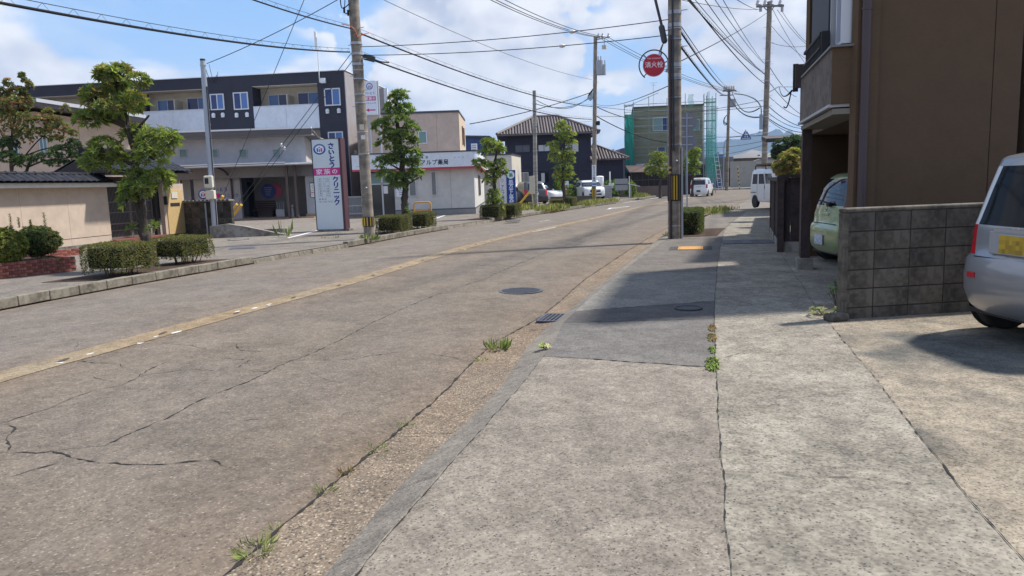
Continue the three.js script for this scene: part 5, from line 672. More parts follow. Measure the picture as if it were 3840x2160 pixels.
  const ms = F.thing('hanging_wall_sign', 'small white sign with red and blue letters hanging on the clinic corner', 'sign'), mr = F.rect(779, 460, 795, 497, off + 0.25); part(ms, 'frame', bb(mr[0], mr[1], mr[2], mr[3], off + 0.22, off + 0.28), mDark); part(ms, 'face', new THREE.PlaneGeometry(mr[1] - mr[0] - 0.06, mr[3] - mr[2] - 0.06).translate((mr[0] + mr[1]) / 2, (mr[2] + mr[3]) / 2, off + 0.286), print(128, 320, (g, W, H) => { g.fillStyle = '#eef0f2'; g.fillRect(0, 0, W, H); g.strokeStyle = '#222'; g.lineWidth = 6; g.beginPath(); g.ellipse(64, 76, 18, 42, 0, 0, 7); g.stroke(); write(g, 'さいとう', 14, 150, 24, 0.14, '#222'); write(g, '家族の', 16, 200, 32, 0.16, '#c22'); write(g, 'クリニック', 10, 256, 22, 0.14, NAVY); })); part(ms, 'bracket', bb(mr[0] - 0.1, mr[1] + 0.1, mr[3] + 0.04, mr[3] + 0.08, off + 0.2, off + 0.3), mGalv);
  const us = F.thing('umbrella_stand', 'umbrella stand with grey umbrellas at the clinic entrance', 'umbrella stand'), ux = F.at(706, 530, off - 1.2)[0]; part(us, 'rack', bb(ux - 0.25, ux + 0.25, 0.06, 0.5, off - 1.4, off - 1.1), mGalv); part(us, 'umbrellas', M([0, 1, 2, 3].map((k) => rod(V(ux - 0.18 + k * 0.12, 0.2, off - 1.25), V(ux - 0.2 + k * 0.13, 0.95, off - 1.25), 0.04))), std([0.25, 0.27, 0.3], 0.7));
  const sp = F.thing('standing_ornament', 'small white standing ornament between the clinic columns', 'ornament'), sx = F.at(736, 530, -0.8)[0]; part(sp, 'body', M(cyl(0.08, 0.05, 0.55, sx, 0.06, -0.8, 10), new THREE.SphereGeometry(0.08, 10, 8).translate(sx, 0.7, -0.8)), std([0.35, 0.36, 0.38], 0.7));
}
{ // pillar sign
  const A = P(803, 581), B = P(866, 582), z = (A.z + B.z) / 2, F = new Fac(V(A.x, 0, z - 0.1), V(B.x, 0, z + 0.12)), t = F.thing('pillar_sign', 'tall white clinic pillar sign with pink band and blue lettering', 'sign'), H = F.at(800, 351)[1], W = F.at(862, 500)[0] - 0.02;
  part(t, 'base', bb(0.03, W + 0.2, 0, 0.07, -0.42, -0.02), mConcrete); part(t, 'side_panel', bb(W, W + 0.09, 0.02, H + 0.02, -0.36, 0.03), std([0.075, 0.03, 0.04], 0.5)); part(t, 'body', bb(0.03, W, 0.07, H, -0.42, -0.006), mAlu); part(t, 'frame', M(bb(0, 0.03, 0.05, H + 0.01, -0.43, 0.01), bb(0.03, W, H, H + 0.02, -0.42, 0.01)), std([0.06, 0.03, 0.04], 0.5));
  const w = W - 0.03, h = H - 0.07; part(t, 'face', new THREE.PlaneGeometry(w, h).translate(0.03 + w / 2, 0.07 + h / 2, 0.0), print(512, 2000, (g, X, Y) => {
    g.fillStyle = '#d3dde2'; g.fillRect(0, 0, X, Y); emblem(g, 140, 215, 118);
    write(g, 'さいとう', 292, 84, 138, 0.18, NAVY, true, 0.98); g.fillStyle = PINK; g.fillRect(0, 630, X, 165); write(g, '家族の', 44, 648, 128, 0.115, '#f2dbe8', false, 1.15);
    write(g, 'クリニック', 346, 826, 130, 0.18, NAVY, true, 0.97); const c = '#5b666f';
    write(g, '内科・呼吸器内科', 232, 850, 48, 0.07, c, true, 1.12); write(g, 'アレルギー科', 160, 850, 48, 0.07, c, true, 1.12); write(g, '歯科訪問診療専門', 84, 850, 48, 0.07, c, true, 1.12);
    g.fillStyle = c; g.fillRect(290, 845, 3, 440); g.fillRect(216, 845, 3, 440); g.fillRect(142, 845, 3, 440); g.fillRect(68, 845, 3, 440);
    write(g, '連絡先', 64, 1300, 40, 0.09, c, false, 1.4); g.fillStyle = c; g.font = '46px sans-serif'; g.textBaseline = 'top'; g.fillText('TEL 240-4320', 60, 1350);
  }));
}
// ---------------------------------------------------------------- pharmacy and its neighbours
{
  const z = -40.6, F = new Fac(V(PZ(896, 480, z).x, 0, z), V(PZ(1194, 480, z).x, 0, z + 0.0)), t = F.thing('pharmacy', 'cream single storey pharmacy with a white fascia over a red band', 'pharmacy'), L = F.L, D = 16;
  const mP = sidingMat([0.64, 0.63, 0.60], 0.45, false, 0.85, 0.002), mBase = wallMat([0.30, 0.30, 0.30], 0.9, 1, 0.001), y1 = F.at(1000, 388)[1], y0 = F.at(1000, 429)[1], yr = F.at(1000, 424.5)[1];
  const e0 = F.at(928, 480)[0], e1 = F.at(993, 480)[0];
  part(t, 'front_wall', bb(e1, L, 0.32, y0, -D, 0), mP); part(t, 'plinth', bb(e1, L + 0.03, 0, 0.3, -D, 0.03), mBase); part(t, 'plinth_trim', bb(e1, L + 0.045, 0.3, 0.345, -D, 0.045), std([0.08, 0.085, 0.1], 0.6)); part(t, 'left_wall', bb(0.25, e0, 0, y0, -D, -0.3), mP); part(t, 'entrance_back', bb(e0, e1, 0, y0, -3.5, -3.3), std([0.16, 0.15, 0.13], 0.9)); part(t, 'entrance_floor', bb(e0, e1, 0, 0.05, -3.3, 0), mBase);
  // fascia: rounded right corner
  const sh = [[-0.05, 0], [-0.05, 0.45], [L - 0.15, 0.45]]; for (let k = 0; k <= 8; k++) { const a = k / 8 * Math.PI / 2; sh.push([L - 0.15 + 0.5 * Math.sin(a), -0.05 + 0.5 * Math.cos(a)]); } sh.push([L + 0.35, -D], [L - 0.2, -D], [L - 0.2, 0]);
  part(t, 'fascia', polyGeo(sh.map(([x, q]) => [x, q]), y1 - yr, yr), wallMat([0.80, 0.85, 0.92], 0.55, 3, 0)); part(t, 'red_band', polyGeo(sh.map(([x, q]) => [x - 0.02, q - 0.02]), yr - y0, y0), std([0.52, 0.05, 0.085], 0.5));
  part(t, 'roof_edge', polyGeo(sh.map(([x, q]) => [x + 0.02, q + 0.02]), 0.07, y1), std([0.05, 0.055, 0.075], 0.5)); part(t, 'roof', bb(0, L - 0.2, y1 - 0.2, y1 - 0.1, -D, 0.0), mBase);
  for (const [u0, v0, u1, v1] of [[1028, 455, 1049, 494], [1083, 431, 1100, 492]]) { const r = F.rect(u0, v0, u1, v1); win(t, ...r, 0, { panes: 1, glass: [std([0.20, 0.21, 0.215], 0.2)], fr: mAlu }); }
  for (const zz of [-5, -7]) { const f = win(t, 0, 0.55, 0.9, 2.15, 0, { panes: 1, glass: [std([0.20, 0.21, 0.215], 0.2)], fr: std([0.2, 0.19, 0.19], 0.5) }); f.rotation.y = Math.PI / 2; f.position.set(L, 0, zz); }
  for (const s of [L * 0.8]) part(t, 'panel_joint', bb(s - 0.008, s + 0.008, 0.35, y0, 0, 0.004), std([0.25, 0.24, 0.22], 0.9));
  // glass entrance
  const dw = (e1 - e0) / 2; for (let k = 0; k < 2; k++) { const d = part(t, 'glass_door', M(bb(e0 + k * dw, e0 + k * dw + 0.04, 0.05, y0 - 0.1, -0.22, -0.18), bb(e0 + (k + 1) * dw - 0.04, e0 + (k + 1) * dw, 0.05, y0 - 0.1, -0.22, -0.18), bb(e0 + k * dw, e0 + (k + 1) * dw, y0 - 0.72, y0 - 0.66, -0.22, -0.18)), mAlu); part(d, 'pane', bb(e0 + k * dw + 0.04, e0 + (k + 1) * dw - 0.04, 0.05, y0 - 0.72, -0.205, -0.195), std([0.045, 0.05, 0.05], 0.08)); part(d, 'transom_pane', bb(e0 + k * dw + 0.04, e0 + (k + 1) * dw - 0.04, y0 - 0.66, y0 - 0.1, -0.205, -0.195), mGlassGreen); }
  const nt = F.rect(996, 471, 960, 483), np = F.rect(997, 460, 1026, 495); part(t, 'notice', bb(e0 + dw + 0.06, e0 + dw + 0.3, 1.25, 1.65, -0.194, -0.19), mWhite);
  const ps = F.thing('poster', 'red and white opening hours poster on the pharmacy front', 'poster'), pr = F.rect(996, 459, 1024, 495); part(ps, 'board', bb(pr[0], pr[1], pr[2], pr[3], 0.005, 0.03), mWhite); part(ps, 'face', new THREE.PlaneGeometry(pr[1] - pr[0], pr[3] - pr[2]).translate((pr[0] + pr[1]) / 2, (pr[2] + pr[3]) / 2, 0.034), print(200, 256, (g, W, H) => { g.fillStyle = '#e6e8f0'; g.fillRect(0, 0, W, H); g.fillStyle = '#b8323e'; g.fillRect(0, 0, W, 50); g.fillStyle = '#666c78'; for (let k = 0; k < 5; k++) g.fillRect(30 + k * 6, 80 + k * 32, 120 - k * 9, 12); }));
  // lettering on the fascia
  const [lx0, ly0] = F.at(1057, 426, 0.46), [lx1, ly1] = F.at(1130, 396, 0.46); part(t, 'fascia_lettering', new THREE.PlaneGeometry(lx1 - lx0, (lx1 - lx0) * 0.36).translate((lx0 + lx1) / 2, F.at(1090, 405, 0.46)[1], 0.458), print(640, 230, (g, W, H) => { g.clearRect(0, 0, W, H); write(g, '須田', 20, 2, 56, 0.12, '#2b3550', false, 1.9); write(g, 'アルプ薬局', 10, 82, 120, 0.115, '#232c48', false, 1.03); }, 0.5, { transparent: true }));
  const [kx, ky] = F.at(960, 418, 0.46); part(t, 'fascia_lettering', new THREE.PlaneGeometry(1.2, 0.24).translate(kx + 0.3, ky, 0.458), print(320, 64, (g, W, H) => { g.clearRect(0, 0, W, H); g.fillStyle = '#2b3550'; g.font = 'bold 54px sans-serif'; g.textBaseline = 'top'; g.fillText('ALP', 20, 2); }, 0.5, { transparent: true }));
  for (let k = 0; k < 26; k++) { const s = 0.4 + k * (L - 0.7) / 26; if (s > lx0 - 0.2 && s < lx1 + 0.1) continue; part(t, 'fascia_dot', new THREE.CircleGeometry(0.028, 10).translate(s, (y1 + yr) / 2 + 0.1, 0.456), std([0.32, 0.33, 0.42], 0.6)); }
  const ac = F.thing('roof_air_unit', 'grey air conditioner unit on the pharmacy roof edge', 'air conditioner'), ar = F.rect(1185, 368, 1200, 382, -3); part(ac, 'case', bb(ar[0], ar[1], y1 - 0.1, y1 + 0.6, -3.4, -3), mWhite); for (let k = 0; k < 5; k++) part(ac, 'vent_slat', bb(ar[0] + 0.04, ar[1] - 0.04, y1 + 0.02 + k * 0.11, y1 + 0.06 + k * 0.11, -3, -2.985), mSteel);
  // annex with the two tall signs
  const z2 = -57.5, G = new Fac(V(PZ(1226, 460, z2).x, 0, z2), V(PZ(1288, 460, z2).x, 0, z2 + 0.3)), x = G.thing('pharmacy_annex', 'plain cream annex wall at the back of the pharmacy', 'building'), gy = G.at(1270, 390)[1]; part(x, 'wall', bb(-0.3, G.L, 0, gy, -5, 0), mP); part(x, 'side_wall', bb(G.L, G.L + 0.02, 0, gy, -5, -0.01), wallMat([0.58, 0.54, 0.46], 0.9, 2, 0)); part(x, 'roof_edge', bb(-0.3, G.L + 0.06, gy, gy + 0.1, -5, 0.06), std([0.05, 0.055, 0.07], 0.5));
  const sgn = (name, label, u0, v0, u1, v1, w, h, draw, zz) => { const S = new Fac(V(PZ(u0, 480, zz).x, 0, zz), V(PZ(u1, 480, zz).x, 0, zz)), q = S.thing(name, label, 'sign'), yt = S.at(u0, v0)[1], yb = S.at(u0, v1)[1]; part(q, 'panel', bb(0, S.L, yb, yt, -0.18, 0), mWhite); part(q, 'face', new THREE.PlaneGeometry(S.L - 0.02, yt - yb - 0.02).translate(S.L / 2, (yt + yb) / 2, 0.006), print(w, h, draw)); part(q, 'post', M(bb(0.1, 0.16, 0, yb, -0.12, -0.06), bb(S.L - 0.16, S.L - 0.1, 0, yb, -0.12, -0.06)), mGalv); };
  sgn('prescription_sign', 'tall blue vertical prescription sign with a green and white disc', 1274, 428, 1298, 514, 200, 720, (g, W, H) => { g.fillStyle = '#22428c'; g.fillRect(0, 0, W, H); g.fillStyle = '#eef3f2'; g.beginPath(); g.arc(100, 100, 82, 0, 7); g.fill(); write(g, '薬', 46, 48, 108, 0.1, '#1c8f54'); write(g, '処方せん受付', 48, 196, 104, 0.13, '#e6ecf8', true, 0.83); }, -39.5);
  sgn('pharmacy_sign', 'tall white vertical pharmacy sign with red edge and small heart mark', 1255, 430, 1273, 514, 150, 720, (g, W, H) => { g.fillStyle = '#d9dade'; g.fillRect(0, 0, W, H); g.fillStyle = '#d2364a'; g.fillRect(0, 0, 10, H); g.strokeStyle = '#d2566a'; g.lineWidth = 8; g.beginPath(); g.moveTo(75, 245); g.bezierCurveTo(20, 200, 55, 165, 75, 195); g.bezierCurveTo(95, 165, 130, 200, 75, 245); g.stroke(); write(g, 'アルプ薬局', 40, 300, 78, 0.1, '#3a4262', true, 1.0); }, -39.6);
}
{ // upper beige block behind the pharmacy
  const z = -46.5, F = new Fac(V(PZ(900, 300, z).x, 0, z), V(PZ(1153, 300, z).x, 0, z + 0.0)), t = F.thing('beige_office', 'two storey beige block rising behind the pharmacy with one small window', 'building'), H = F.at(1153, 282)[1], m = wallMat([0.60, 0.47, 0.39], 0.9, 3, 0.001), D = 6.5;
  const p0 = [0, F.L / 2, F.L * 0.78, F.L]; for (let k = 0; k < 3; k++) part(t, 'wall_panel', bb(p0[k] + (k ? 0.005 : 0), p0[k + 1] - 0.005, 0, H, -D, 0), m); part(t, 'roof_edge', bb(-0.05, F.L + 0.06, H, H + 0.12, -D, 0.06), std([0.06, 0.065, 0.09], 0.5)); part(t, 'end_wall', bb(F.L, F.L + 0.03, 0, H - 0.01, -D, -0.03), wallMat([0.62, 0.50, 0.38], 0.9, 3, 0.001));
  const r = F.rect(1051, 329, 1076, 362); win(t, ...r, 0, { panes: 1, glass: [mGlassGreen], fr: mAlu, t: 0.08 });
  for (const zz of [-2.6, -4.2]) { const f = win(t, 0, 0.5, 0, 1.2, 0, { panes: 1, glass: [mGlassDark], fr: std([0.2, 0.15, 0.12], 0.6) }); f.rotation.y = Math.PI / 2; f.position.set(F.L + 0.03, F.at(1170, 364, -2.6)[1], zz); }
  const em = part(t, 'heart_emblem', print.length ? new THREE.PlaneGeometry(2.4, 1.2) : null, print(256, 128, (g, W, H) => { g.clearRect(0, 0, W, H); g.fillStyle = '#d42a3e'; g.beginPath(); g.moveTo(70, 100); g.bezierCurveTo(10, 60, 30, 10, 70, 40); g.bezierCurveTo(110, 10, 130, 60, 70, 100); g.fill(); g.fillStyle = '#2a3360'; g.font = 'bold 50px sans-serif'; g.fillText('ALP', 130, 90); }, 0.5, { transparent: true })); em.rotation.y = Math.PI / 2; em.position.set(F.L + 0.05, H - 1.3, -4.2);
  const z3 = -60, q = thing('pink_rooftop', 'low pink building top behind the beige block', 'building', [PZ(945, 290, z3).x, 0, z3]); part(q, 'wall', bb(0, PZ(974, 290, z3).x - q.position.x, 0, PZ(960, 276, z3).y, -6, 0), wallMat([0.6, 0.42, 0.36], 0.9, 3, 0)); part(q, 'roof_edge', bb(-0.1, PZ(974, 290, z3).x - q.position.x + 0.1, PZ(960, 276, z3).y, PZ(960, 276, z3).y + 0.2, -6, 0.1), mDark);
}
{ // blue warehouse
  const z = -82, a = PZ(1150, 380, z), b = PZ(1240, 380, z), h = PZ(1205, 343, z).y, t = thing('blue_warehouse', 'blue sheet metal warehouse behind the pharmacy', 'warehouse', [a.x, 0, z]), w = b.x - a.x; part(t, 'wall', profGeo([[0, 0], [w + 0.7, 0], [w + 0.7, h - 1.1], [w - 0.3, h - 0.2], [0, h]], 14), sidingMat([0.035, 0.085, 0.24], 0.4, true, 0.5, 0.02)); part(t, 'roof', profGeo([[-0.2, h], [w - 0.3, h - 0.2], [w + 0.9, h - 1.2], [w + 0.9, h - 1.0], [w - 0.3, h + 0.02], [-0.2, h + 0.2]], 14.4).translate(0, 0, 0.2), std([0.06, 0.07, 0.09], 0.5));
}
// ---------------------------------------------------------------- navy house with tiled hip roof
{
  const z = -74, F = new Fac(V(PZ(1272, 420, z).x, 0, z), V(PZ(1488, 420, z).x, 0, z)), t = F.thing('navy_house', 'two storey dark navy house with a brown tiled hip roof', 'house'), L = F.L, ye = F.at(1380, 338)[1], yr = F.at(1375, 311)[1] + 0.9, D = 7.5, ov = 0.75, m = sidingMat([0.022, 0.024, 0.05], 0.3, false, 0.75, 0.006);
  part(t, 'wall', bb(0, L, 0, ye, -D, 0), m); part(t, 'belt', bb(-0.05, L + 0.05, 2.75, 2.87, -D, 0.06), std([0.02, 0.022, 0.04], 0.6)); part(t, 'soffit', bb(-ov, L + ov, ye - 0.08, ye, -D - ov, ov), std([0.05, 0.05, 0.07], 0.8));
  const hip = 3.0, mid = -D / 2, run = D / 2 + ov; // ridge runs along x from hip to L-hip
  const tri = (pts) => { const g = new THREE.BufferGeometry(); const p = []; for (let k = 1; k < pts.length - 1; k++) p.push(...pts[0], ...pts[k], ...pts[k + 1]); g.setAttribute('position', new THREE.Float32BufferAttribute(p, 3)); g.computeVertexNormals(); g.setAttribute('uv', new THREE.Float32BufferAttribute(new Float32Array(p.length / 3 * 2), 2)); return g; };
  const A = [-ov, ye, ov], B = [L + ov, ye, ov], C = [L + ov, ye, -D - ov], E = [-ov, ye, -D - ov], R1 = [hip, yr, mid], R2 = [L - hip, yr, mid]; part(t, 'roof_deck', M(tri([A, B, R2, R1]), tri([B, C, R2]), tri([C, E, R1, R2]), tri([E, A, R1])), mTileBrown[0]);
  const rib = new THREE.CylinderGeometry(0.11, 0.11, 1, 7), front = (s) => { const k = s < hip ? (s + ov) / (hip + ov) : s > L - hip ? (L + ov - s) / (hip + ov) : 1; return k; };
  let k = 0; for (let s = -ov + 0.15; s < L + ov; s += 0.285) { const f = front(s), a = V(s, ye + 0.04, ov + 0.02), b = V(s, lerp(ye, yr, f) + 0.04, lerp(ov, mid, f)); const o = part(t, 'tile_row', rib, mTileBrown[k++ % 3]); const d = b.clone().sub(a), len = d.length(); o.position.copy(a).addScaledVector(d, 0.5); o.quaternion.setFromUnitVectors(V(0, 1, 0), d.normalize()); o.scale.set(1, len, 1); }
  for (let q = 1; q < 12; q++) { const f = q / 12, a = -ov + f * (hip + ov), b = L + ov - f * (hip + ov); part(t, 'tile_course', bx(b - a, 0.035, 0.05, (a + b) / 2, lerp(ye, yr, f) + 0.1, lerp(ov, mid, f) + 0.06), mTileBrown[1]); }
  for (const [p, q] of [[A, R1], [B, R2], [R1, R2]]) part(t, 'ridge', rod(V(...p).add(V(0, 0.12, 0)), V(...q).add(V(0, 0.12, 0)), 0.16, 8), mTileBrown[1]);
  part(t, 'eave_gutter', new THREE.CylinderGeometry(0.07, 0.07, L + 2 * ov, 8).rotateZ(Math.PI / 2).translate(L / 2, ye - 0.06, ov + 0.08), std([0.03, 0.03, 0.04], 0.5));
  win(t, ...F.rect(1295, 365, 1334, 383), 0, { panes: 2, glass: [std([0.075, 0.085, 0.12], 0.2)], fr: std([0.03, 0.03, 0.05], 0.6) }); win(t, ...F.rect(1353, 364, 1384, 381), 0, { panes: 2, glass: [mCurtain, mCurtain], fr: mDark }); win(t, ...F.rect(1420, 360, 1457, 383), 0, { panes: 2, glass: [mCurtain, mCurtain], fr: mDark, t: 0.07 });
  win(t, ...F.rect(1306, 434, 1330, 462), 0, { panes: 2, glass: [std([0.22, 0.21, 0.20], 0.3)], fr: mAlu }); win(t, ...F.rect(1360, 434, 1382, 460), 0, { panes: 2, glass: [mCurtain, mGlassDark], fr: mDark });
  // single storey wing
  const G = new Fac(V(PZ(1494, 440, z).x, 0, z), V(PZ(1568, 440, z).x, 0, z)), w = G.thing('navy_wing', 'single storey navy wing with a brown tiled roof beside the taller house', 'house'), gl = G.L, ge = G.at(1530, 402)[1], gr = G.at(1500, 375)[1] + 0.5; part(w, 'wall', bb(0, gl, 0, ge, -6, 0), m); part(w, 'roof_deck', tri([[-0.4, ge, 0.6], [gl + 0.5, ge, 0.6], [0.3, gr, -3], [-0.4, gr, -3]]), mTileBrown[0]); part(w, 'roof_back', tri([[gl + 0.5, ge, 0.6], [gl + 0.5, ge, -6.6], [0.3, gr, -3]]), mTileBrown[0]);
  for (let s = -0.3; s < gl + 0.4; s += 0.285) { const f = s < 0.3 ? 1 : clamp((gl + 0.5 - s) / (gl + 0.2)), a = V(s, ge + 0.04, 0.62), b = V(s, lerp(ge, gr, f) + 0.04, lerp(0.6, -3, f)), o = part(w, 'tile_row', rib, mTileBrown[k++ % 3]), d = b.clone().sub(a), len = Math.max(0.05, d.length()); o.position.copy(a).addScaledVector(d, 0.5); o.quaternion.setFromUnitVectors(V(0, 1, 0), d.normalize()); o.scale.set(1, len, 1); }
  part(w, 'hip_ridge', rod(V(gl + 0.5, ge + 0.1, 0.6), V(0.3, gr + 0.1, -3), 0.15, 8), mTileBrown[1]); part(w, 'wall_top', bb(0, 1.5, ge, gr - 0.6, -5, -2.5), m);
}
{ // hall of grey concrete and dark building between the houses
  const z = -105, a = PZ(1490, 400, z), t = thing('grey_hall', 'pale grey hall roofs behind the navy wing', 'building', [a.x, 0, z]); const px = (u) => PZ(u, 380, z).x - a.x, py = (v) => PZ(1540, v, z).y; part(t, 'wall', profGeo([[0, 0], [px(1545), 0], [px(1545), py(375)], [px(1512), py(383)], [px(1505), py(390)], [0, py(393)]], 12), wallMat([0.30, 0.29, 0.28], 0.9, 4, 0)); const q = thing('dark_gable', 'dark grey gable between the navy wing and the scaffolding', 'building', [PZ(1535, 400, z - 3).x, 0, z + 2]); part(q, 'wall', profGeo([[0, 0], [px(1575) - px(1535), 0], [px(1575) - px(1535), py(372)], [px(1550) - px(1535), py(376)], [0, py(400)]], 8), sidingMat([0.11, 0.10, 0.13], 0.3, false, 0.8, 0.004));
}
// ---------------------------------------------------------------- house in scaffolding
{
  const z = -78, F = new Fac(V(PZ(1595, 400, z).x, 0, z), V(PZ(1762, 400, z).x, 0, z + 1)), t = F.thing('scaffolded_house', 'olive sided two storey house being renovated behind scaffolding', 'house'), L = F.L, H = F.at(1600, 272)[1], m = sidingMat([0.26, 0.26, 0.185], 0.42, false, 0.8, 0.02);
  part(t, 'wall', bb(0, L, F.at(1640, 418)[1], H, -8, 0), m); part(t, 'lower_wall', bb(-0.3, L + 0.2, 0, F.at(1640, 418)[1], -8, 0.3), wallMat([0.06, 0.045, 0.045], 0.9, 2, 0)); part(t, 'roof_edge', bb(-0.1, L + 0.1, H, H + 0.12, -8, 0.1), std([0.10, 0.10, 0.08], 0.6)); part(t, 'white_base', bb(0.2, L, F.at(1640, 418)[1], F.at(1640, 411)[1], 0, 0.03), mWhite);
  win(t, ...F.rect(1642, 296, 1690, 328), 0, { panes: 2, glass: [mGlassGreen, mGlassBlue], fr: mAlu }); win(t, ...F.rect(1654, 370, 1674, 397), 0, { panes: 1, glass: [mGlassBlue], fr: mAlu }); win(t, ...F.rect(1745, 300, 1760, 330), 0, { panes: 1, glass: [mGlassGreen], fr: mAlu });
  const tarp = part(t, 'blue_tarpaulin', sheet(10, 3, (a, b) => V(lerp(-0.75, -0.1, b) + 0.08 * Math.sin(a * 20), lerp(F.at(1600, 300)[1], 3.2, a), 0.3 + 0.12 * Math.sin(a * 14 + b * 3))), std([0.42, 0.50, 0.60], 0.6, { side: THREE.DoubleSide }));
  // scaffold frame
  const s = F.thing('scaffold', 'steel scaffold frame round the olive house', 'scaffold'), mT = std([0.20, 0.30, 0.30], 0.5, { metalness: 0.4 }), top = H + 0.7, st = F.at(1572, 400)[0], xs = [st, st + 0.9, 1.5, 3.3, 5.1, 6.9, L + 0.3, ...[1768, 1774, 1780, 1788, 1797].map((u) => F.at(u, 400)[0])];
  for (const x of xs) for (const zz of [1.0]) part(s, 'upright', rod(V(x, 0, zz), V(x, top + 0.6 * ((x * 7) % 1), zz), 0.035, 6), mT);
  for (let y = 1.9; y < top; y += 0.72) { part(s, 'ledger', rod(V(xs[0], y, 1.03), V(xs[3] + 3.5, y, 1.03), 0.028, 6), mT); part(s, 'ledger', rod(V(L, y + 0.2, 1.03), V(xs.at(-1), y + 0.2, 1.03), 0.028, 6), mT); }
  for (let y = 1.8; y < top; y += 1.8) { part(s, 'deck', bb(xs[0], xs[1], y, y + 0.05, 0.4, 1.0), mSteel); part(s, 'deck', bb(L, xs.at(-1), y, y + 0.05, -0.2, 0.9), mSteel); }
  part(s, 'brace', rod(V(st, top - 0.7, 1.05), V(st + 3.4, top + 0.6, 1.05), 0.028, 6), mT); part(s, 'ladder', M(rod(V(L + 1.4, 0.3, 1.2), V(L + 0.9, 4, 1.2), 0.03), rod(V(L + 1.8, 0.3, 1.2), V(L + 1.3, 4, 1.2), 0.03), [0, 1, 2, 3, 4, 5, 6, 7].map((k) => rod(V(L + 1.38 - k * 0.06, 0.6 + k * 0.42, 1.2), V(L + 1.78 - k * 0.06, 0.6 + k * 0.42, 1.2), 0.02)).flat()), mAlu);
  const mNet = new THREE.MeshPhysicalMaterial({ color: col(0.03, 0.34, 0.27), roughness: 0.95, transmission: 0.45, side: THREE.DoubleSide }), mNet2 = new THREE.MeshPhysicalMaterial({ color: col(0.05, 0.42, 0.33), roughness: 0.8, transparent: true, opacity: 0.4, side: THREE.DoubleSide });
  const net = (x0, z0, x1, z1, y0, y1, mt) => part(s, 'safety_net', sheet(16, 6, (a, b) => V(lerp(x0, x1, b) + 0.05 * Math.sin(a * 9 + b * 5), lerp(y0, y1, a), lerp(z0, z1, b) + 0.06 * Math.sin(b * 11 + a * 6))), mt);
  net(st, 1.1, st + 0.3, -5, 2.0, top - 0.9, mNet); net(st, 1.12, st + 0.9, 1.12, 2.0, top - 1.4, mNet); net(xs[6] + 0.4, 1.1, xs[7] + 0.2, 1.1, 2.2, 6.2, mNet2); net(xs.at(-1) - 0.9, 1.1, xs.at(-1), 1.1, 1.0, top - 0.2, mNet2); net(F.at(1728, 300)[0], 1.1, F.at(1742, 300)[0], 1.1, H - 0.2, top + 0.3, mNet2); net(xs.at(-2) - 0.2, 1.1, xs.at(-2) + 0.5, 1.1, 1.5, top - 1, mNet2);
  // low dark lean-to before it
  const K = new Fac(V(PZ(1588, 450, -73).x, 0, -73), V(PZ(1660, 450, -73).x, 0, -73)), h = K.thing('dark_lean_to', 'dark brown lean-to hut with a tiled pent roof below the scaffolding', 'hut'), kl = K.L, ky = K.at(1620, 432)[1]; part(h, 'wall', bb(0, kl + 2, 0, ky, -3, 0), wallMat([0.03, 0.022, 0.024], 0.9, 1, 0)); part(h, 'pent_roof', profGeo([[0.3, ky - 0.1], [0.3, ky], [-2.5, ky + 0.7], [-2.5, ky + 0.6]], kl + 2.4).rotateY(-Math.PI / 2).translate(-0.2, 0, 0), wallMat([0.10, 0.065, 0.06], 0.8, 1, 0.01)); for (let k = 0; k < 6; k++) part(h, 'post', bb(k * kl / 5 - 0.03, k * kl / 5 + 0.03, 0, ky - 0.1, 0, 0.06), std([0.06, 0.05, 0.05], 0.8)); part(h, 'rail', bb(0, kl + 1, 1.5, 1.56, 0, 0.05), std([0.10, 0.09, 0.09], 0.8));
  const lw2 = thing('low_wall', 'low dark wall behind the verge before the parked cars', 'wall', [PZ(1385, 490, -56).x, 0, -56], 0.1); part(lw2, 'wall', bb(0, PZ(1492, 490, -56).x - lw2.position.x, 0, 0.5, -0.2, 0), wallMat([0.10, 0.09, 0.085], 0.9, 1.5, 0.002));
  const lw = thing('low_wall', 'low brown block wall along the verge before the hut', 'wall', [PZ(1560, 480, -70).x, 0, -70]); part(lw, 'wall', bb(0, PZ(1690, 480, -70).x - lw.position.x, 0, 0.95, -0.2, 0), wallMat([0.16, 0.12, 0.11], 0.9, 1.5, 0.002)); for (let k = 0; k < 5; k++) part(lw, 'post', bb(k * 1.2, k * 1.2 + 0.05, 0.95, 1.35, -0.12, -0.07), mDark);
  const an = F.thing('roof_antenna', 'thin television antenna on the olive house roof', 'antenna'), ax = F.at(1646, 240)[0]; part(an, 'mast', rod(V(ax, H, -2), V(ax, F.at(1646, 208, -2)[1], -2), 0.02), mSteel); for (const [dy, w] of [[0, 0.4], [-0.25, 0.25], [-2.1, 0.35]]) part(an, 'element', rod(V(ax - w, F.at(1646, 208, -2)[1] + dy, -2), V(ax + w, F.at(1646, 208, -2)[1] + dy, -2), 0.015), mSteel);
}
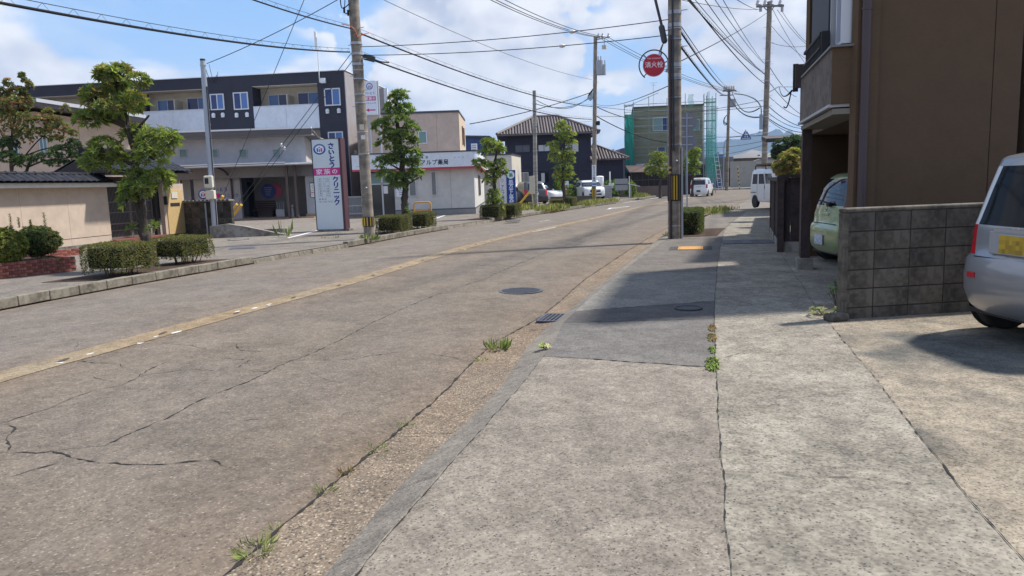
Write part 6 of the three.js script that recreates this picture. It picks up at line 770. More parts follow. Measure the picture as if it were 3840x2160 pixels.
// ---------------------------------------------------------------- far end of the street
{
  const z = -112, t = thing('far_concrete_wall', 'pale concrete wall at the far street corner', 'wall', [PZ(1838, 450, z).x, 0, z]); part(t, 'wall', bb(0, 12, 0, PZ(1880, 405, z).y, -0.3, 0), wallMat([0.36, 0.345, 0.31], 0.9, 4, 0.002));
  const h = thing('far_house', 'far house with a wide grey hip roof behind the concrete wall', 'house', [PZ(1852, 430, -135).x, 0, -135]), X = (u) => PZ(u, 400, -135).x - h.position.x, Y = (v) => PZ(1900, v, -135).y; part(h, 'wall', bb(X(1866), X(1945), 0, Y(396), -8, 0), wallMat([0.20, 0.17, 0.145], 0.9, 3, 0)); part(h, 'roof', (() => { const g = new THREE.ConeGeometry(1, 1, 4, 1).rotateY(Math.PI / 4); g.scale((X(1970) - X(1850)) * 0.75, Y(374) - Y(397), 7); return g.translate((X(1850) + X(1970)) / 2, (Y(374) + Y(397)) / 2, -4); })(), wallMat([0.17, 0.17, 0.18], 0.7, 2, 0.004)); part(h, 'lower_roof', profGeo([[X(1850), Y(412)], [X(1885), Y(402)], [X(1960), Y(402)], [X(1960), Y(412)]], 1).translate(0, 0, 6), wallMat([0.22, 0.21, 0.20], 0.7, 2, 0.004)); win(h, X(1905), X(1912), Y(393), Y(389), 0.02, { panes: 1 });
  const s = thing('far_shop', 'far corner shop with a white and blue sign band', 'shop', [PZ(1795, 440, -120).x, 0, -120]), SX = (u) => PZ(u, 420, -120).x - s.position.x, SY = (v) => PZ(1815, v, -120).y; part(s, 'wall', bb(0, SX(1845), 0, SY(395), -8, 0), wallMat([0.20, 0.20, 0.22], 0.9, 3, 0)); part(s, 'sign_band', bb(0, SX(1818), SY(393), SY(382), 0, 0.3), mWhite); part(s, 'blue_band', bb(0, SX(1818), SY(394.5), SY(388), 0.3, 0.34), std([0.03, 0.18, 0.42], 0.5)); part(s, 'lettering', new THREE.PlaneGeometry(SX(1814) - SX(1798), 0.55).translate(SX(1806), SY(384.8), 0.32), print(200, 48, (g, W, H) => { g.clearRect(0, 0, W, H); g.fillStyle = '#3a6f8a'; g.font = 'bold 44px sans-serif'; g.textBaseline = 'top'; g.fillText('ATR', 40, 0); }, 0.5, { transparent: true })); part(s, 'roof', profGeo([[-0.5, SY(400)], [SX(1825), SY(398)], [SX(1848), SY(415)], [SX(1850), SY(418)], [-0.5, SY(418)]], 0.3).translate(0, 0, 1.4), wallMat([0.15, 0.145, 0.15], 0.8, 2, 0.004)); part(s, 'green_sign', bb(SX(1796), SX(1808), SY(419), SY(414), 1.5, 1.6), std([0.10, 0.35, 0.16], 0.5)); part(s, 'door', bb(SX(1829), SX(1838), 0, 3.0, 0, 0.06), mDark);
  const bk = thing('parked_bicycle', 'bicycle parked before the far corner shop', 'bicycle', [PZ(1804, 452, -105).x, 0, -105]); for (const x of [-0.5, 0.5]) part(bk, 'wheel', new THREE.TorusGeometry(0.33, 0.03, 6, 20).translate(x, 0.35, 0), mBlackRubber); part(bk, 'frame', M(rod(V(-0.5, 0.35, 0), V(-0.1, 0.85, 0), 0.03), rod(V(-0.1, 0.85, 0), V(0.4, 0.8, 0), 0.03), rod(V(0.4, 0.95, 0), V(0.5, 0.35, 0), 0.03), rod(V(-0.15, 0.35, 0), V(0.4, 0.8, 0), 0.03)), std([0.3, 0.3, 0.32], 0.4)); part(bk, 'saddle', bx(0.22, 0.06, 0.12, -0.12, 0.92, 0), mDark);
  const bn = thing('blue_bin', 'blue waste bin before the far shop', 'bin', [PZ(1808, 457, -98).x, 0, -98]); part(bn, 'body', cyl(0.3, 0.38, 1.0, 0, 0, 0, 12), std([0.03, 0.07, 0.2], 0.6)); part(bn, 'lid', cyl(0.41, 0.38, 0.1, 0, 1.0, 0, 12), std([0.03, 0.07, 0.2], 0.6));
  const lp = thing('leaning_marker_post', 'leaning black and yellow striped marker post at the far corner', 'marker post', [PZ(1861, 470, -92).x, 0, -92]); lp.rotation.z = 0.1; for (let k = 0; k < 12; k++) part(lp, k % 2 ? 'yellow_band' : 'black_band', cyl(0.05, 0.05, 0.24, 0, k * 0.24, 0, 10), k % 2 ? mYellow : mDark);
  const fv = thing('far_verge', 'low concrete island at the far left street corner', 'traffic island', [PZ(1800, 470, -96).x, -0.1, -96], -0.35); part(fv, 'slab', rbx(14, 0.26, 2.2, 5, 0.1, 0, 0.05), mConcrete);
  const rs = thing('far_brown_house', 'brown house eaves beyond the shrub on the right', 'house', [PZ(1938, 400, -30).x, 0, -30], -0.3); part(rs, 'wall', bb(0.5, 6, 0, PZ(1970, 362, -30).y - 0.1, -6, 0), wallMat([0.10, 0.07, 0.05], 0.9, 2, 0)); part(rs, 'roof', profGeo([[0.9, PZ(1940, 354, -30).y - 0.1], [0.9, PZ(1940, 354, -30).y + 0.05], [-6, PZ(1940, 354, -30).y + 0.5], [-6, PZ(1940, 354, -30).y + 0.3]], 8).rotateY(-Math.PI / 2).translate(-0.2, 0, 0), wallMat([0.06, 0.05, 0.05], 0.7, 1, 0.01));
}
// blue mountains far behind
{
  const g = sheet(14, 120, (a, b) => { const u = lerp(1500, 2700, b), zz = -5200 - 900 * a, ridge = 300 + 70 * fbm2(u * 0.004, 2, 3) + (u > 1800 ? 60 * sstep(1780, 1960, u) : -110 * sstep(1800, 1600, u)) + 26 * fbm2(u * 0.03, 5, 4), p = PZ(u, 447, zz); return V(p.x, lerp(-5, ridge, Math.pow(a, 0.8)) + 30 * a * fbm2(u * 0.05, a * 6, 4), zz); });
  struct('mountains', g, std([0.025, 0.045, 0.04], 1), 'distant blue wooded mountains');
}
// ---------------------------------------------------------------- house, garage, fence and block wall on the right
const NC = PZ(2141, 300, -9.0), FAR = V(5.2, 0, -13.25);
const mBrownWall = wallMat([0.11, 0.068, 0.038], 0.92, 1.6, 0.001, tBrush), mGreyStucco = wallMat([0.17, 0.145, 0.13], 0.95, 1.6, 0.004, tGrime), mBoard = [0, 1, 2].map((k) => wallMat([0.042 + 0.008 * k, 0.026 + 0.005 * k, 0.027 + 0.004 * k], 0.7, 0.6, 0.002, tGrime));
{
  const F = new Fac(FAR, V(NC.x, 0, NC.z)), t = F.thing('brown_house', 'brown stucco two storey house over a dark open garage', 'house'), L = F.L, yB = F.at(2122, 244, 0.22)[1], yP = F.at(2122, 92, 0.22)[1], H = 5.15, s0 = F.at(2012, 300, 0.22)[0];
  // walls facing the street
  part(t, 'upper_wall', bb(s0, L, yP - 0.1, H, -0.22, 0), mGreyStucco); part(t, 'balcony_parapet', bb(s0, L - 0.06, yB, yP, -0.02, 0.22), mGreyStucco); part(t, 'parapet_end', bb(L - 0.06, L - 0.02, yB, yP, 0.0, 0.222), mBrownWall); part(t, 'parapet_cap', bb(s0 + 0.3, L + 0.02, yP, yP + 0.025, -0.02, 0.25), std([0.16, 0.15, 0.15], 0.5)); part(t, 'metal_drip', bb(s0, L - 0.05, yB - 0.035, yB, 0.0, 0.25), std([0.40, 0.40, 0.41], 0.5)); part(t, 'soffit', bb(s0, L - 0.03, yB - 0.12, yB - 0.055, -0.2, 0.2), wallMat([0.24, 0.215, 0.175], 0.9, 1, 0));
  part(t, 'post', bb(s0 + 0.02, s0 + 0.17, 0.14, yB - 0.1, 0.05, 0.19), mBoard[2]); part(t, 'post_footing', bb(s0 - 0.04, s0 + 0.24, 0, 0.18, 0.0, 0.25), mConcrete);
  // upper window with shutter and lattice rail
  const w0 = F.at(2050, 60, 0.1)[0], yw = yP + 0.05; part(t, 'shutter', bb(w0, L - 0.95, yw, 5.1, 0.0, 0.14), std([0.02, 0.022, 0.036], 0.6)); part(t, 'window', M(bb(L - 0.95, L - 0.88, yw, 5.1, 0, 0.12), bb(L - 0.88, L - 0.1, yw, yw + 0.06, 0, 0.1), bb(L - 0.14, L - 0.08, yw, 5.1, 0, 0.12), bb(L - 0.55, L - 0.5, yw, 5.1, 0, 0.11)), mAlu); part(t, 'window_pane', bb(L - 0.88, L - 0.55, yw + 0.06, 5.1, 0.0, 0.05), mGlassDark); part(t, 'window_pane', bb(L - 0.5, L - 0.14, yw + 0.06, 5.1, 0.0, 0.06), mGlassCurtain);
  for (let k = 0; k < 14; k++) { const q = w0 + 0.2 + k * (L - 0.9 - w0) / 14; part(t, 'lattice_bar', bb(q, q + 0.03, yw - 0.02, yw + 0.28, 0.14, 0.24), mDark); } part(t, 'lattice_rail', bb(w0, L - 0.9, yw + 0.25, yw + 0.29, 0.15, 0.25), mDark); part(t, 'lattice_rail', bb(w0, L - 0.9, yw + 0.08, yw + 0.11, 0.15, 0.25), mDark);
  const y2 = F.at(2000, 222, 0.3)[1], y3 = F.at(2006, 157, 0.3)[1]; part(t, 'wing_board', bb(s0 - 0.03, s0 + 0.05, y2, y3, 0.0, 0.3), std([0.06, 0.045, 0.045], 0.7)); part(t, 'wing_board_trim', bb(s0 - 0.05, s0 - 0.03, y2 - 0.05, y3 + 0.02, 0.25, 0.33), mDark);
  // wall facing us
  const G = new Fac(V(NC.x, 0, NC.z), V(NC.x + 10, 0, NC.z - 0.9)), g = G.thing('brown_side_wall', 'wide plain brown stucco house wall with a dark downpipe facing the parking place', 'house wall'); const jx = G.at(3723 / 1.4907, 200)[0];
  part(g, 'pilaster', bb(0, 0.27, 0, H, -0.04, 0.09), mBrownWall); part(g, 'wall', bb(0.27, jx - 0.006, 0, H, -0.3, 0), mBrownWall); part(g, 'wall', bb(jx + 0.006, jx + 0.36, 0, H, -0.3, 0), mBrownWall); part(g, 'joint', bb(jx - 0.006, jx + 0.006, 0, H, -0.3, -0.012), mDark); part(g, 'recess', bb(jx + 0.36, jx + 0.5, 0, H, -0.3, -0.16), mDark); part(g, 'wall', bb(jx + 0.5, 10, 0, H, -0.3, 0.02), mBrownWall);
  const pxx = G.at(2168, 300, 0.1)[0], pm = std([0.055, 0.035, 0.04], 0.45); part(g, 'downpipe', rod(V(pxx, 0.05, 0.14), V(pxx, H, 0.14), 0.05, 16), pm); for (const v of [27, 340]) { const y = G.at(2168, v, 0.1)[1]; part(g, 'pipe_clip', cyl(0.058, 0.058, 0.03, pxx, y, 0.14, 16), pm); }
  // roof, garage ceiling and garage walls follow the plan of the plot
  const pl = (x, z) => { const d = V(x - NC.x, 0, z - NC.z); return [d.dot(G.ex), d.dot(G.n)]; }, ro = [pl(FAR.x, FAR.z), [0, 0], [10, 0], pl(15.2, -14.2)];
  part(g, 'roof', polyGeo(ro, 0.2, H), mTileBrown[0]); part(g, 'garage_ceiling', polyGeo([pl(FAR.x + 0.15, FAR.z), pl(NC.x + 0.25, NC.z - 0.2), pl(13, -9.9), pl(14.5, -14.9), pl(5.5, -14.1)], 0.1, yB - 0.12), mBrownWall);
  part(g, 'garage_far_wall', polyGeo([pl(5.42, -13.75), pl(14.5, -14.6), pl(14.5, -14.8), pl(5.42, -13.95)], yB - 0.12), mBrownWall); part(g, 'garage_back_wall', polyGeo([pl(9.6, -9.6), pl(9.8, -9.6), pl(9.8, -14.4), pl(9.6, -14.4)], yB - 0.12), mBrownWall); part(g, 'rear_wing', polyGeo([pl(6.2, -14.3), pl(14, -15), pl(15.5, -20.5), pl(8.3, -20.2)], 4.9), mBrownWall); part(g, 'far_end_wall', polyGeo([pl(FAR.x, FAR.z), pl(15.2, -14.2), pl(15.2, -14.0), pl(FAR.x, FAR.z + 0.15)], H - yB, yB), mBrownWall);
}
{ // board fence between garage and side street
  const F = new Fac(V(6.98, 0, -19.95), V(5.36, 0, -14.75)), t = F.thing('board_fence', 'dark brown board fence with posts beyond the garage', 'fence'), L = F.L, H = 1.42; part(t, 'footing', bb(0, L, 0, 0.14, -0.14, 0.02), mConcrete);
  const n = 30; for (let k = 0; k < n; k++) part(t, 'board', bb(k * L / n + 0.002, (k + 1) * L / n - 0.002, 0.13, H - 0.03, -0.07, -0.005 + 0.006 * (k % 2)), mBoard[(k * 5) % 3]); part(t, 'backing', bb(0.02, L - 0.02, 0.14, H - 0.04, -0.1, -0.07), mBoard[0]); for (const s of [0.05, L * 0.5, L - 0.06]) part(t, 'post', bb(s - 0.05, s + 0.05, 0, H, -0.05, 0.025), mBoard[2]); part(t, 'top_rail', bb(-0.05, L + 0.05, H - 0.03, H + 0.05, -0.14, 0.08), mBoard[1]);
  const G = new Fac(V(5.36, 0, -14.75), V(6.9, 0, -14.2)), g = G.thing('board_screen', 'dark board screen turning back from the fence beside the garage', 'fence'), m = 9; for (let k = 0; k < m; k++) part(g, 'board', bb(k * G.L / m + 0.003, (k + 1) * G.L / m - 0.003, 0.2, 1.45, -0.05, -0.02), mBoard[(k * 7) % 3]); part(g, 'post', bb(-0.06, 0.06, 0, 1.5, -0.06, 0.06), mBoard[2]); part(g, 'footing', bb(0, G.L, 0, 0.2, -0.1, 0.02), mConcrete); part(g, 'top_rail', bb(-0.05, G.L, 1.46, 1.52, -0.1, 0.06), mBoard[1]); part(g, 'name_plate', bb(0.7, 0.95, 1.28, 1.33, -0.02, 0.0), mAlu);
  const K = new Fac(V(9.6, 0, -27.5), V(6.98, 0, -19.95)), k2 = K.thing('board_fence', 'low dark fence stretch running on to the side street', 'fence'); for (let k = 0; k < 24; k++) part(k2, 'board', bb(k * K.L / 24 + 0.003, (k + 1) * K.L / 24 - 0.003, 0.1, 1.1, -0.07, -0.04), mBoard[(k * 5) % 3]); part(k2, 'backing', bb(0, K.L, 0.12, 1.08, -0.1, -0.07), mBoard[0]); part(k2, 'footing', bb(0, K.L, 0, 0.12, -0.12, 0), mConcrete);
}
{ // block wall, block by block
  const A = P(2127, 803), B = V(A.x + 4.4, 0, A.z - 0.6), F = new Fac(A, B), t = F.thing('concrete_block_wall', 'stained grey concrete block wall with a rounded cap beside the silver car', 'wall'), base = [[0.152, 0.134, 0.112], [0.142, 0.125, 0.105], [0.122, 0.108, 0.092], [0.165, 0.146, 0.122], [0.112, 0.1, 0.087]], mB = base.map((c) => wallMat(c, 0.98, 0.55, 0.006, tGrime));
  const gv = [0, 1, 2, 3, 4, 5, 6].map((k) => shiftUv(rbx(0.392, 0.188, 0.12, 0, 0, 0, 0.006), k * 0.31, k * 0.53)), g0 = rbx(0.292, 0.188, 0.12, 0, 0, 0, 0.006), pat = [[1, 2, 1, 2], [3, 0, 1, 4], [0, 3, 0, 2], [1, 2, 4, 0], [2, 1, 2, 4], [4, 4, 2, 4]]; part(t, 'mortar', bb(0.02, F.L, 0, 1.1, -0.11, -0.012), std([0.06, 0.055, 0.05], 1));
  for (let j = 0; j < 6; j++) for (let i = 0; i < 11; i++) { const m = mB[i < 4 ? pat[j][i] : Math.floor(rand() * 5)]; part(t, 'block', i ? gv[(i * 3 + j * 5) % 7] : g0, m, [i ? 0.3 + (i - 0.5) * 0.4 : 0.15, -0.005 + 0.0 + j * 0.198 + 0.02, -0.06]); }
  part(t, 'end_pillar', rbx(0.05, 1.1, 0.125, -0.012, 0.55, -0.06, 0.015), mB[1]); part(t, 'cap', rbx(F.L + 0.04, 0.05, 0.128, F.L / 2 - 0.02, 1.125, -0.06, 0.022), mB[3]);
  const st = thing('kerb_stub', 'broken dark concrete stub at the foot of the block wall end', 'kerb stub', [A.x - 0.12, 0, A.z + 0.05], 0.3); part(st, 'body', rbx(0.22, 0.08, 0.16, 0, 0.035, 0, 0.03), mB[1]);
}
// shrubs over the fence
{
  const bush = (name, label, z, clumps, leaf, pal, seed, per) => { const r = rng(seed), c0 = PZ(clumps[0][0], clumps[0][1], z), t = thing(name, label, 'shrub', [c0.x, 0, z]), L = new Leaves(), s = pxm(z); for (const [u, v, ru, rv] of clumps) { const c = PZ(u, v, z); for (let k = 0; k < per; k++) { const d = rdir(r), q = 0.6 + 0.4 * Math.sqrt(r()) + 0.15 * n3(d.x * 3 + u, d.y * 3, d.z * 3); rosette(L, V(c.x - c0.x + d.x * ru / s * q, c.y + d.y * rv / s * q, d.z * ru / s * q), V(d.x, d.y + 0.6, d.z).normalize(), leaf, leaf * 0.45, 6, pal, r); } } part(t, 'stems', M([0, 1, 2].map((k) => rod(V(0.1 * k, 0, 0), V(0.15 * k - 0.1, c0.y, 0.1 * k), 0.03, 6))), mBark); part(t, 'foliage', L.geo(), mLeaf); };
  bush('yellow_shrub', 'yellow green shrub leaning over the dark fence', -22.5, [[1985, 405, 26, 22], [1968, 420, 22, 18], [1990, 430, 24, 16], [1998, 390, 12, 14]], 0.11, [[0.17, 0.19, 0.03], [0.22, 0.19, 0.05], [0.12, 0.15, 0.025], [0.26, 0.18, 0.08]], 71, 190);
  bush('dark_shrub', 'dark green tree mass behind the yellow shrub', -25.5, [[1975, 372, 28, 22], [1995, 365, 22, 24], [1960, 385, 16, 14]], 0.11, [[0.03, 0.055, 0.018], [0.045, 0.08, 0.025], [0.02, 0.04, 0.015]], 72, 220);
}
// ---------------------------------------------------------------- vehicles
// body lofted from level outlines: [y, z of tail, z of nose, half width, tail corner radius, nose corner radius]; tail looks along +z
const mPaintOf = (c, met = 0.35) => new THREE.MeshPhysicalMaterial({ color: col(...c), metalness: met, roughness: 0.38, clearcoat: 1, clearcoatRoughness: 0.06 });
function shell(levels, rearCuts, sideCuts, bulge, crown) {
  const rings = [], ARC = 6, names = [];
  const lv = [...levels], top = lv.at(-1); for (const [k, dy] of [[0.985, 0.012], [0.95, 0.03], [0.85, 0.05], [0.6, 0.066], [0.3, 0.072], [0.02, 0.074]]) { const zc = (top[1] + top[2]) / 2; lv.push([top[0] + dy * crown, zc + (top[1] - zc) * k, zc + (top[2] - zc) * k, top[3] * k, top[4] * k, top[5] * k]); }
  for (const [y, zr, zf, w, rr, rf] of lv) {
    const ring = [], tail = []; const hb = (x) => bulge * (1 - (x / w) ** 2) * (w / levels[2][3]);
    for (const c of rearCuts) { const x = lerp(-(w - rr), w - rr, c); ring.push([x, y, zr + hb(x) - bulge]); }
    const arc = (cx, cz, r, a0, a1) => { for (let k = 1; k < ARC; k++) { const a = lerp(a0, a1, k / ARC); ring.push([cx + Math.cos(a) * r, y, cz + Math.sin(a) * r]); } };
    const zt = zr + hb(w - rr) - bulge; arc(w - rr, zt - rr, rr, Math.PI / 2, 0);
    for (const c of sideCuts) ring.push([w, y, lerp(zt - rr, zf + rf, c)]);
    arc(w - rf, zf + rf, rf, 0, -Math.PI / 2);
    for (const c of [0, 0.25, 0.5, 0.75, 1]) { const x = lerp(w - rf, -(w - rf), c); ring.push([x, y, zf - 0.05 * (1 - (x / w) ** 2) * (w / levels[2][3])]); }
    arc(-(w - rf), zf + rf, rf, -Math.PI / 2, -Math.PI);
    for (const c of [...sideCuts].reverse()) ring.push([-w, y, lerp(zt - rr, zf + rf, c)]);
    arc(-(w - rr), zt - rr, rr, Math.PI, Math.PI / 2); rings.push(ring);
  }
  const N = rings[0].length, pos = [], idx = []; for (const r of rings) for (const p of r) pos.push(...p);
  const nR = rearCuts.length, nS = sideCuts.length, a1 = nR + ARC - 1, s1 = a1 + nS, f0 = s1 + ARC - 1, f1 = f0 + 5, l0 = f1 + ARC - 1, l1 = l0 + nS;
  const zone = (i) => i < nR - 1 ? ['rear', i] : i < a1 ? ['rcorner', 0] : i < s1 - 1 ? ['side', i - a1, 1] : i < f0 ? ['fcorner', 0] : i < f1 - 1 ? ['front', i - f0] : i < l0 ? ['fcorner', 1] : i < l1 - 1 ? ['side', nS - 2 - (i - l0), -1] : ['rcorner', 1];
  for (let j = 0; j < rings.length - 1; j++) for (let i = 0; i < N; i++) { const k = (i + 1) % N, a = j * N + i, b = j * N + k, c = a + N, d = b + N; idx.push([j, i, a, b, c, d]); }
  const g = new THREE.BufferGeometry(); g.setAttribute('position', new THREE.Float32BufferAttribute(pos, 3)); g.setIndex(idx.flatMap(([, , a, b, c, d]) => [a, b, c, c, b, d])); g.computeVertexNormals();
  const P0 = g.attributes.position, N0 = g.attributes.normal;
  return { cells: idx, zone, take(test, push = 0) { const p = [], n = []; for (const [j, i, a, b, c, d] of idx) if (test(j, ...zone(i))) for (const v of [a, b, c, c, b, d]) { p.push(P0.getX(v) + N0.getX(v) * push, P0.getY(v) + N0.getY(v) * push, P0.getZ(v) + N0.getZ(v) * push); n.push(N0.getX(v), N0.getY(v), N0.getZ(v)); } const q = new THREE.BufferGeometry(); q.setAttribute('position', new THREE.Float32BufferAttribute(p, 3)); q.setAttribute('normal', new THREE.Float32BufferAttribute(n, 3)); q.setAttribute('uv', new THREE.Float32BufferAttribute(new Float32Array(p.length / 3 * 2), 2)); return q; } };
}
function wheels(t, w, zs, r, rimMat, wide = 0.15) {
  const tyre = new THREE.LatheGeometry([[r * 0.62, -wide / 2], [r * 0.9, -wide / 2], [r * 0.98, -wide * 0.4], [r, -wide * 0.25], [r, wide * 0.25], [r * 0.98, wide * 0.4], [r * 0.9, wide / 2], [r * 0.62, wide / 2]].map(([a, b]) => new THREE.Vector2(a, b)), 28).rotateZ(Math.PI / 2), rim = M(cyl(r * 0.63, r * 0.63, wide * 0.6, 0, -wide * 0.3, 0, 20).rotateZ(Math.PI / 2), ...[0, 1, 2, 3, 4].map((k) => bx(0.02, r * 1.1, r * 0.17, wide * 0.36, 0, 0).rotateX(k * Math.PI * 0.4)), ...[0, 1, 2, 3, 4].map((k) => bx(0.02, r * 1.1, r * 0.17, -wide * 0.36, 0, 0).rotateX(k * Math.PI * 0.4))), arch = cyl(r * 1.14, r * 1.14, 0.012, 0, -0.006, 0, 28).rotateZ(Math.PI / 2);
  for (const s of [-1, 1]) for (const z of zs) { const o = part(t, 'wheel', tyre, mBlackRubber, [s * (w - wide / 2 + 0.012), r, z]); part(o, 'rim', rim, rimMat); part(t, 'wheel_arch', arch, mDark, [s * (w + 0.001), r + 0.02, z]); }
}
const mRedLens = std([0.42, 0.012, 0.02], 0.15), mClearLens = std([0.6, 0.62, 0.64], 0.12), mChrome = std([0.7, 0.7, 0.72], 0.15, { metalness: 0.9 });
function plate(parent, w, h, x, y, z, draw) { part(parent, 'number_plate', bx(w, h, 0.012, x, y, z), mAlu); part(parent, 'plate_print', new THREE.PlaneGeometry(w - 0.01, h - 0.01).translate(x, y, z + 0.009), print(64, 32, draw, 0.5)); }
const blurPlate = (bg, fg) => (g, W, H) => { g.fillStyle = bg; g.fillRect(0, 0, W, H); const r = rng(3); g.fillStyle = fg; for (let j = 0; j < 4; j++) for (let i = 0; i < 8; i++) { g.globalAlpha = 0.5 * r() * r() * (j ? 1 : 0.5); g.fillRect(i * 8, j * 8, 8, 8); } };
{ // silver kei car, tail to the street
  const t = thing('silver_car', 'silver hatchback parked tail first against the block wall', 'car', [4.17, 0, -6.22], -Math.PI / 2 + 0.06), w = 0.737;
  const lv = [[0.22, -0.10, -3.22, 0.66, 0.2, 0.25], [0.30, -0.03, -3.3, 0.71, 0.26, 0.3], [0.42, 0.0, -3.36, 0.735, 0.26, 0.32], [0.56, 0.0, -3.38, 0.737, 0.25, 0.32], [0.70, -0.02, -3.36, 0.737, 0.25, 0.3], [0.735, -0.07, -3.34, 0.735, 0.21, 0.3], [0.84, -0.10, -3.3, 0.735, 0.17, 0.3], [0.94, -0.115, -3.2, 0.733, 0.15, 0.3], [1.0, -0.125, -2.7, 0.73, 0.15, 0.24], [1.06, -0.145, -2.55, 0.725, 0.15, 0.22], [1.32, -0.20, -2.22, 0.685, 0.17, 0.2], [1.52, -0.245, -1.98, 0.645, 0.18, 0.2], [1.58, -0.26, -1.88, 0.62, 0.16, 0.2]];
  const S = shell(lv, [0, 0.04, 0.14, 0.3, 0.5, 0.7, 0.86, 0.96, 1], [0, 0.06, 0.22, 0.27, 0.5, 0.54, 0.78, 0.86, 1], 0.05, 1);
  const glassR = (j, z, i) => z === 'rear' && j >= 8 && j < 11 && i >= 0 && i <= 7, glassS = (j, z, i) => z === 'side' && j >= 9 && j < 11 && [1, 3, 5].includes(i), lamp = (j, z) => z === 'rcorner' && j >= 5 && j < 8, lens = (j, z, k) => z === 'rcorner' && j >= 8 && j < 11, gf = (j, z) => (z === 'front' || z === 'fcorner') && j >= 9 && j < 11;
  part(t, 'body', S.take((j, z, i) => !glassR(j, z, i) && !glassS(j, z, i) && !lamp(j, z, i) && !lens(j, z) && !gf(j, z)), mPaintOf([0.28, 0.287, 0.305], 0.5)); part(t, 'rear_window', S.take(glassR), new THREE.MeshPhysicalMaterial({ color: col(0.008, 0.01, 0.014), roughness: 0.05, specularIntensity: 0.22 })); part(t, 'side_window', S.take(glassS), mGlassDark); part(t, 'windscreen', S.take(gf), mGlassDark); for (const q of [0, 1]) part(t, 'tail_lamp', S.take((j, z, k) => lamp(j, z) && k === q), mRedLens); for (const q of [0, 1]) part(t, 'lamp_lens', S.take((j, z, k) => lens(j, z) && k === q), mClearLens); part(t, 'underbody', bb(-0.6, 0.6, 0.2, 0.24, -3.1, -0.12), mDark);
  wheels(t, w, [-0.52, -2.85], 0.275, mSteel);
  part(t, 'bumper_seam', M([-1, 1].map((s) => bx(0.5, 0.008, 0.01, s * 0.24, 0.722, -0.062))), mDark); for (const s of [-1, 1]) { const r = part(t, 'reflector', bx(0.1, 0.045, 0.012, s * 0.45, 0.56, -0.012), mRedLens); r.rotation.y = 0; }
  part(t, 'plate_recess', rbx(0.62, 0.2, 0.02, 0, 0.86, -0.072, 0.009), std([0.30, 0.31, 0.33], 0.5)); plate(t, 0.33, 0.165, 0, 0.855, -0.052, blurPlate('#b89a2e', '#3a2c18')); part(t, 'emblem', M(bx(0.012, 0.055, 0.01, -0.03, 0.97, -0.078), bx(0.012, 0.055, 0.01, 0.03, 0.97, -0.078), bx(0.05, 0.01, 0.01, 0, 0.965, -0.078), bx(0.08, 0.008, 0.008, 0, 1.0, -0.078), bx(0.06, 0.008, 0.008, 0, 0.94, -0.078)), mChrome);
  part(t, 'plate_light', bx(0.5, 0.03, 0.03, 0, 0.97, -0.074), std([0.42, 0.43, 0.45], 0.4, { metalness: 0.5 }));
}
{ // green car in the garage
  const t = thing('green_car', 'pale green small hatchback backed into the dark garage', 'car', [5.2, 0, -12.5], -Math.PI / 2 - 0.02), w = 0.737, pg = mPaintOf([0.33, 0.40, 0.20], 0.2);
  const lv = [[0.2, -0.10, -3.2, 0.64, 0.22, 0.25], [0.28, -0.03, -3.28, 0.71, 0.26, 0.3], [0.4, 0, -3.36, 0.735, 0.28, 0.32], [0.56, 0.0, -3.38, 0.737, 0.28, 0.32], [0.66, -0.03, -3.36, 0.735, 0.26, 0.3], [0.7, -0.08, -3.34, 0.735, 0.22, 0.3], [0.86, -0.10, -3.2, 0.735, 0.2, 0.3], [0.98, -0.13, -2.7, 0.73, 0.2, 0.24], [1.04, -0.15, -2.5, 0.72, 0.2, 0.22], [1.24, -0.20, -2.2, 0.67, 0.22, 0.2], [1.42, -0.29, -1.98, 0.61, 0.22, 0.2], [1.47, -0.36, -1.86, 0.57, 0.2, 0.2]];
  const S = shell(lv, [0, 0.04, 0.14, 0.3, 0.5, 0.7, 0.86, 0.96, 1], [0, 0.06, 0.22, 0.27, 0.5, 0.54, 0.78, 0.86, 1], 0.06, 1);
  const gr = (j, z, i) => (z === 'rear' || (z === 'rcorner')) && j >= 7 && j < 10, gs = (j, z, i) => z === 'side' && j >= 8 && j < 10 && [1, 3, 5].includes(i), gf = (j, z) => (z === 'front' || z === 'fcorner') && j >= 8 && j < 10, lp = (j, z) => z === 'rcorner' && j === 6;
  part(t, 'body', S.take((j, z, i) => !gr(j, z, i) && !gs(j, z, i) && !gf(j, z) && !lp(j, z)), pg); for (const q of [0, 1]) part(t, 'tail_lamp', S.take((j, z, k) => lp(j, z) && k === q), std([0.22, 0.03, 0.03], 0.2)); part(t, 'rear_window', S.take(gr), new THREE.MeshPhysicalMaterial({ color: col(0.012, 0.016, 0.026), roughness: 0.03 })); part(t, 'side_window', S.take(gs), mGlassDark); part(t, 'windscreen', S.take(gf), mGlassDark); wheels(t, w, [-0.5, -2.85], 0.27, mSteel); part(t, 'underbody', bb(-0.6, 0.6, 0.18, 0.22, -3.1, -0.12), mDark);
  plate(t, 0.33, 0.165, 0.0, 0.42, 0.012, blurPlate('#c4cbd8', '#56627c')); part(t, 'tailgate_seam', M(bx(1.0, 0.008, 0.012, 0, 0.69, -0.055)), mDark); part(t, 'handle', rbx(0.26, 0.05, 0.03, 0, 0.84, -0.1, 0.012), pg); part(t, 'wiper', M(rod(V(0.1, 1.02, -0.1), V(-0.4, 1.06, -0.13), 0.012), bx(0.1, 0.07, 0.05, 0.12, 1.0, -0.1)), mDark); part(t, 'emblem', new THREE.TorusGeometry(0.03, 0.008, 6, 14).translate(-0.02, 0.92, -0.105), mChrome); part(t, 'badge', bx(0.12, 0.025, 0.008, -0.42, 0.93, -0.135), mChrome);
}
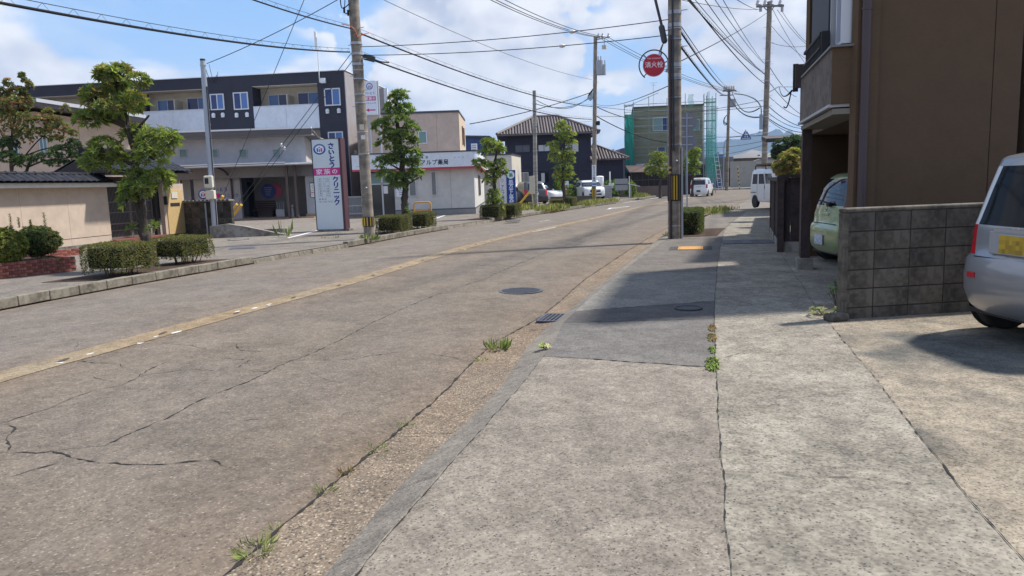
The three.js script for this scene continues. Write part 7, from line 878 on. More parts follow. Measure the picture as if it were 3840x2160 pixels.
{ // white van coming out of the side street
  const p = P(1897, 522), t = thing('white_van', 'white box van with a black roof rack standing in the side street mouth', 'van', [p.x + 0.66, 0, p.z - 0.62], Math.PI + 0.12), w = 0.735, mw = mPaintOf([0.68, 0.70, 0.73], 0);
  const lv = [[0.3, -0.03, -3.28, 0.7, 0.12, 0.2], [0.42, 0, -3.36, 0.73, 0.14, 0.22], [0.6, 0, -3.38, 0.737, 0.14, 0.22], [0.8, 0, -3.36, 0.737, 0.14, 0.22], [1.1, -0.02, -3.24, 0.735, 0.14, 0.22], [1.14, -0.025, -3.22, 0.73, 0.14, 0.22], [1.62, -0.06, -2.86, 0.69, 0.14, 0.2], [1.74, -0.08, -2.7, 0.67, 0.14, 0.2], [1.84, -0.16, -2.5, 0.6, 0.14, 0.2]];
  const S = shell(lv, [0, 0.05, 0.12, 0.5, 0.88, 0.95, 1], [0, 0.04, 0.24, 0.29, 0.5, 0.55, 0.82, 0.9, 1], 0.03, 0.6), g = (j, z, i) => j >= 5 && j < 6 && ((z === 'side' && [1, 3, 5].includes(i)) || (z === 'rear' && i > 0 && i < 5) || z === 'front' || z === 'fcorner');
  part(t, 'body', S.take((j, z, i) => !g(j, z, i)), mw); part(t, 'window', S.take(g), mGlassDark); wheels(t, w, [-0.62, -2.75], 0.28, mSteel); part(t, 'underbody', bb(-0.6, 0.6, 0.28, 0.34, -3.2, -0.1), mDark);
  for (const z of [-0.4, -1.5, -2.4]) part(t, 'rack_bar', M(rod(V(-0.62, 2.0, z), V(0.62, 2.0, z), 0.02), rod(V(-0.6, 1.8, z), V(-0.62, 2.02, z), 0.025), rod(V(0.6, 1.8, z), V(0.62, 2.02, z), 0.025)), mDark); part(t, 'roof_load', bb(-0.5, 0.5, 2.02, 2.1, -2.6, -0.2), std([0.14, 0.09, 0.06], 0.9));
  for (const s of [-1, 1]) { part(t, 'door_handle', bb(s * 0.742 - 0.008, s * 0.742 + 0.008, 0.9, 1.08, -1.66, -1.62), mDark); part(t, 'mirror', rbx(0.14, 0.2, 0.1, s * 0.83, 1.15, -2.85, 0.03), mDark); part(t, 'side_trim', bb(s * 0.742 - 0.006, s * 0.742 + 0.006, 0.72, 0.75, -0.75, -0.15), mDark); part(t, 'door_seam', M(bb(s * 0.74 - 0.004, s * 0.74 + 0.004, 0.42, 1.7, -1.62, -1.605), bb(s * 0.74 - 0.004, s * 0.74 + 0.004, 0.42, 1.66, -0.86, -0.845)), std([0.2, 0.2, 0.22], 0.6)); part(t, 'head_lamp', bx(0.2, 0.16, 0.06, s * 0.5, 0.78, -3.36), mClearLens); }
}
{ // white hatchback driving away
  const p = P(1757, 495.5, -0.06), t = thing('white_car', 'white tall hatchback driving away with dark rear window', 'car', [p.x, -0.06, p.z], -0.42), w = 0.737, mw = mPaintOf([0.72, 0.73, 0.75], 0);
  const lv = [[0.2, -0.06, -3.2, 0.66, 0.12, 0.25], [0.3, -0.01, -3.3, 0.72, 0.16, 0.3], [0.5, 0, -3.38, 0.737, 0.16, 0.32], [0.66, -0.02, -3.38, 0.737, 0.14, 0.3], [0.72, -0.05, -3.34, 0.735, 0.12, 0.3], [0.95, -0.07, -3.1, 0.735, 0.12, 0.3], [1.02, -0.09, -2.55, 0.73, 0.12, 0.22], [1.06, -0.10, -2.45, 0.72, 0.12, 0.2], [1.42, -0.24, -2.05, 0.66, 0.13, 0.2], [1.55, -0.3, -1.85, 0.62, 0.13, 0.2]];
  const S = shell(lv, [0, 0.04, 0.1, 0.5, 0.9, 0.96, 1], [0, 0.06, 0.24, 0.28, 0.5, 0.54, 0.78, 0.86, 1], 0.05, 1), gr = (j, z, i) => z === 'rear' && j >= 6 && j < 8 && i > 0 && i < 5, gs = (j, z, i) => z === 'side' && j === 7 && [1, 3, 5].includes(i), gf = (j, z) => (z === 'front' || z === 'fcorner') && j === 7, lp = (j, z, i) => z === 'rcorner' && j >= 4 && j < 7;
  part(t, 'body', S.take((j, z, i) => !gr(j, z, i) && !gs(j, z, i) && !gf(j, z) && !lp(j, z, i)), mw); part(t, 'rear_window', S.take(gr), mGlassDark); part(t, 'side_window', S.take(gs), mGlassDark); part(t, 'windscreen', S.take(gf), mGlassDark); for (const q of [0, 1]) part(t, 'tail_lamp', S.take((j, z, k) => lp(j, z) && k === q), mRedLens); wheels(t, w, [-0.5, -2.9], 0.28, mSteel); part(t, 'underbody', bb(-0.6, 0.6, 0.18, 0.24, -3.1, -0.1), mDark);
  part(t, 'stop_lamp', bx(0.3, 0.04, 0.04, 0, 1.53, -0.24), mRedLens); plate(t, 0.33, 0.165, 0, 0.5, 0.012, blurPlate('#3a3524', '#8a7a30')); part(t, 'handle', bx(0.4, 0.04, 0.02, 0, 0.86, -0.06), mSteel); part(t, 'mirror', rbx(0.12, 0.12, 0.1, 0.82, 1.05, -2.3, 0.03), mw);
}
function carAt(name, label, p, ry, paint, H, W, Ln, o = {}) {
  const t = thing(name, label, 'car', p, ry, 'cars parked before the navy house'), w = W / 2, k = H / 1.5; const lv = [[0.2, -0.06, -Ln + 0.1, w - 0.08, 0.16, 0.25], [0.32, 0, -Ln, w - 0.01, 0.2, 0.3], [0.6, 0, -Ln, w, 0.2, 0.32], [0.78 * k, -0.04, -Ln + 0.05, w, 0.2, 0.3], [0.92 * k, -0.1, -Ln + 0.3, w - 0.01, 0.2, 0.3], [0.97 * k, -0.14, -Ln + 1.15, w - 0.02, 0.2, 0.22], [1.32 * k, -0.45, -Ln + 1.75, w - 0.12, 0.2, 0.2], [1.43 * k, -0.6, -Ln + 2.0, w - 0.16, 0.2, 0.2]];
  const S = shell(lv, [0, 0.05, 0.1, 0.5, 0.9, 0.95, 1], [0, 0.06, 0.22, 0.26, 0.5, 0.54, 0.8, 0.88, 1], 0.06, 1), gr = (j, z, i) => j === 5 && ((z === 'rear' && i > 0 && i < 5) || z === 'front' || z === 'fcorner' || (z === 'side' && [1, 3, 5].includes(i))), lp = (j, z) => z === 'rcorner' && j >= 2 && j < 4, hl = (j, z) => z === 'fcorner' && j === 2;
  part(t, 'body', S.take((j, z, i) => !gr(j, z, i) && !lp(j, z) && !hl(j, z)), paint); part(t, 'window', S.take(gr), mGlassDark); for (const q of [0, 1]) { part(t, 'tail_lamp', S.take((j, z, k) => lp(j, z) && k === q), mRedLens); part(t, 'head_lamp', S.take((j, z, k) => hl(j, z) && k === q), mClearLens); } wheels(t, w, [-0.75, -Ln + 0.8], 0.33, mSteel, 0.2); part(t, 'underbody', bb(-w + 0.15, w - 0.15, 0.18, 0.24, -Ln + 0.1, -0.1), mDark); if (o.grille) { part(t, 'grille', rbx(W * 0.5, 0.22, 0.04, 0, 0.72, -Ln - 0.04, 0.02), mDark); part(t, 'grille_bar', bx(W * 0.4, 0.03, 0.03, 0, 0.74, -Ln - 0.06), mChrome); part(t, 'lower_grille', rbx(W * 0.6, 0.14, 0.04, 0, 0.42, -Ln - 0.03, 0.02), mDark); plate(t, 0.33, 0.165, 0, 0.52, -Ln - 0.05, blurPlate('#d0d4da', '#9096a0')); } if (o.plate) plate(t, 0.33, 0.165, 0, 0.78, 0.0, blurPlate('#d0d4da', '#9096a0')); for (const s of [-1, 1]) part(t, 'mirror', rbx(0.18, 0.12, 0.1, s * (w + 0.08), 1.0 * k, -Ln + 1.5, 0.03), paint); return t;
}
{
  const p1 = PZ(1350, 480, -56); carAt('black_suv', 'black off-road car parked behind the grey meter pole', [p1.x, 0, p1.z], 0.25, mPaintOf([0.02, 0.022, 0.03], 0.2), 1.72, 1.8, 4.4, { plate: 1 });
  const p2 = PZ(1306, 480, -58); carAt('white_sedan', 'white car half hidden left of the black car', [p2.x, 0, p2.z], 0.25, mPaintOf([0.7, 0.72, 0.75], 0), 1.5, 1.75, 4.3);
  const p3 = PZ(1388, 480, -62); carAt('white_low_car', 'low white car with a blue windscreen right of the black car', [p3.x - 2.6, 0, p3.z - 2.6], Math.PI + 0.8, mPaintOf([0.7, 0.72, 0.75], 0), 1.45, 1.75, 4.4);
  const p4 = PZ(1482, 480, -66); carAt('white_suv', 'white off-road car facing the street before the navy wing', [p4.x, 0, p4.z - 4.6], Math.PI + 0.12, mPaintOf([0.7, 0.72, 0.75], 0), 1.7, 1.85, 4.6, { grille: 1 });
}
// ---------------------------------------------------------------- poles
const stripeMat = std([0.62, 0.40, 0.05], 0.7);
function concretePole(label, p, top, r0, r1, H, mat = mPole, name = 'utility_pole', group = 'utility poles') {
  const t = thing(name, label, 'utility pole', [p.x, 0, p.z], 0, group); t.userData.lean = [(top.x - p.x) / top.y, (top.z - p.z) / top.y];
  const g = new THREE.CylinderGeometry(r1, r0, H, 28).translate(0, H / 2, 0), q = g.attributes.position; for (let i = 0; i < q.count; i++) { q.setX(i, q.getX(i) + t.userData.lean[0] * q.getY(i)); q.setZ(i, q.getZ(i) + t.userData.lean[1] * q.getY(i)); } part(t, 'shaft', uvBox(g), mat); return t;
}
const onPole = (t, y) => V(t.userData.lean[0] * y, y, t.userData.lean[1] * y);
const bandAt = (t, y, r, h, m, name = 'band') => { const o = onPole(t, y); return part(t, name, cyl(r, r, h, o.x, y, o.z, 28), m); };
function steps(t, y0, y1, r, n) { for (let k = 0; k < n; k++) { const y = lerp(y0, y1, k / (n - 1)), o = onPole(t, y), a = k % 2 ? 0.5 : Math.PI + 0.5; part(t, 'step_bolt', rod(V(o.x + Math.cos(a) * r * 0.9, y, o.z + Math.sin(a) * r * 0.9), V(o.x + Math.cos(a) * (r + 0.16), y, o.z + Math.sin(a) * (r + 0.16)), 0.011, 6), mSteel); } }
function insulator(parent, p, s = 1) { return part(parent, 'insulator', M(cyl(0.05 * s, 0.05 * s, 0.06 * s, p.x, p.y, p.z, 10), cyl(0.07 * s, 0.04 * s, 0.05 * s, p.x, p.y + 0.06 * s, p.z, 10), cyl(0.05 * s, 0.03 * s, 0.06 * s, p.x, p.y + 0.11 * s, p.z, 10)), std([0.5, 0.5, 0.5], 0.3)); }
// right pole with the hydrant sign
const pR = P(1697, 600), poleR = concretePole('near concrete utility pole on the right carrying the red hydrant sign', pR, PZ(1697, 0, pR.z), 0.168, 0.15, 11);
{
  const t = poleR; steps(t, 4.3, 9, 0.16, 12);
  const strip = (a, w, y0, y1, m) => part(t, 'guard_bar', bx(w, y1 - y0, 0.012, 0, (y0 + y1) / 2, 0.168).rotateY(a), m);
  part(t, 'guard_sleeve', cyl(0.173, 0.172, 0.66, 0, 0.96, 0, 28), std([0.025, 0.025, 0.027], 0.8)); for (const a of [-0.62, -0.25, 0.12]) { const q = part(t, 'yellow_bar', bx(0.032, 0.6, 0.01, 0, 1.29, 0.176).rotateY(a), stripeMat); } for (const y of [1.66, 1.73]) { }
  // cable conduits
  const c1 = -0.75, c2 = 1.15; part(t, 'conduit', rod(V(Math.sin(c1) * 0.2, 0, Math.cos(c1) * 0.2), V(Math.sin(c1) * 0.19, 5.0, Math.cos(c1) * 0.19), 0.032, 12), std([0.075, 0.045, 0.042], 0.6)); for (const [y, m] of [[1.65, stripeMat], [1.71, mDark], [1.77, stripeMat]]) part(t, 'conduit_band', cyl(0.036, 0.036, 0.045, Math.sin(c1) * 0.2, y, Math.cos(c1) * 0.2, 12), m); part(t, 'conduit', rod(V(Math.sin(c2) * 0.19, 0, Math.cos(c2) * 0.19), V(Math.sin(c2) * 0.185, 2.3, Math.cos(c2) * 0.185), 0.028, 12), mGalv); part(t, 'conduit', rod(V(Math.sin(-0.35) * 0.165, 2.2, Math.cos(-0.35) * 0.185), V(Math.sin(-0.5) * 0.16, 7, Math.cos(-0.5) * 0.18), 0.022, 10), mWireGrey);
  for (const y of [0.32, 2.35, 3.5, 3.95, 4.2, 4.9, 5.15]) bandAt(t, y, 0.17, 0.025, mGalv); for (const y of [4.0, 4.25, 5.2, 5.5]) bandAt(t, y, 0.166, 0.09, mSteel); part(t, 'bolt_plate', new THREE.SphereGeometry(0.03, 8, 6).translate(0.02, 1.95, 0.165), mGalv);
  // splice boxes on the left side
  part(t, 'cable_splice', M(new THREE.CapsuleGeometry(0.075, 0.32, 4, 10).rotateZ(0.2).translate(-0.27, 5.05, 0.0), tube([V(-0.24, 4.9, 0), V(-0.33, 4.6, 0.02), V(-0.27, 4.35, 0), V(-0.18, 4.4, 0)], 0.014), tube([V(-0.24, 4.9, 0.03), V(-0.38, 4.55, 0.05), V(-0.3, 4.42, 0.03)], 0.012), tube([V(-0.3, 5.25, 0), V(-0.42, 5.7, 0.03), V(-0.6, 6.4, 0.1)], 0.035)), std([0.06, 0.062, 0.07], 0.6));
  // hydrant sign
  const c = PZ(1644, 165, pR.z), s = thing('hydrant_sign', 'round red fire hydrant sign in a grey steel hoop on the right pole', 'sign', [c.x, c.y, c.z + 0.05]); const k = pxm(pR.z), R = 27 / k, RH = 36 / k;
  part(s, 'disc', new THREE.CylinderGeometry(R, R, 0.03, 48).rotateX(Math.PI / 2), std([0.5, 0.5, 0.5], 0.5)); part(s, 'face', new THREE.CircleGeometry(R - 0.004, 48).translate(0, 0, 0.018), print(512, 512, (g, W, H) => { g.fillStyle = '#c2293d'; g.fillRect(0, 0, W, H); g.strokeStyle = '#d86a78'; g.lineWidth = 12; g.beginPath(); g.arc(256, 256, 248, 0, 7); g.stroke(); g.fillStyle = '#eec9cd'; g.font = 'bold 46px sans-serif'; g.textAlign = 'center'; g.fillText('FIRE HYDRANT', 256, 118); g.textAlign = 'left'; write(g, '消火栓', 46, 170, 142, 0.115, '#f4e2e4', false, 0.98); }));
  const hp = []; for (let i = 0; i <= 30; i++) { const a = lerp(-0.1, 4.05, i / 30); hp.push(V(Math.cos(a) * RH, Math.sin(a) * RH, 0)); } part(s, 'hoop', new THREE.TubeGeometry(new THREE.CatmullRomCurve3(hp), 60, 0.016, 8), std([0.06, 0.07, 0.08], 0.5)); for (const a of [0.95, 2.35, 3.95]) part(s, 'spoke', rod(V(Math.cos(a) * R, Math.sin(a) * R, 0), V(Math.cos(a) * RH, Math.sin(a) * RH, 0), 0.012), std([0.06, 0.07, 0.08], 0.5)); part(s, 'clamp', M(bx(0.2, 0.07, 0.06, R + 0.12, -0.13, 0), bx(0.1, 0.22, 0.08, RH + 0.02, 0.02, 0)), mSteel);
}
// left pole
const pL = P(930, 601), poleL = concretePole('concrete utility pole with a black and yellow band beside the clinic pillar sign', pL, PZ(889, 0, pL.z), 0.165, 0.15, 11);
{
  const t = poleL; bandAt(t, 0.38, 0.172, 0.30, std([0.035, 0.03, 0.028], 0.8), 'warning_sleeve'); for (let k = 0; k < 12; k++) { const a = k / 12 * 6.283; part(t, 'yellow_stripe', bx(0.036, 0.26, 0.008, Math.sin(a) * 0.174 - 0.01, 0.53, Math.cos(a) * 0.174).translate(0, 0, 0), stripeMat).rotation.y = 0; } steps(t, 2.2, 8, 0.16, 14); for (const y of [2.55, 3.2, 4.05, 4.3, 4.75, 5.0]) bandAt(t, y, 0.168, 0.03, mGalv); for (const y of [5.15, 5.45, 5.75]) bandAt(t, y, 0.172, 0.07, mSteel);
  const o = onPole(t, 3.05); part(t, 'number_tag', bx(0.13, 0.16, 0.01, o.x + 0.02, 3.35, o.z + 0.168), mCream); part(t, 'number_tag', bx(0.12, 0.12, 0.01, o.x + 0.04, 3.05, o.z + 0.17), mWhite); part(t, 'bolt', new THREE.SphereGeometry(0.03, 8, 6).translate(o.x + 0.05, 1.55, 0.17), mGalv);
  const u = onPole(t, 6.7); part(t, 'cable_ends', M(tube([V(u.x - 0.1, 6.9, 0.1), V(u.x - 0.3, 6.75, 0.2), V(u.x - 0.35, 7.2, 0.2)], 0.015), tube([V(u.x - 0.08, 6.7, 0.15), V(u.x - 0.22, 6.6, 0.2), V(u.x - 0.2, 7.1, 0.2)], 0.012), bx(0.05, 0.16, 0.05, u.x - 0.25, 6.7, 0.2), bx(0.05, 0.16, 0.05, u.x - 0.14, 6.62, 0.2)), mWire);
}
// steel service pole of the clinic
const pC = P(543, 597), poleC = concretePole('slim galvanised steel service pole with two cream meter boxes at the block wall', pC, PZ(510, 155, pC.z), 0.105, 0.085, PZ(510, 152, pC.z).y, mGalv, 'service_pole', 'utility poles');
{
  const t = poleC, H = PZ(510, 152, pC.z).y, o = onPole(t, H); part(t, 'cap', cyl(0.09, 0.085, 0.06, o.x, H - 0.01, o.z, 20), mDark); for (const y of [H - 0.18, 4.4, 3.9, 2.6]) bandAt(t, y, 0.1, 0.03, mSteel); part(t, 'conduit', rod(onPole(t, 0.3).add(V(0.1, 0, 0.05)), onPole(t, 5.2).add(V(0.09, 0, 0.05)), 0.022), mWireGrey);
  const q = onPole(t, 1.5); part(t, 'meter_box', M(rbx(0.3, 0.42, 0.18, q.x - 0.02, 1.95, q.z + 0.19, 0.04), rbx(0.3, 0.3, 0.2, q.x + 0.01, 1.5, q.z + 0.19, 0.02)), mCream); part(t, 'meter_window', rbx(0.13, 0.2, 0.02, q.x - 0.06, 1.98, q.z + 0.28, 0.006), mDark);
}
// mid pole with cabinet
const pM = P(1348, 521), poleM = concretePole('plain grey concrete pole with a cream cabinet and yellow stay guard by the parked cars', pM, PZ(1344, 228, pM.z), 0.15, 0.11, PZ(1344, 228, pM.z).y, wallMat([0.34, 0.335, 0.32], 0.9, 1.2, 0.002, tGrime));
{ const t = poleM, r = (u, v) => { const p = PZ(u, v, pM.z); return [p.x - pM.x, p.y]; }, [x0, y1] = r(1331, 443), [x1, y0] = r(1346, 488); part(t, 'cabinet', M(rbx(x1 - x0, y1 - y0, 0.25, (x0 + x1) / 2, (y0 + y1) / 2, 0.1, 0.02)), mCream); part(t, 'conduit', rod(V(-0.16, 0, 0.02), V(-0.2, y0, 0.05), 0.05), mCream); for (const y of [1, 2.2, 3.6, 5.2, 6.6]) bandAt(t, y, 0.15, 0.03, mSteel); const sg = thing('stay_guard', 'yellow tube guard on the stay wire beside the cream cabinet', 'stay guard', [0, 0, 0]); const a = PZ(1308, 512, -50.5), b = PZ(1336, 478, -50.5); part(sg, 'tube', rod(a, b, 0.07, 12), mYellow); }
// far pole with transformer and advertisement
const pF = P(1494, 503), poleF = concretePole('tall utility pole with grey transformers and a white vertical advertisement', pF, PZ(1498, 90, pF.z), 0.19, 0.15, PZ(1498, 92, pF.z).y, mPole);
{
  const t = poleF, z = pF.z, L = (u, v, d = 0) => { const p = PZ(u, v, z); return V(p.x - pF.x, p.y, d); }; steps(t, 3, 12, 0.17, 16); bandAt(t, 0.15, 0.2, 0.85, mDark, 'warning_sleeve'); for (let k = -1; k <= 1; k++) part(t, 'yellow_stripe', bx(0.06, 0.8, 0.02, k * 0.13, 0.58, 0.195 - Math.abs(k) * 0.03), stripeMat);
  for (const [u, v0, v1, r] of [[1508, 153, 189, 9], [1518, 163, 189, 6]]) { const a = L(u, v1, 0.1), b = L(u, v0, 0.1); part(t, 'transformer', M(cyl(r / pxm(z), r / pxm(z), b.y - a.y, a.x, a.y, 0.1, 20), cyl(0.05, 0.04, 0.35, a.x - 0.1, b.y, 0.1, 8), cyl(0.05, 0.04, 0.35, a.x + 0.12, b.y, 0.1, 8)), std([0.34, 0.37, 0.41], 0.5)); }
  const a1 = L(1500, 100), a2 = L(1532, 93); part(t, 'cross_arm', M(rod(a1, a2, 0.05, 6), rod(L(1520, 95), L(1520, 118), 0.03, 6)), mGalv); for (const u of [1506, 1516, 1531]) insulator(t, L(u, 96), 2.2); for (const [u, v] of [[1517, 114], [1523, 114]]) part(t, 'cutout', M(cyl(0.1, 0.1, 0.3, L(u, v).x, L(u, v).y - 0.3, 0, 8)), mCream);
  const dr = []; for (let k = 0; k < 9; k++) { const x = -0.4 + 0.1 * k; dr.push(tube([L(1500, 212), L(1490 - k * 1.5, 230 + k * 2), L(1494 - k, 246 + k)], 0.02, 5, 10)); } part(t, 'drop_cables', M(dr), mWire); part(t, 'splice_box', M(rbx(0.3, 0.35, 0.3, 0.45, L(1507, 310).y, 0.1, 0.05)), mDark);
  const q0 = L(1489, 468), q1 = L(1499, 415), s = thing('pole_advertisement', 'white vertical advertisement with dark letters wrapped on the far pole', 'sign', [pF.x, 0, z]); const w = 0.36; part(s, 'panel', bx(w, q1.y - q0.y, 0.03, (q0.x + q1.x) / 2, (q0.y + q1.y) / 2, 0.21), mWhite); part(s, 'face', new THREE.PlaneGeometry(w - 0.01, q1.y - q0.y - 0.01).translate((q0.x + q1.x) / 2, (q0.y + q1.y) / 2, 0.228), print(128, 640, (g, W, H) => { g.fillStyle = '#dfe4ea'; g.fillRect(0, 0, W, H); write(g, '石川スズキ販売', 26, 20, 70, 0.13, '#20263a', true, 0.98); g.fillStyle = '#2c6fb4'; g.fillRect(0, 555, W, 60); g.fillStyle = '#e8f0f8'; g.font = 'bold 44px sans-serif'; g.fillText('→', 40, 600); }));
}
// tall pole on the right, mast beyond it
const zQ = -48, pQ = V(PZ(1921, 420, zQ).x, 0, zQ), poleQ = concretePole('tall utility pole with a double cross arm standing behind the white van', pQ, PZ(1936, 10, zQ), 0.19, 0.15, PZ(1936, 4, zQ).y, mPole);
{
  const t = poleQ, L = (u, v, d = 0) => { const p = PZ(u, v, zQ); return V(p.x - pQ.x, p.y, d); }; steps(t, 3, 11, 0.18, 26); part(t, 'cross_arm', M(bx(1.7, 0.11, 0.09, L(1935, 17).x, L(1935, 17).y, 0.16), rod(L(1948, 15), L(1940, 28), 0.03, 6), rod(L(1922, 19), L(1932, 28), 0.03, 6)), std([0.16, 0.16, 0.17], 0.6)); for (const u of [1907, 1925, 1941, 1963]) insulator(t, L(u, 17), 2.4); for (const u of [1912, 1966]) part(t, 'strain_insulator', cyl(0.09, 0.09, 0.4, L(u, 25).x, L(u, 30).y, 0.1, 8), std([0.4, 0.4, 0.42], 0.4)); for (const y of [3, 4.2, 5.2, 5.6, 7.4, 8.6]) bandAt(t, y, 0.19, 0.05, mSteel);
  part(t, 'lamp_arm', M(tube([L(1846, 236, 0.1), L(1875, 240, 0.1), L(1900, 252, 0.1), L(1912, 268, 0.1), L(1914, 290, 0.1)], 0.035, 8, 30)), std([0.10, 0.16, 0.17], 0.5)); part(t, 'lamp_housing', rbx(0.17, 0.95, 0.2, L(1913, 307).x, L(1913, 307).y, 0.1, 0.03), std([0.28, 0.33, 0.40], 0.5)); part(t, 'bracket', M(rod(L(1913, 295, 0.1), L(1925, 295), 0.025), rod(L(1913, 320, 0.1), L(1925, 320), 0.025), rod(L(1925, 238), L(1958, 218), 0.03), rod(L(1958, 218), L(1995, 218), 0.03)), mGalv);
}
const zS = -88, pS = V(PZ(1828, 475, zS).x, 0, zS), poleS = concretePole('far thin utility pole with a small transformer at the street corner', pS, PZ(1834, 228, zS), 0.2, 0.15, PZ(1834, 225, zS).y, mPole);
{ const t = poleS, L = (u, v, d = 0) => { const p = PZ(u, v, zS); return V(p.x - pS.x, p.y, d); }; part(t, 'cross_arm', M(bx(1.6, 0.14, 0.1, L(1834, 229).x, L(1834, 229).y, 0.15), bx(1.5, 0.1, 0.1, L(1826, 240).x, L(1826, 240).y, 0.15)), std([0.16, 0.16, 0.17], 0.6)); for (const u of [1823, 1829, 1835, 1841, 1846]) insulator(t, L(u, 227), 3); part(t, 'transformer', cyl(0.35, 0.35, 0.9, L(1838, 264).x + 0.2, L(1838, 270).y, 0.2, 14), std([0.30, 0.33, 0.37], 0.5)); steps(t, 4, 11, 0.2, 12); part(t, 'drop_cables', M([0, 1, 2, 3].map((k) => tube([L(1833, 285), L(1824 - k, 296 + k), L(1822, 306 + k * 3), L(1832, 312)], 0.03, 5, 10))), mWire);
  const s = thing('crossing_sign', 'blue pedestrian crossing sign on a curved arm at the far corner', 'sign', [pS.x, 0, zS]); const cx = L(1876, 339); const shp = new THREE.Shape(); const q = [[0, 0.62], [0.6, -0.35], [0.6, -0.55], [-0.6, -0.55], [-0.6, -0.35]]; q.forEach(([x, y], i) => (i ? shp.lineTo(x, y) : shp.moveTo(x, y))); part(s, 'panel', new THREE.ExtrudeGeometry(shp, { depth: 0.05, bevelEnabled: false }).translate(cx.x, cx.y, 0), std([0.03, 0.12, 0.36], 0.5)); part(s, 'white_triangle', M(rod(V(cx.x, cx.y + 0.4, 0.08), V(cx.x - 0.12, cx.y - 0.3, 0.08), 0.05), rod(V(cx.x, cx.y + 0.1, 0.08), V(cx.x + 0.2, cx.y - 0.3, 0.08), 0.05), rod(V(cx.x - 0.2, cx.y + 0.05, 0.08), V(cx.x + 0.2, cx.y + 0.02, 0.08), 0.04), new THREE.SphereGeometry(0.08, 8, 6).translate(cx.x, cx.y + 0.42, 0.08), rod(V(cx.x - 0.45, cx.y - 0.42, 0.08), V(cx.x + 0.45, cx.y - 0.42, 0.08), 0.03)), mWhite); part(s, 'arm', tube([L(1820, 476), L(1821, 400), L(1823, 360), L(1832, 347), L(1850, 344), L(1866, 343)], 0.06, 8, 40), mGalv); }
{ // two round traffic signs seen from behind
  const b = P(1728, 526), z = b.z, k = pxm(z), t = thing('traffic_sign', 'two grey round traffic sign backs on one steel post behind the right pole', 'traffic sign', [b.x, 0, z]), y = (v) => PZ(1730, v, z).y; part(t, 'post', rod(V(0, 0, 0.05), V(-0.02, y(285), 0.05), 0.038, 12), std([0.30, 0.33, 0.40], 0.5)); for (const v of [307, 354]) { part(t, 'disc', new THREE.CylinderGeometry(23 / k, 23 / k, 0.02, 40).rotateX(Math.PI / 2).translate(0.05, y(v), 0), std([0.20, 0.20, 0.22], 0.6)); for (const d of [-10, 10]) part(t, 'clamp', bx(0.55, 0.05, 0.04, 0, y(v + d), 0.03), mSteel); }
  const c = P(1675, 488), s = thing('thin_post', 'thin grey wooden post before the scaffolded house', 'post', [c.x - 0.1, 0, c.z]); part(s, 'shaft', cyl(0.1, 0.08, PZ(1667, 284, c.z).y, 0, 0, 0, 12), mPole);
}
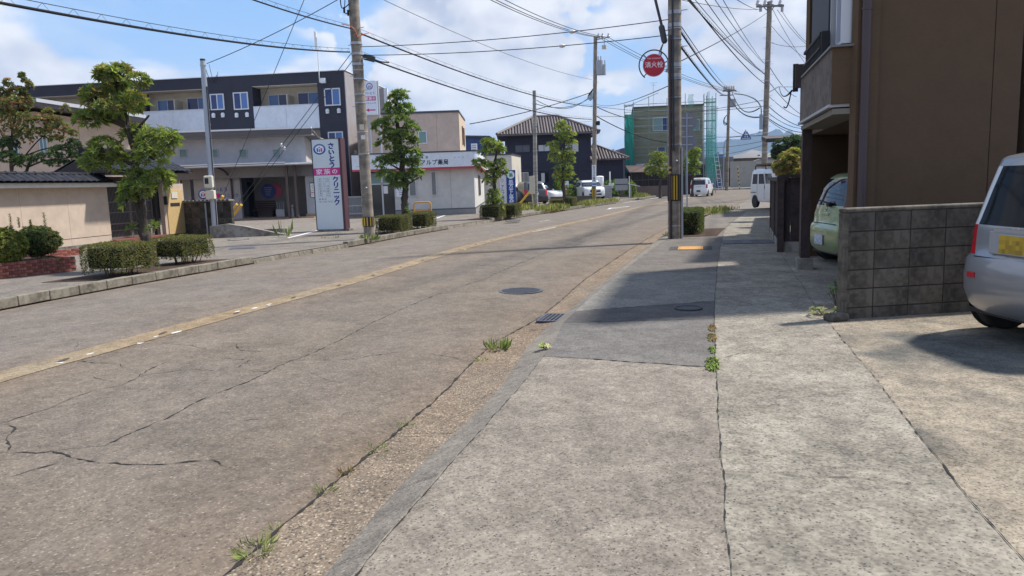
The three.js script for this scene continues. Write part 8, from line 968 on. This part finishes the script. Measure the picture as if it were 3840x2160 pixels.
{ // small furniture
  const hb = P(1064, 545), t = thing('hoop_barrier', 'orange steel hoop barrier by the pharmacy front', 'barrier', [hb.x, 0, hb.z]), k = pxm(hb.z), w = 21 / k, h = 36 / k, pts = [V(-w, 0, 0), V(-w, h - 0.12, 0), V(-w + 0.05, h - 0.03, 0), V(-w + 0.14, h, 0), V(w - 0.14, h, 0), V(w - 0.05, h - 0.03, 0), V(w, h - 0.12, 0), V(w, 0, 0)]; part(t, 'hoop', new THREE.TubeGeometry(new THREE.CatmullRomCurve3(pts, false, 'catmullrom', 0.1), 60, 0.038, 8), std([0.55, 0.27, 0.04], 0.5)); part(t, 'cross_bar', rod(V(-w, h * 0.45, 0), V(w, h * 0.45, 0), 0.02), std([0.55, 0.27, 0.04], 0.5));
  const rs = P(1425, 499), s = thing('slim_sign', 'small red and white sign on a thin post by the hedge', 'sign', [rs.x, 0, rs.z]), kk = pxm(rs.z); part(s, 'post', rod(V(0, 0, -0.02), V(0, 44 / kk, -0.02), 0.03), mGalv); part(s, 'panel', bx(13 / kk, 30 / kk, 0.04, 0, (28) / kk, 0.03), mWhite); part(s, 'red_foot', bx(13 / kk, 9 / kk, 0.045, 0, 17 / kk, 0.032), std([0.6, 0.06, 0.08], 0.5)); part(s, 'red_line', bx(7 / kk, 3 / kk, 0.045, 0, 31 / kk, 0.032), std([0.6, 0.2, 0.22], 0.5));
  const cb = P(1520, 499), c = thing('utility_cabinet', 'pair of grey metal cabinets beside the far pole', 'cabinet', [cb.x, 0, cb.z]), q = pxm(cb.z); for (const [x0, x1] of [[-20, 1], [1, 20]]) { const b = part(c, 'case', bb(x0 / q, x1 / q - 0.02, 0, 30 / q, -1, 0), std([0.34, 0.35, 0.38], 0.6)); part(b, 'top', bb(x0 / q, x1 / q - 0.02, 30 / q, 31.5 / q, -1.02, 0.02), std([0.45, 0.46, 0.48], 0.6)); for (let r = 0; r < 4; r++) part(b, 'slat', bb(x0 / q + 0.08, x1 / q - 0.1, (5 + r * 5.5) / q, (6 + r * 5.5) / q, 0, 0.02), std([0.24, 0.25, 0.27], 0.6)); } 
  const tk = thing('white_tank', 'white round water tank behind the grey cabinets', 'tank', [PZ(1509, 470, cb.z - 2).x, 0, cb.z - 2]); part(tk, 'tank', M(cyl(0.38, 0.38, 1.35, 0, 0.6, 0, 24), new THREE.SphereGeometry(0.38, 20, 10, 0, 6.283, 0, 1.57).scale(1, 0.25, 1).translate(0, 1.95, 0)), mWhite); part(tk, 'stand', cyl(0.34, 0.34, 0.6, 0, 0, 0, 16), mSteel); part(tk, 'gauge_pipe', rod(V(0.95, 0.3, 0), V(0.95, 2.4, 0), 0.06), mWhite); part(tk, 'control_box', rbx(0.5, 0.45, 0.25, 1.05, 1.1, 0.2, 0.02), mWhite);
  const nb = thing('notice_board', 'low white notice board before the navy wing', 'notice board', [PZ(1560, 480, -66).x, 0, -65.5]); part(nb, 'panel', bb(-0.5, 0.6, 0.7, 1.7, -0.04, 0), std([0.30, 0.31, 0.33], 0.6)); part(nb, 'post', bb(0.7, 0.78, 0, 1.9, -0.04, 0.02), mWhite); part(nb, 'rail', bb(-0.5, 0.6, 1.18, 1.24, 0, 0.02), mDark);
  const nl = thing('small_lectern_sign', 'small tilted white information board on a post by the low wall', 'sign', [PZ(1587, 485, -66).x, 0, -66]); part(nl, 'panel', bx(1.0, 0.04, 0.7, 0, 1.15, 0).rotateX(0), mWhite).rotation.z = -0.25; part(nl, 'post', cyl(0.05, 0.05, 1.15, 0, 0, 0, 8), mSteel);
  const shr = (label, u, z, ru, h, seed) => { const c = PZ(u, 480, z), L = new Leaves(), r = rng(seed), b = thing('garden_shrub', label, 'shrub', [c.x, 0, z], 0, 'shrubs before the navy house'), k = pxm(z); part(b, 'stem', cyl(0.06, 0.04, h * 0.6, 0, 0, 0, 6), mBark); for (let i = 0; i < 260; i++) { const d = rdir(r), q = 0.55 + 0.4 * r() + 0.25 * n3(d.x * 2 + seed, d.y * 2, d.z * 2); rosette(L, V(d.x * ru / k * q, h * 0.5 + d.y * h * 0.5 * q, d.z * ru / k * q), V(d.x, d.y + 0.6, d.z).normalize(), 0.15, 0.07, 5, palDeep, r); } part(b, 'foliage', L.geo(), mLeafMatt); };
  shr('dark clipped shrub behind the grey cabinets', 1540, -70, 26, 1.7, 501); shr('round shrub left of the brown hut', 1585, -67, 16, 1.5, 502); shr('low green shrub before the navy house wall', 1440, -70, 30, 1.4, 503); shr('thin green shrub at the black car', 1402, -68, 10, 2.0, 504); shr('tree tip behind the pharmacy annex', 1262, -75, 12, 5.6, 505);
  const wf = thing('wire_fence', 'white wire mesh fence between clinic and pharmacy', 'fence', [PZ(876, 510, -43).x, 0, -43]), wl = PZ(912, 510, -43).x - wf.position.x; for (let k = 0; k <= 14; k++) part(wf, 'wire', rod(V(k * wl / 14, 0.1, 0), V(k * wl / 14, 1.15, 0), 0.012, 5), mWhite); for (const y of [0.15, 0.6, 1.1]) part(wf, 'rail', rod(V(0, y, 0), V(wl, y, 0), 0.018, 5), mWhite);
  const ws = P(1095, 541), st = thing('wheel_stop', 'white concrete wheel stop at the pharmacy wall', 'wheel stop', [ws.x, 0, ws.z]); part(st, 'body', rbx(0.6, 0.12, 0.15, 0, 0.06, 0, 0.02), mWhite);
}
// ---------------------------------------------------------------- overhead lines
function sagPts(a, b, sag, n = 24) { const p = []; for (let i = 0; i <= n; i++) { const t = i / n; p.push(a.clone().lerp(b, t).add(V(0, -sag * 4 * t * (1 - t), 0))); } return p; }
const wireGroup = 'overhead wires';
function wire(label, a, b, sag, r, mat = mWire, name = 'overhead_wire') { const g = new THREE.TubeGeometry(new THREE.CatmullRomCurve3(sagPts(a, b, sag)), 40, r, 5); return solo(name, g, mat, label, 'wire', wireGroup); }
function lashed(label, a, b, sag, r = 0.03, gap = 0.10, pitch = 0.6) { // thick cable hung below a messenger wire by zigzag ties
  const t = thing('lashed_cable', label, 'cable', [0, 0, 0], 0, wireGroup), p = sagPts(a, b, sag, 40), c = new THREE.CatmullRomCurve3(p); part(t, 'cable', new THREE.TubeGeometry(c, 80, r, 6), mWire); const up = p.map((q) => q.clone().add(V(0, gap, 0))); part(t, 'messenger', new THREE.TubeGeometry(new THREE.CatmullRomCurve3(up), 80, 0.005, 4), mWire);
  const L = c.getLength(), n = Math.min(180, Math.round(L / pitch)), z = []; for (let k = 0; k < n; k++) { const q = c.getPointAt(k / n), s = c.getPointAt((k + 0.22) / n), e = c.getPointAt((k + 0.44) / n); z.push(rod(q, s.clone().add(V(0, gap, 0)), 0.0028, 3), rod(s.clone().add(V(0, gap, 0)), e, 0.0028, 3)); } part(t, 'ties', M(z), mWire).userData.kind = 'stuff';
}
const at = (pole, y, dx = 0, dz = 0) => { const o = onPole(pole, y); return V(pole.position.x + o.x + dx, y, pole.position.z + o.z + dz); };
const through = (A, u, v, z, ext = 1.35) => { const q = PZ(u, v, z); return A.clone().lerp(q, ext); };
{
  const zL_ = pL.z, aL1 = PZ(880, 131, zL_), aL2 = PZ(884, 72, zL_);
  lashed('thick lashed cable running from the left pole overhead towards the near left', aL1, through(aL1, 195, 0, -10.9, 1.6), 0.25, 0.021); lashed('second lashed cable above, meeting the left pole with an orange tie', aL2, through(aL2, 672, 0, -17.5, 1.9), 0.1, 0.018);
  const f1 = PZ(1488, 300, pF.z), f2 = PZ(1490, 268, pF.z); lashed('upper lashed cable from the left pole to the far transformer pole', PZ(896, 80, zL_), f2, 0.42, 0.026, 0.13, 0.9); lashed('lower lashed cable from the left pole past the concrete mid pole', PZ(900, 137, zL_), f1, 0.45, 0.026, 0.13, 0.9);
  const jb = thing('junction_box', 'black cable junction box hanging right of the left pole', 'junction box'); part(jb, 'case', rbx(0.34, 0.17, 0.14, 0, 0, 0, 0.03), std([0.05, 0.055, 0.06], 0.6)); jb.position.copy(PZ(929, 146, zL_)); jb.rotation.z = -0.28; part(jb, 'lead', M(tube([V(-0.45, 0.12, 0), V(-0.3, 0.1, 0), V(-0.15, 0, 0)], 0.02), tube([V(0.15, 0, 0), V(0.35, -0.02, 0), V(0.6, 0.02, 0)], 0.02)), mWire);
  const or = thing('orange_tie', 'orange plastic cable tie on the left pole', 'cable tie', PZ(875, 62, zL_)); part(or, 'wrap', M(tube([V(-0.15, 0, 0.1), V(0, -0.05, 0.2), V(0.2, -0.15, 0.2), V(0.3, -0.4, 0.15)], 0.012), tube([V(0.3, -0.4, 0.15), V(0.5, -0.3, 0.1), V(0.62, -0.25, 0.0)], 0.012)), std([0.65, 0.16, 0.05], 0.5));
  // two guy strands between the poles across the road
  const r1 = PZ(1682, 49, pR.z), r2 = PZ(1682, 88, pR.z); wire('thin strand crossing the road between left and right pole, upper one', PZ(893, 118, zL_), r1, 0.12, 0.011); wire('thin strand crossing the road between left and right pole, lower one', PZ(893, 139, zL_), r2, 0.12, 0.011); for (const [a, b, t] of [[PZ(893, 118, zL_), r1, 0.73], [PZ(893, 139, zL_), r2, 0.70]]) { const q = a.clone().lerp(b, t); q.y -= 0.12 * 4 * t * (1 - t); solo('strand_insulator', new THREE.SphereGeometry(0.06, 10, 8).scale(1.5, 0.8, 0.8).translate(q.x, q.y, q.z), std([0.6, 0.6, 0.6], 0.4), 'white egg insulator on a strand crossing the road', 'insulator', 'strand insulators'); }
  // stay wires of the left pole down to the clinic forecourt
  const an = P(528, 572), an2 = P(552, 572), stay = [[PZ(884, 133, zL_), an2], [PZ(887, 152, zL_), an2.clone().add(V(0.22, 0, 0))], [through(PZ(735, 75, -25.5), 765, 0, -24.0, 1.3), an]]; stay.forEach(([a, b], k) => { wire(['left stay wire slanting down to the clinic forecourt', 'right stay wire slanting down to the clinic forecourt', 'long stay wire from above the picture down over the clinic'][k], a, b, 0.02, 0.011, mWireGrey, 'stay_wire'); const t = thing('stay_guard', ['yellow stay guard tube on the left stay wire', 'yellow stay guard tube on the right stay wire', 'yellow stay guard tube on the long stay wire'][k], 'stay guard'); const q = b.clone().lerp(a, 3.0 / b.distanceTo(a)); part(t, 'tube', rod(b, q, 0.055, 10), mYellow); if (k < 2) { const e = a.clone().lerp(b, 0.42); solo('stay_insulator', new THREE.SphereGeometry(0.055, 10, 8).scale(0.8, 1.5, 0.8).translate(e.x, e.y, e.z), std([0.6, 0.6, 0.6], 0.4), 'grey egg insulator on a stay wire over the clinic', 'insulator', 'strand insulators'); } });
  // service drop to the steel pole
  const sd = PZ(520, 160, pC.z); wire('service drop rising from the steel pole to the upper right', sd, through(sd, 828, 0, -23, 1.4), 0.15, 0.012); wire('loose cable loops at the head of the steel pole', PZ(517, 172, pC.z), PZ(545, 188, pC.z), 0.35, 0.01); wire('short cable tail at the head of the steel pole', PZ(526, 162, pC.z), PZ(548, 180, pC.z), 0.5, 0.008);
  // three thin high lines to the far pole, and beyond
  for (const [u0, u1] of [[1262, 1506], [1275, 1516], [1297, 1531]]) { const a = PZ(u1, 94, pF.z), b = through(a, u0, 0, -40, 1.25); wire('thin high line running to the cross arm of the far transformer pole', a, b, 0.4, 0.02); wire('thin high line going on from the far pole to the right', a, PZ(u1 + 330, 232, -88), 0.6, 0.02); }
  wire('single thin line falling from the top to the far pole', PZ(960, -3, -30), PZ(1488, 200, pF.z), 0.4, 0.012, mWireGrey);
  wire('thick cable from the beige office to the far pole', PZ(1182, 312, -48), PZ(1488, 232, pF.z), 0.2, 0.03); wire('cable from the mid pole to the far pole', PZ(1350, 252, pM.z), PZ(1488, 238, pF.z), 0.8, 0.022); wire('slack cable from the mid pole to the far pole', PZ(1350, 262, pM.z), PZ(1489, 243, pF.z), 0.5, 0.022); wire('low cable from the far pole past the scaffold', PZ(1500, 292, pF.z), PZ(1700, 360, -80), 0.5, 0.04); wire('second low cable from the far pole to the scaffold', PZ(1500, 268, pF.z), PZ(1620, 300, -80), 0.3, 0.035);
  wire('line from the far pole up to the right pole', PZ(1500, 262, pF.z), PZ(1690, 212, pR.z), 0.3, 0.012); wire('thin level line behind the right pole', PZ(1503, 268, pF.z), PZ(1930, 266, zQ), 0.4, 0.018, mWireGrey); wire('second thin level line behind the right pole', PZ(1503, 292, pF.z), PZ(1928, 250, zQ), 0.4, 0.018, mWireGrey); wire('thin line from mid pole to the far pole stay', PZ(1350, 290, pM.z), PZ(1488, 305, pF.z), 0.2, 0.012, mWireGrey);
  // bundle from the right pole to the far corner pole
  const sp = (u, v) => PZ(u, v, zS); lashed('thick lashed bundle falling from the right pole to the far corner pole', PZ(1712, 80, pR.z), sp(1828, 222), 0.35, 0.024, 0.08, 0.7); lashed('lower thick lashed bundle from the right pole to the far corner pole', PZ(1712, 117, pR.z), sp(1830, 240), 0.4, 0.026, 0.08, 0.7); wire('thin line beside the bundles from the right pole', PZ(1712, 64, pR.z), sp(1838, 224), 0.3, 0.012); wire('bundle going on from the corner pole to the tall right pole', sp(1836, 245), PZ(1925, 292, zQ), 0.8, 0.05); wire('slack line from the corner pole to the lamp arm', sp(1842, 232), PZ(1910, 272, zQ), 1.0, 0.04); wire('lower line from the corner pole under the sign', sp(1836, 318), PZ(1918, 340, zQ), 0.4, 0.025);
  // lines from overhead behind us to the tall pole on the right
  for (const [u0, z0, u1, v1, r, sag] of [[1756, -22, 1924, 211, 0.02, 0.35], [1765, -22, 1925, 187, 0.01, 0.25], [1790, -22, 1926, 190, 0.012, 0.3], [1812, -22, 1923, 160, 0.011, 0.25], [1828, -22, 1925, 162, 0.01, 0.2], [1868, -22, 1912, 24, 0.01, 0.1]]) { const a = PZ(u1, v1, zQ); wire('line sloping down from overhead to the tall pole on the right', a, through(a, u0, 0, z0, 1.4), sag, r); }
  lashed('lashed cable sloping down from overhead to the tall pole on the right', PZ(1924, 186, zQ), through(PZ(1924, 186, zQ), 1752, 0, -21, 1.4), 0.3, 0.016, 0.08, 0.5);
  wire('strand rising from the right pole to the head of the tall pole', PZ(1712, 154, pR.z), PZ(1932, 30, zQ), 0.1, 0.013); wire('strand rising towards the upper left behind the right pole', PZ(1715, 0, -30), PZ(1910, 24, zQ), 0.1, 0.012);
  for (const [u0, v0, u1, v1, r] of [[1944, 24, 2020, 142, 0.014], [1955, 24, 2022, 96, 0.014], [1966, 26, 2024, 92, 0.014], [1938, 62, 2018, 132, 0.014], [1938, 107, 2022, 107, 0.014], [1934, 205, 2003, 270, 0.02], [1932, 240, 2003, 282, 0.018], [1932, 266, 2003, 305, 0.026], [1931, 296, 2003, 322, 0.03], [1931, 300, 2003, 330, 0.02], [1934, 285, 2003, 312, 0.02], [1936, 168, 1984, 222, 0.02]]) wire('line running on from the tall pole behind the brown house', PZ(u0, v0, zQ), PZ(u0 + (u1 - u0) * 1.4, v0 + (v1 - v0) * 1.4, zQ - 14), 0.3, r);
  for (const [u0, v0, u1, v1] of [[1750, 370, 1930, 352], [1760, 392, 1930, 362], [1770, 342, 1925, 330]]) wire('far level line over the end of the street', PZ(u0, v0, -86), PZ(u1, v1, -70), 0.3, 0.022, mWireGrey);
  wire('service cable to the brown house eaves', PZ(1960, 218, zQ), PZ(1992, 228, -14.5), 0.3, 0.02); wire('loose service cable loop at the brown house eaves', PZ(1972, 268, -14.5), PZ(1990, 232, -14.3), 0.12, 0.012);
}
scene.traverse((o) => { if (o.userData && o.userData.lean) delete o.userData.lean; });
scene.fog = new THREE.FogExp2(col(0.42, 0.62, 0.92), 0.00011);
renderer.render(scene, camera);
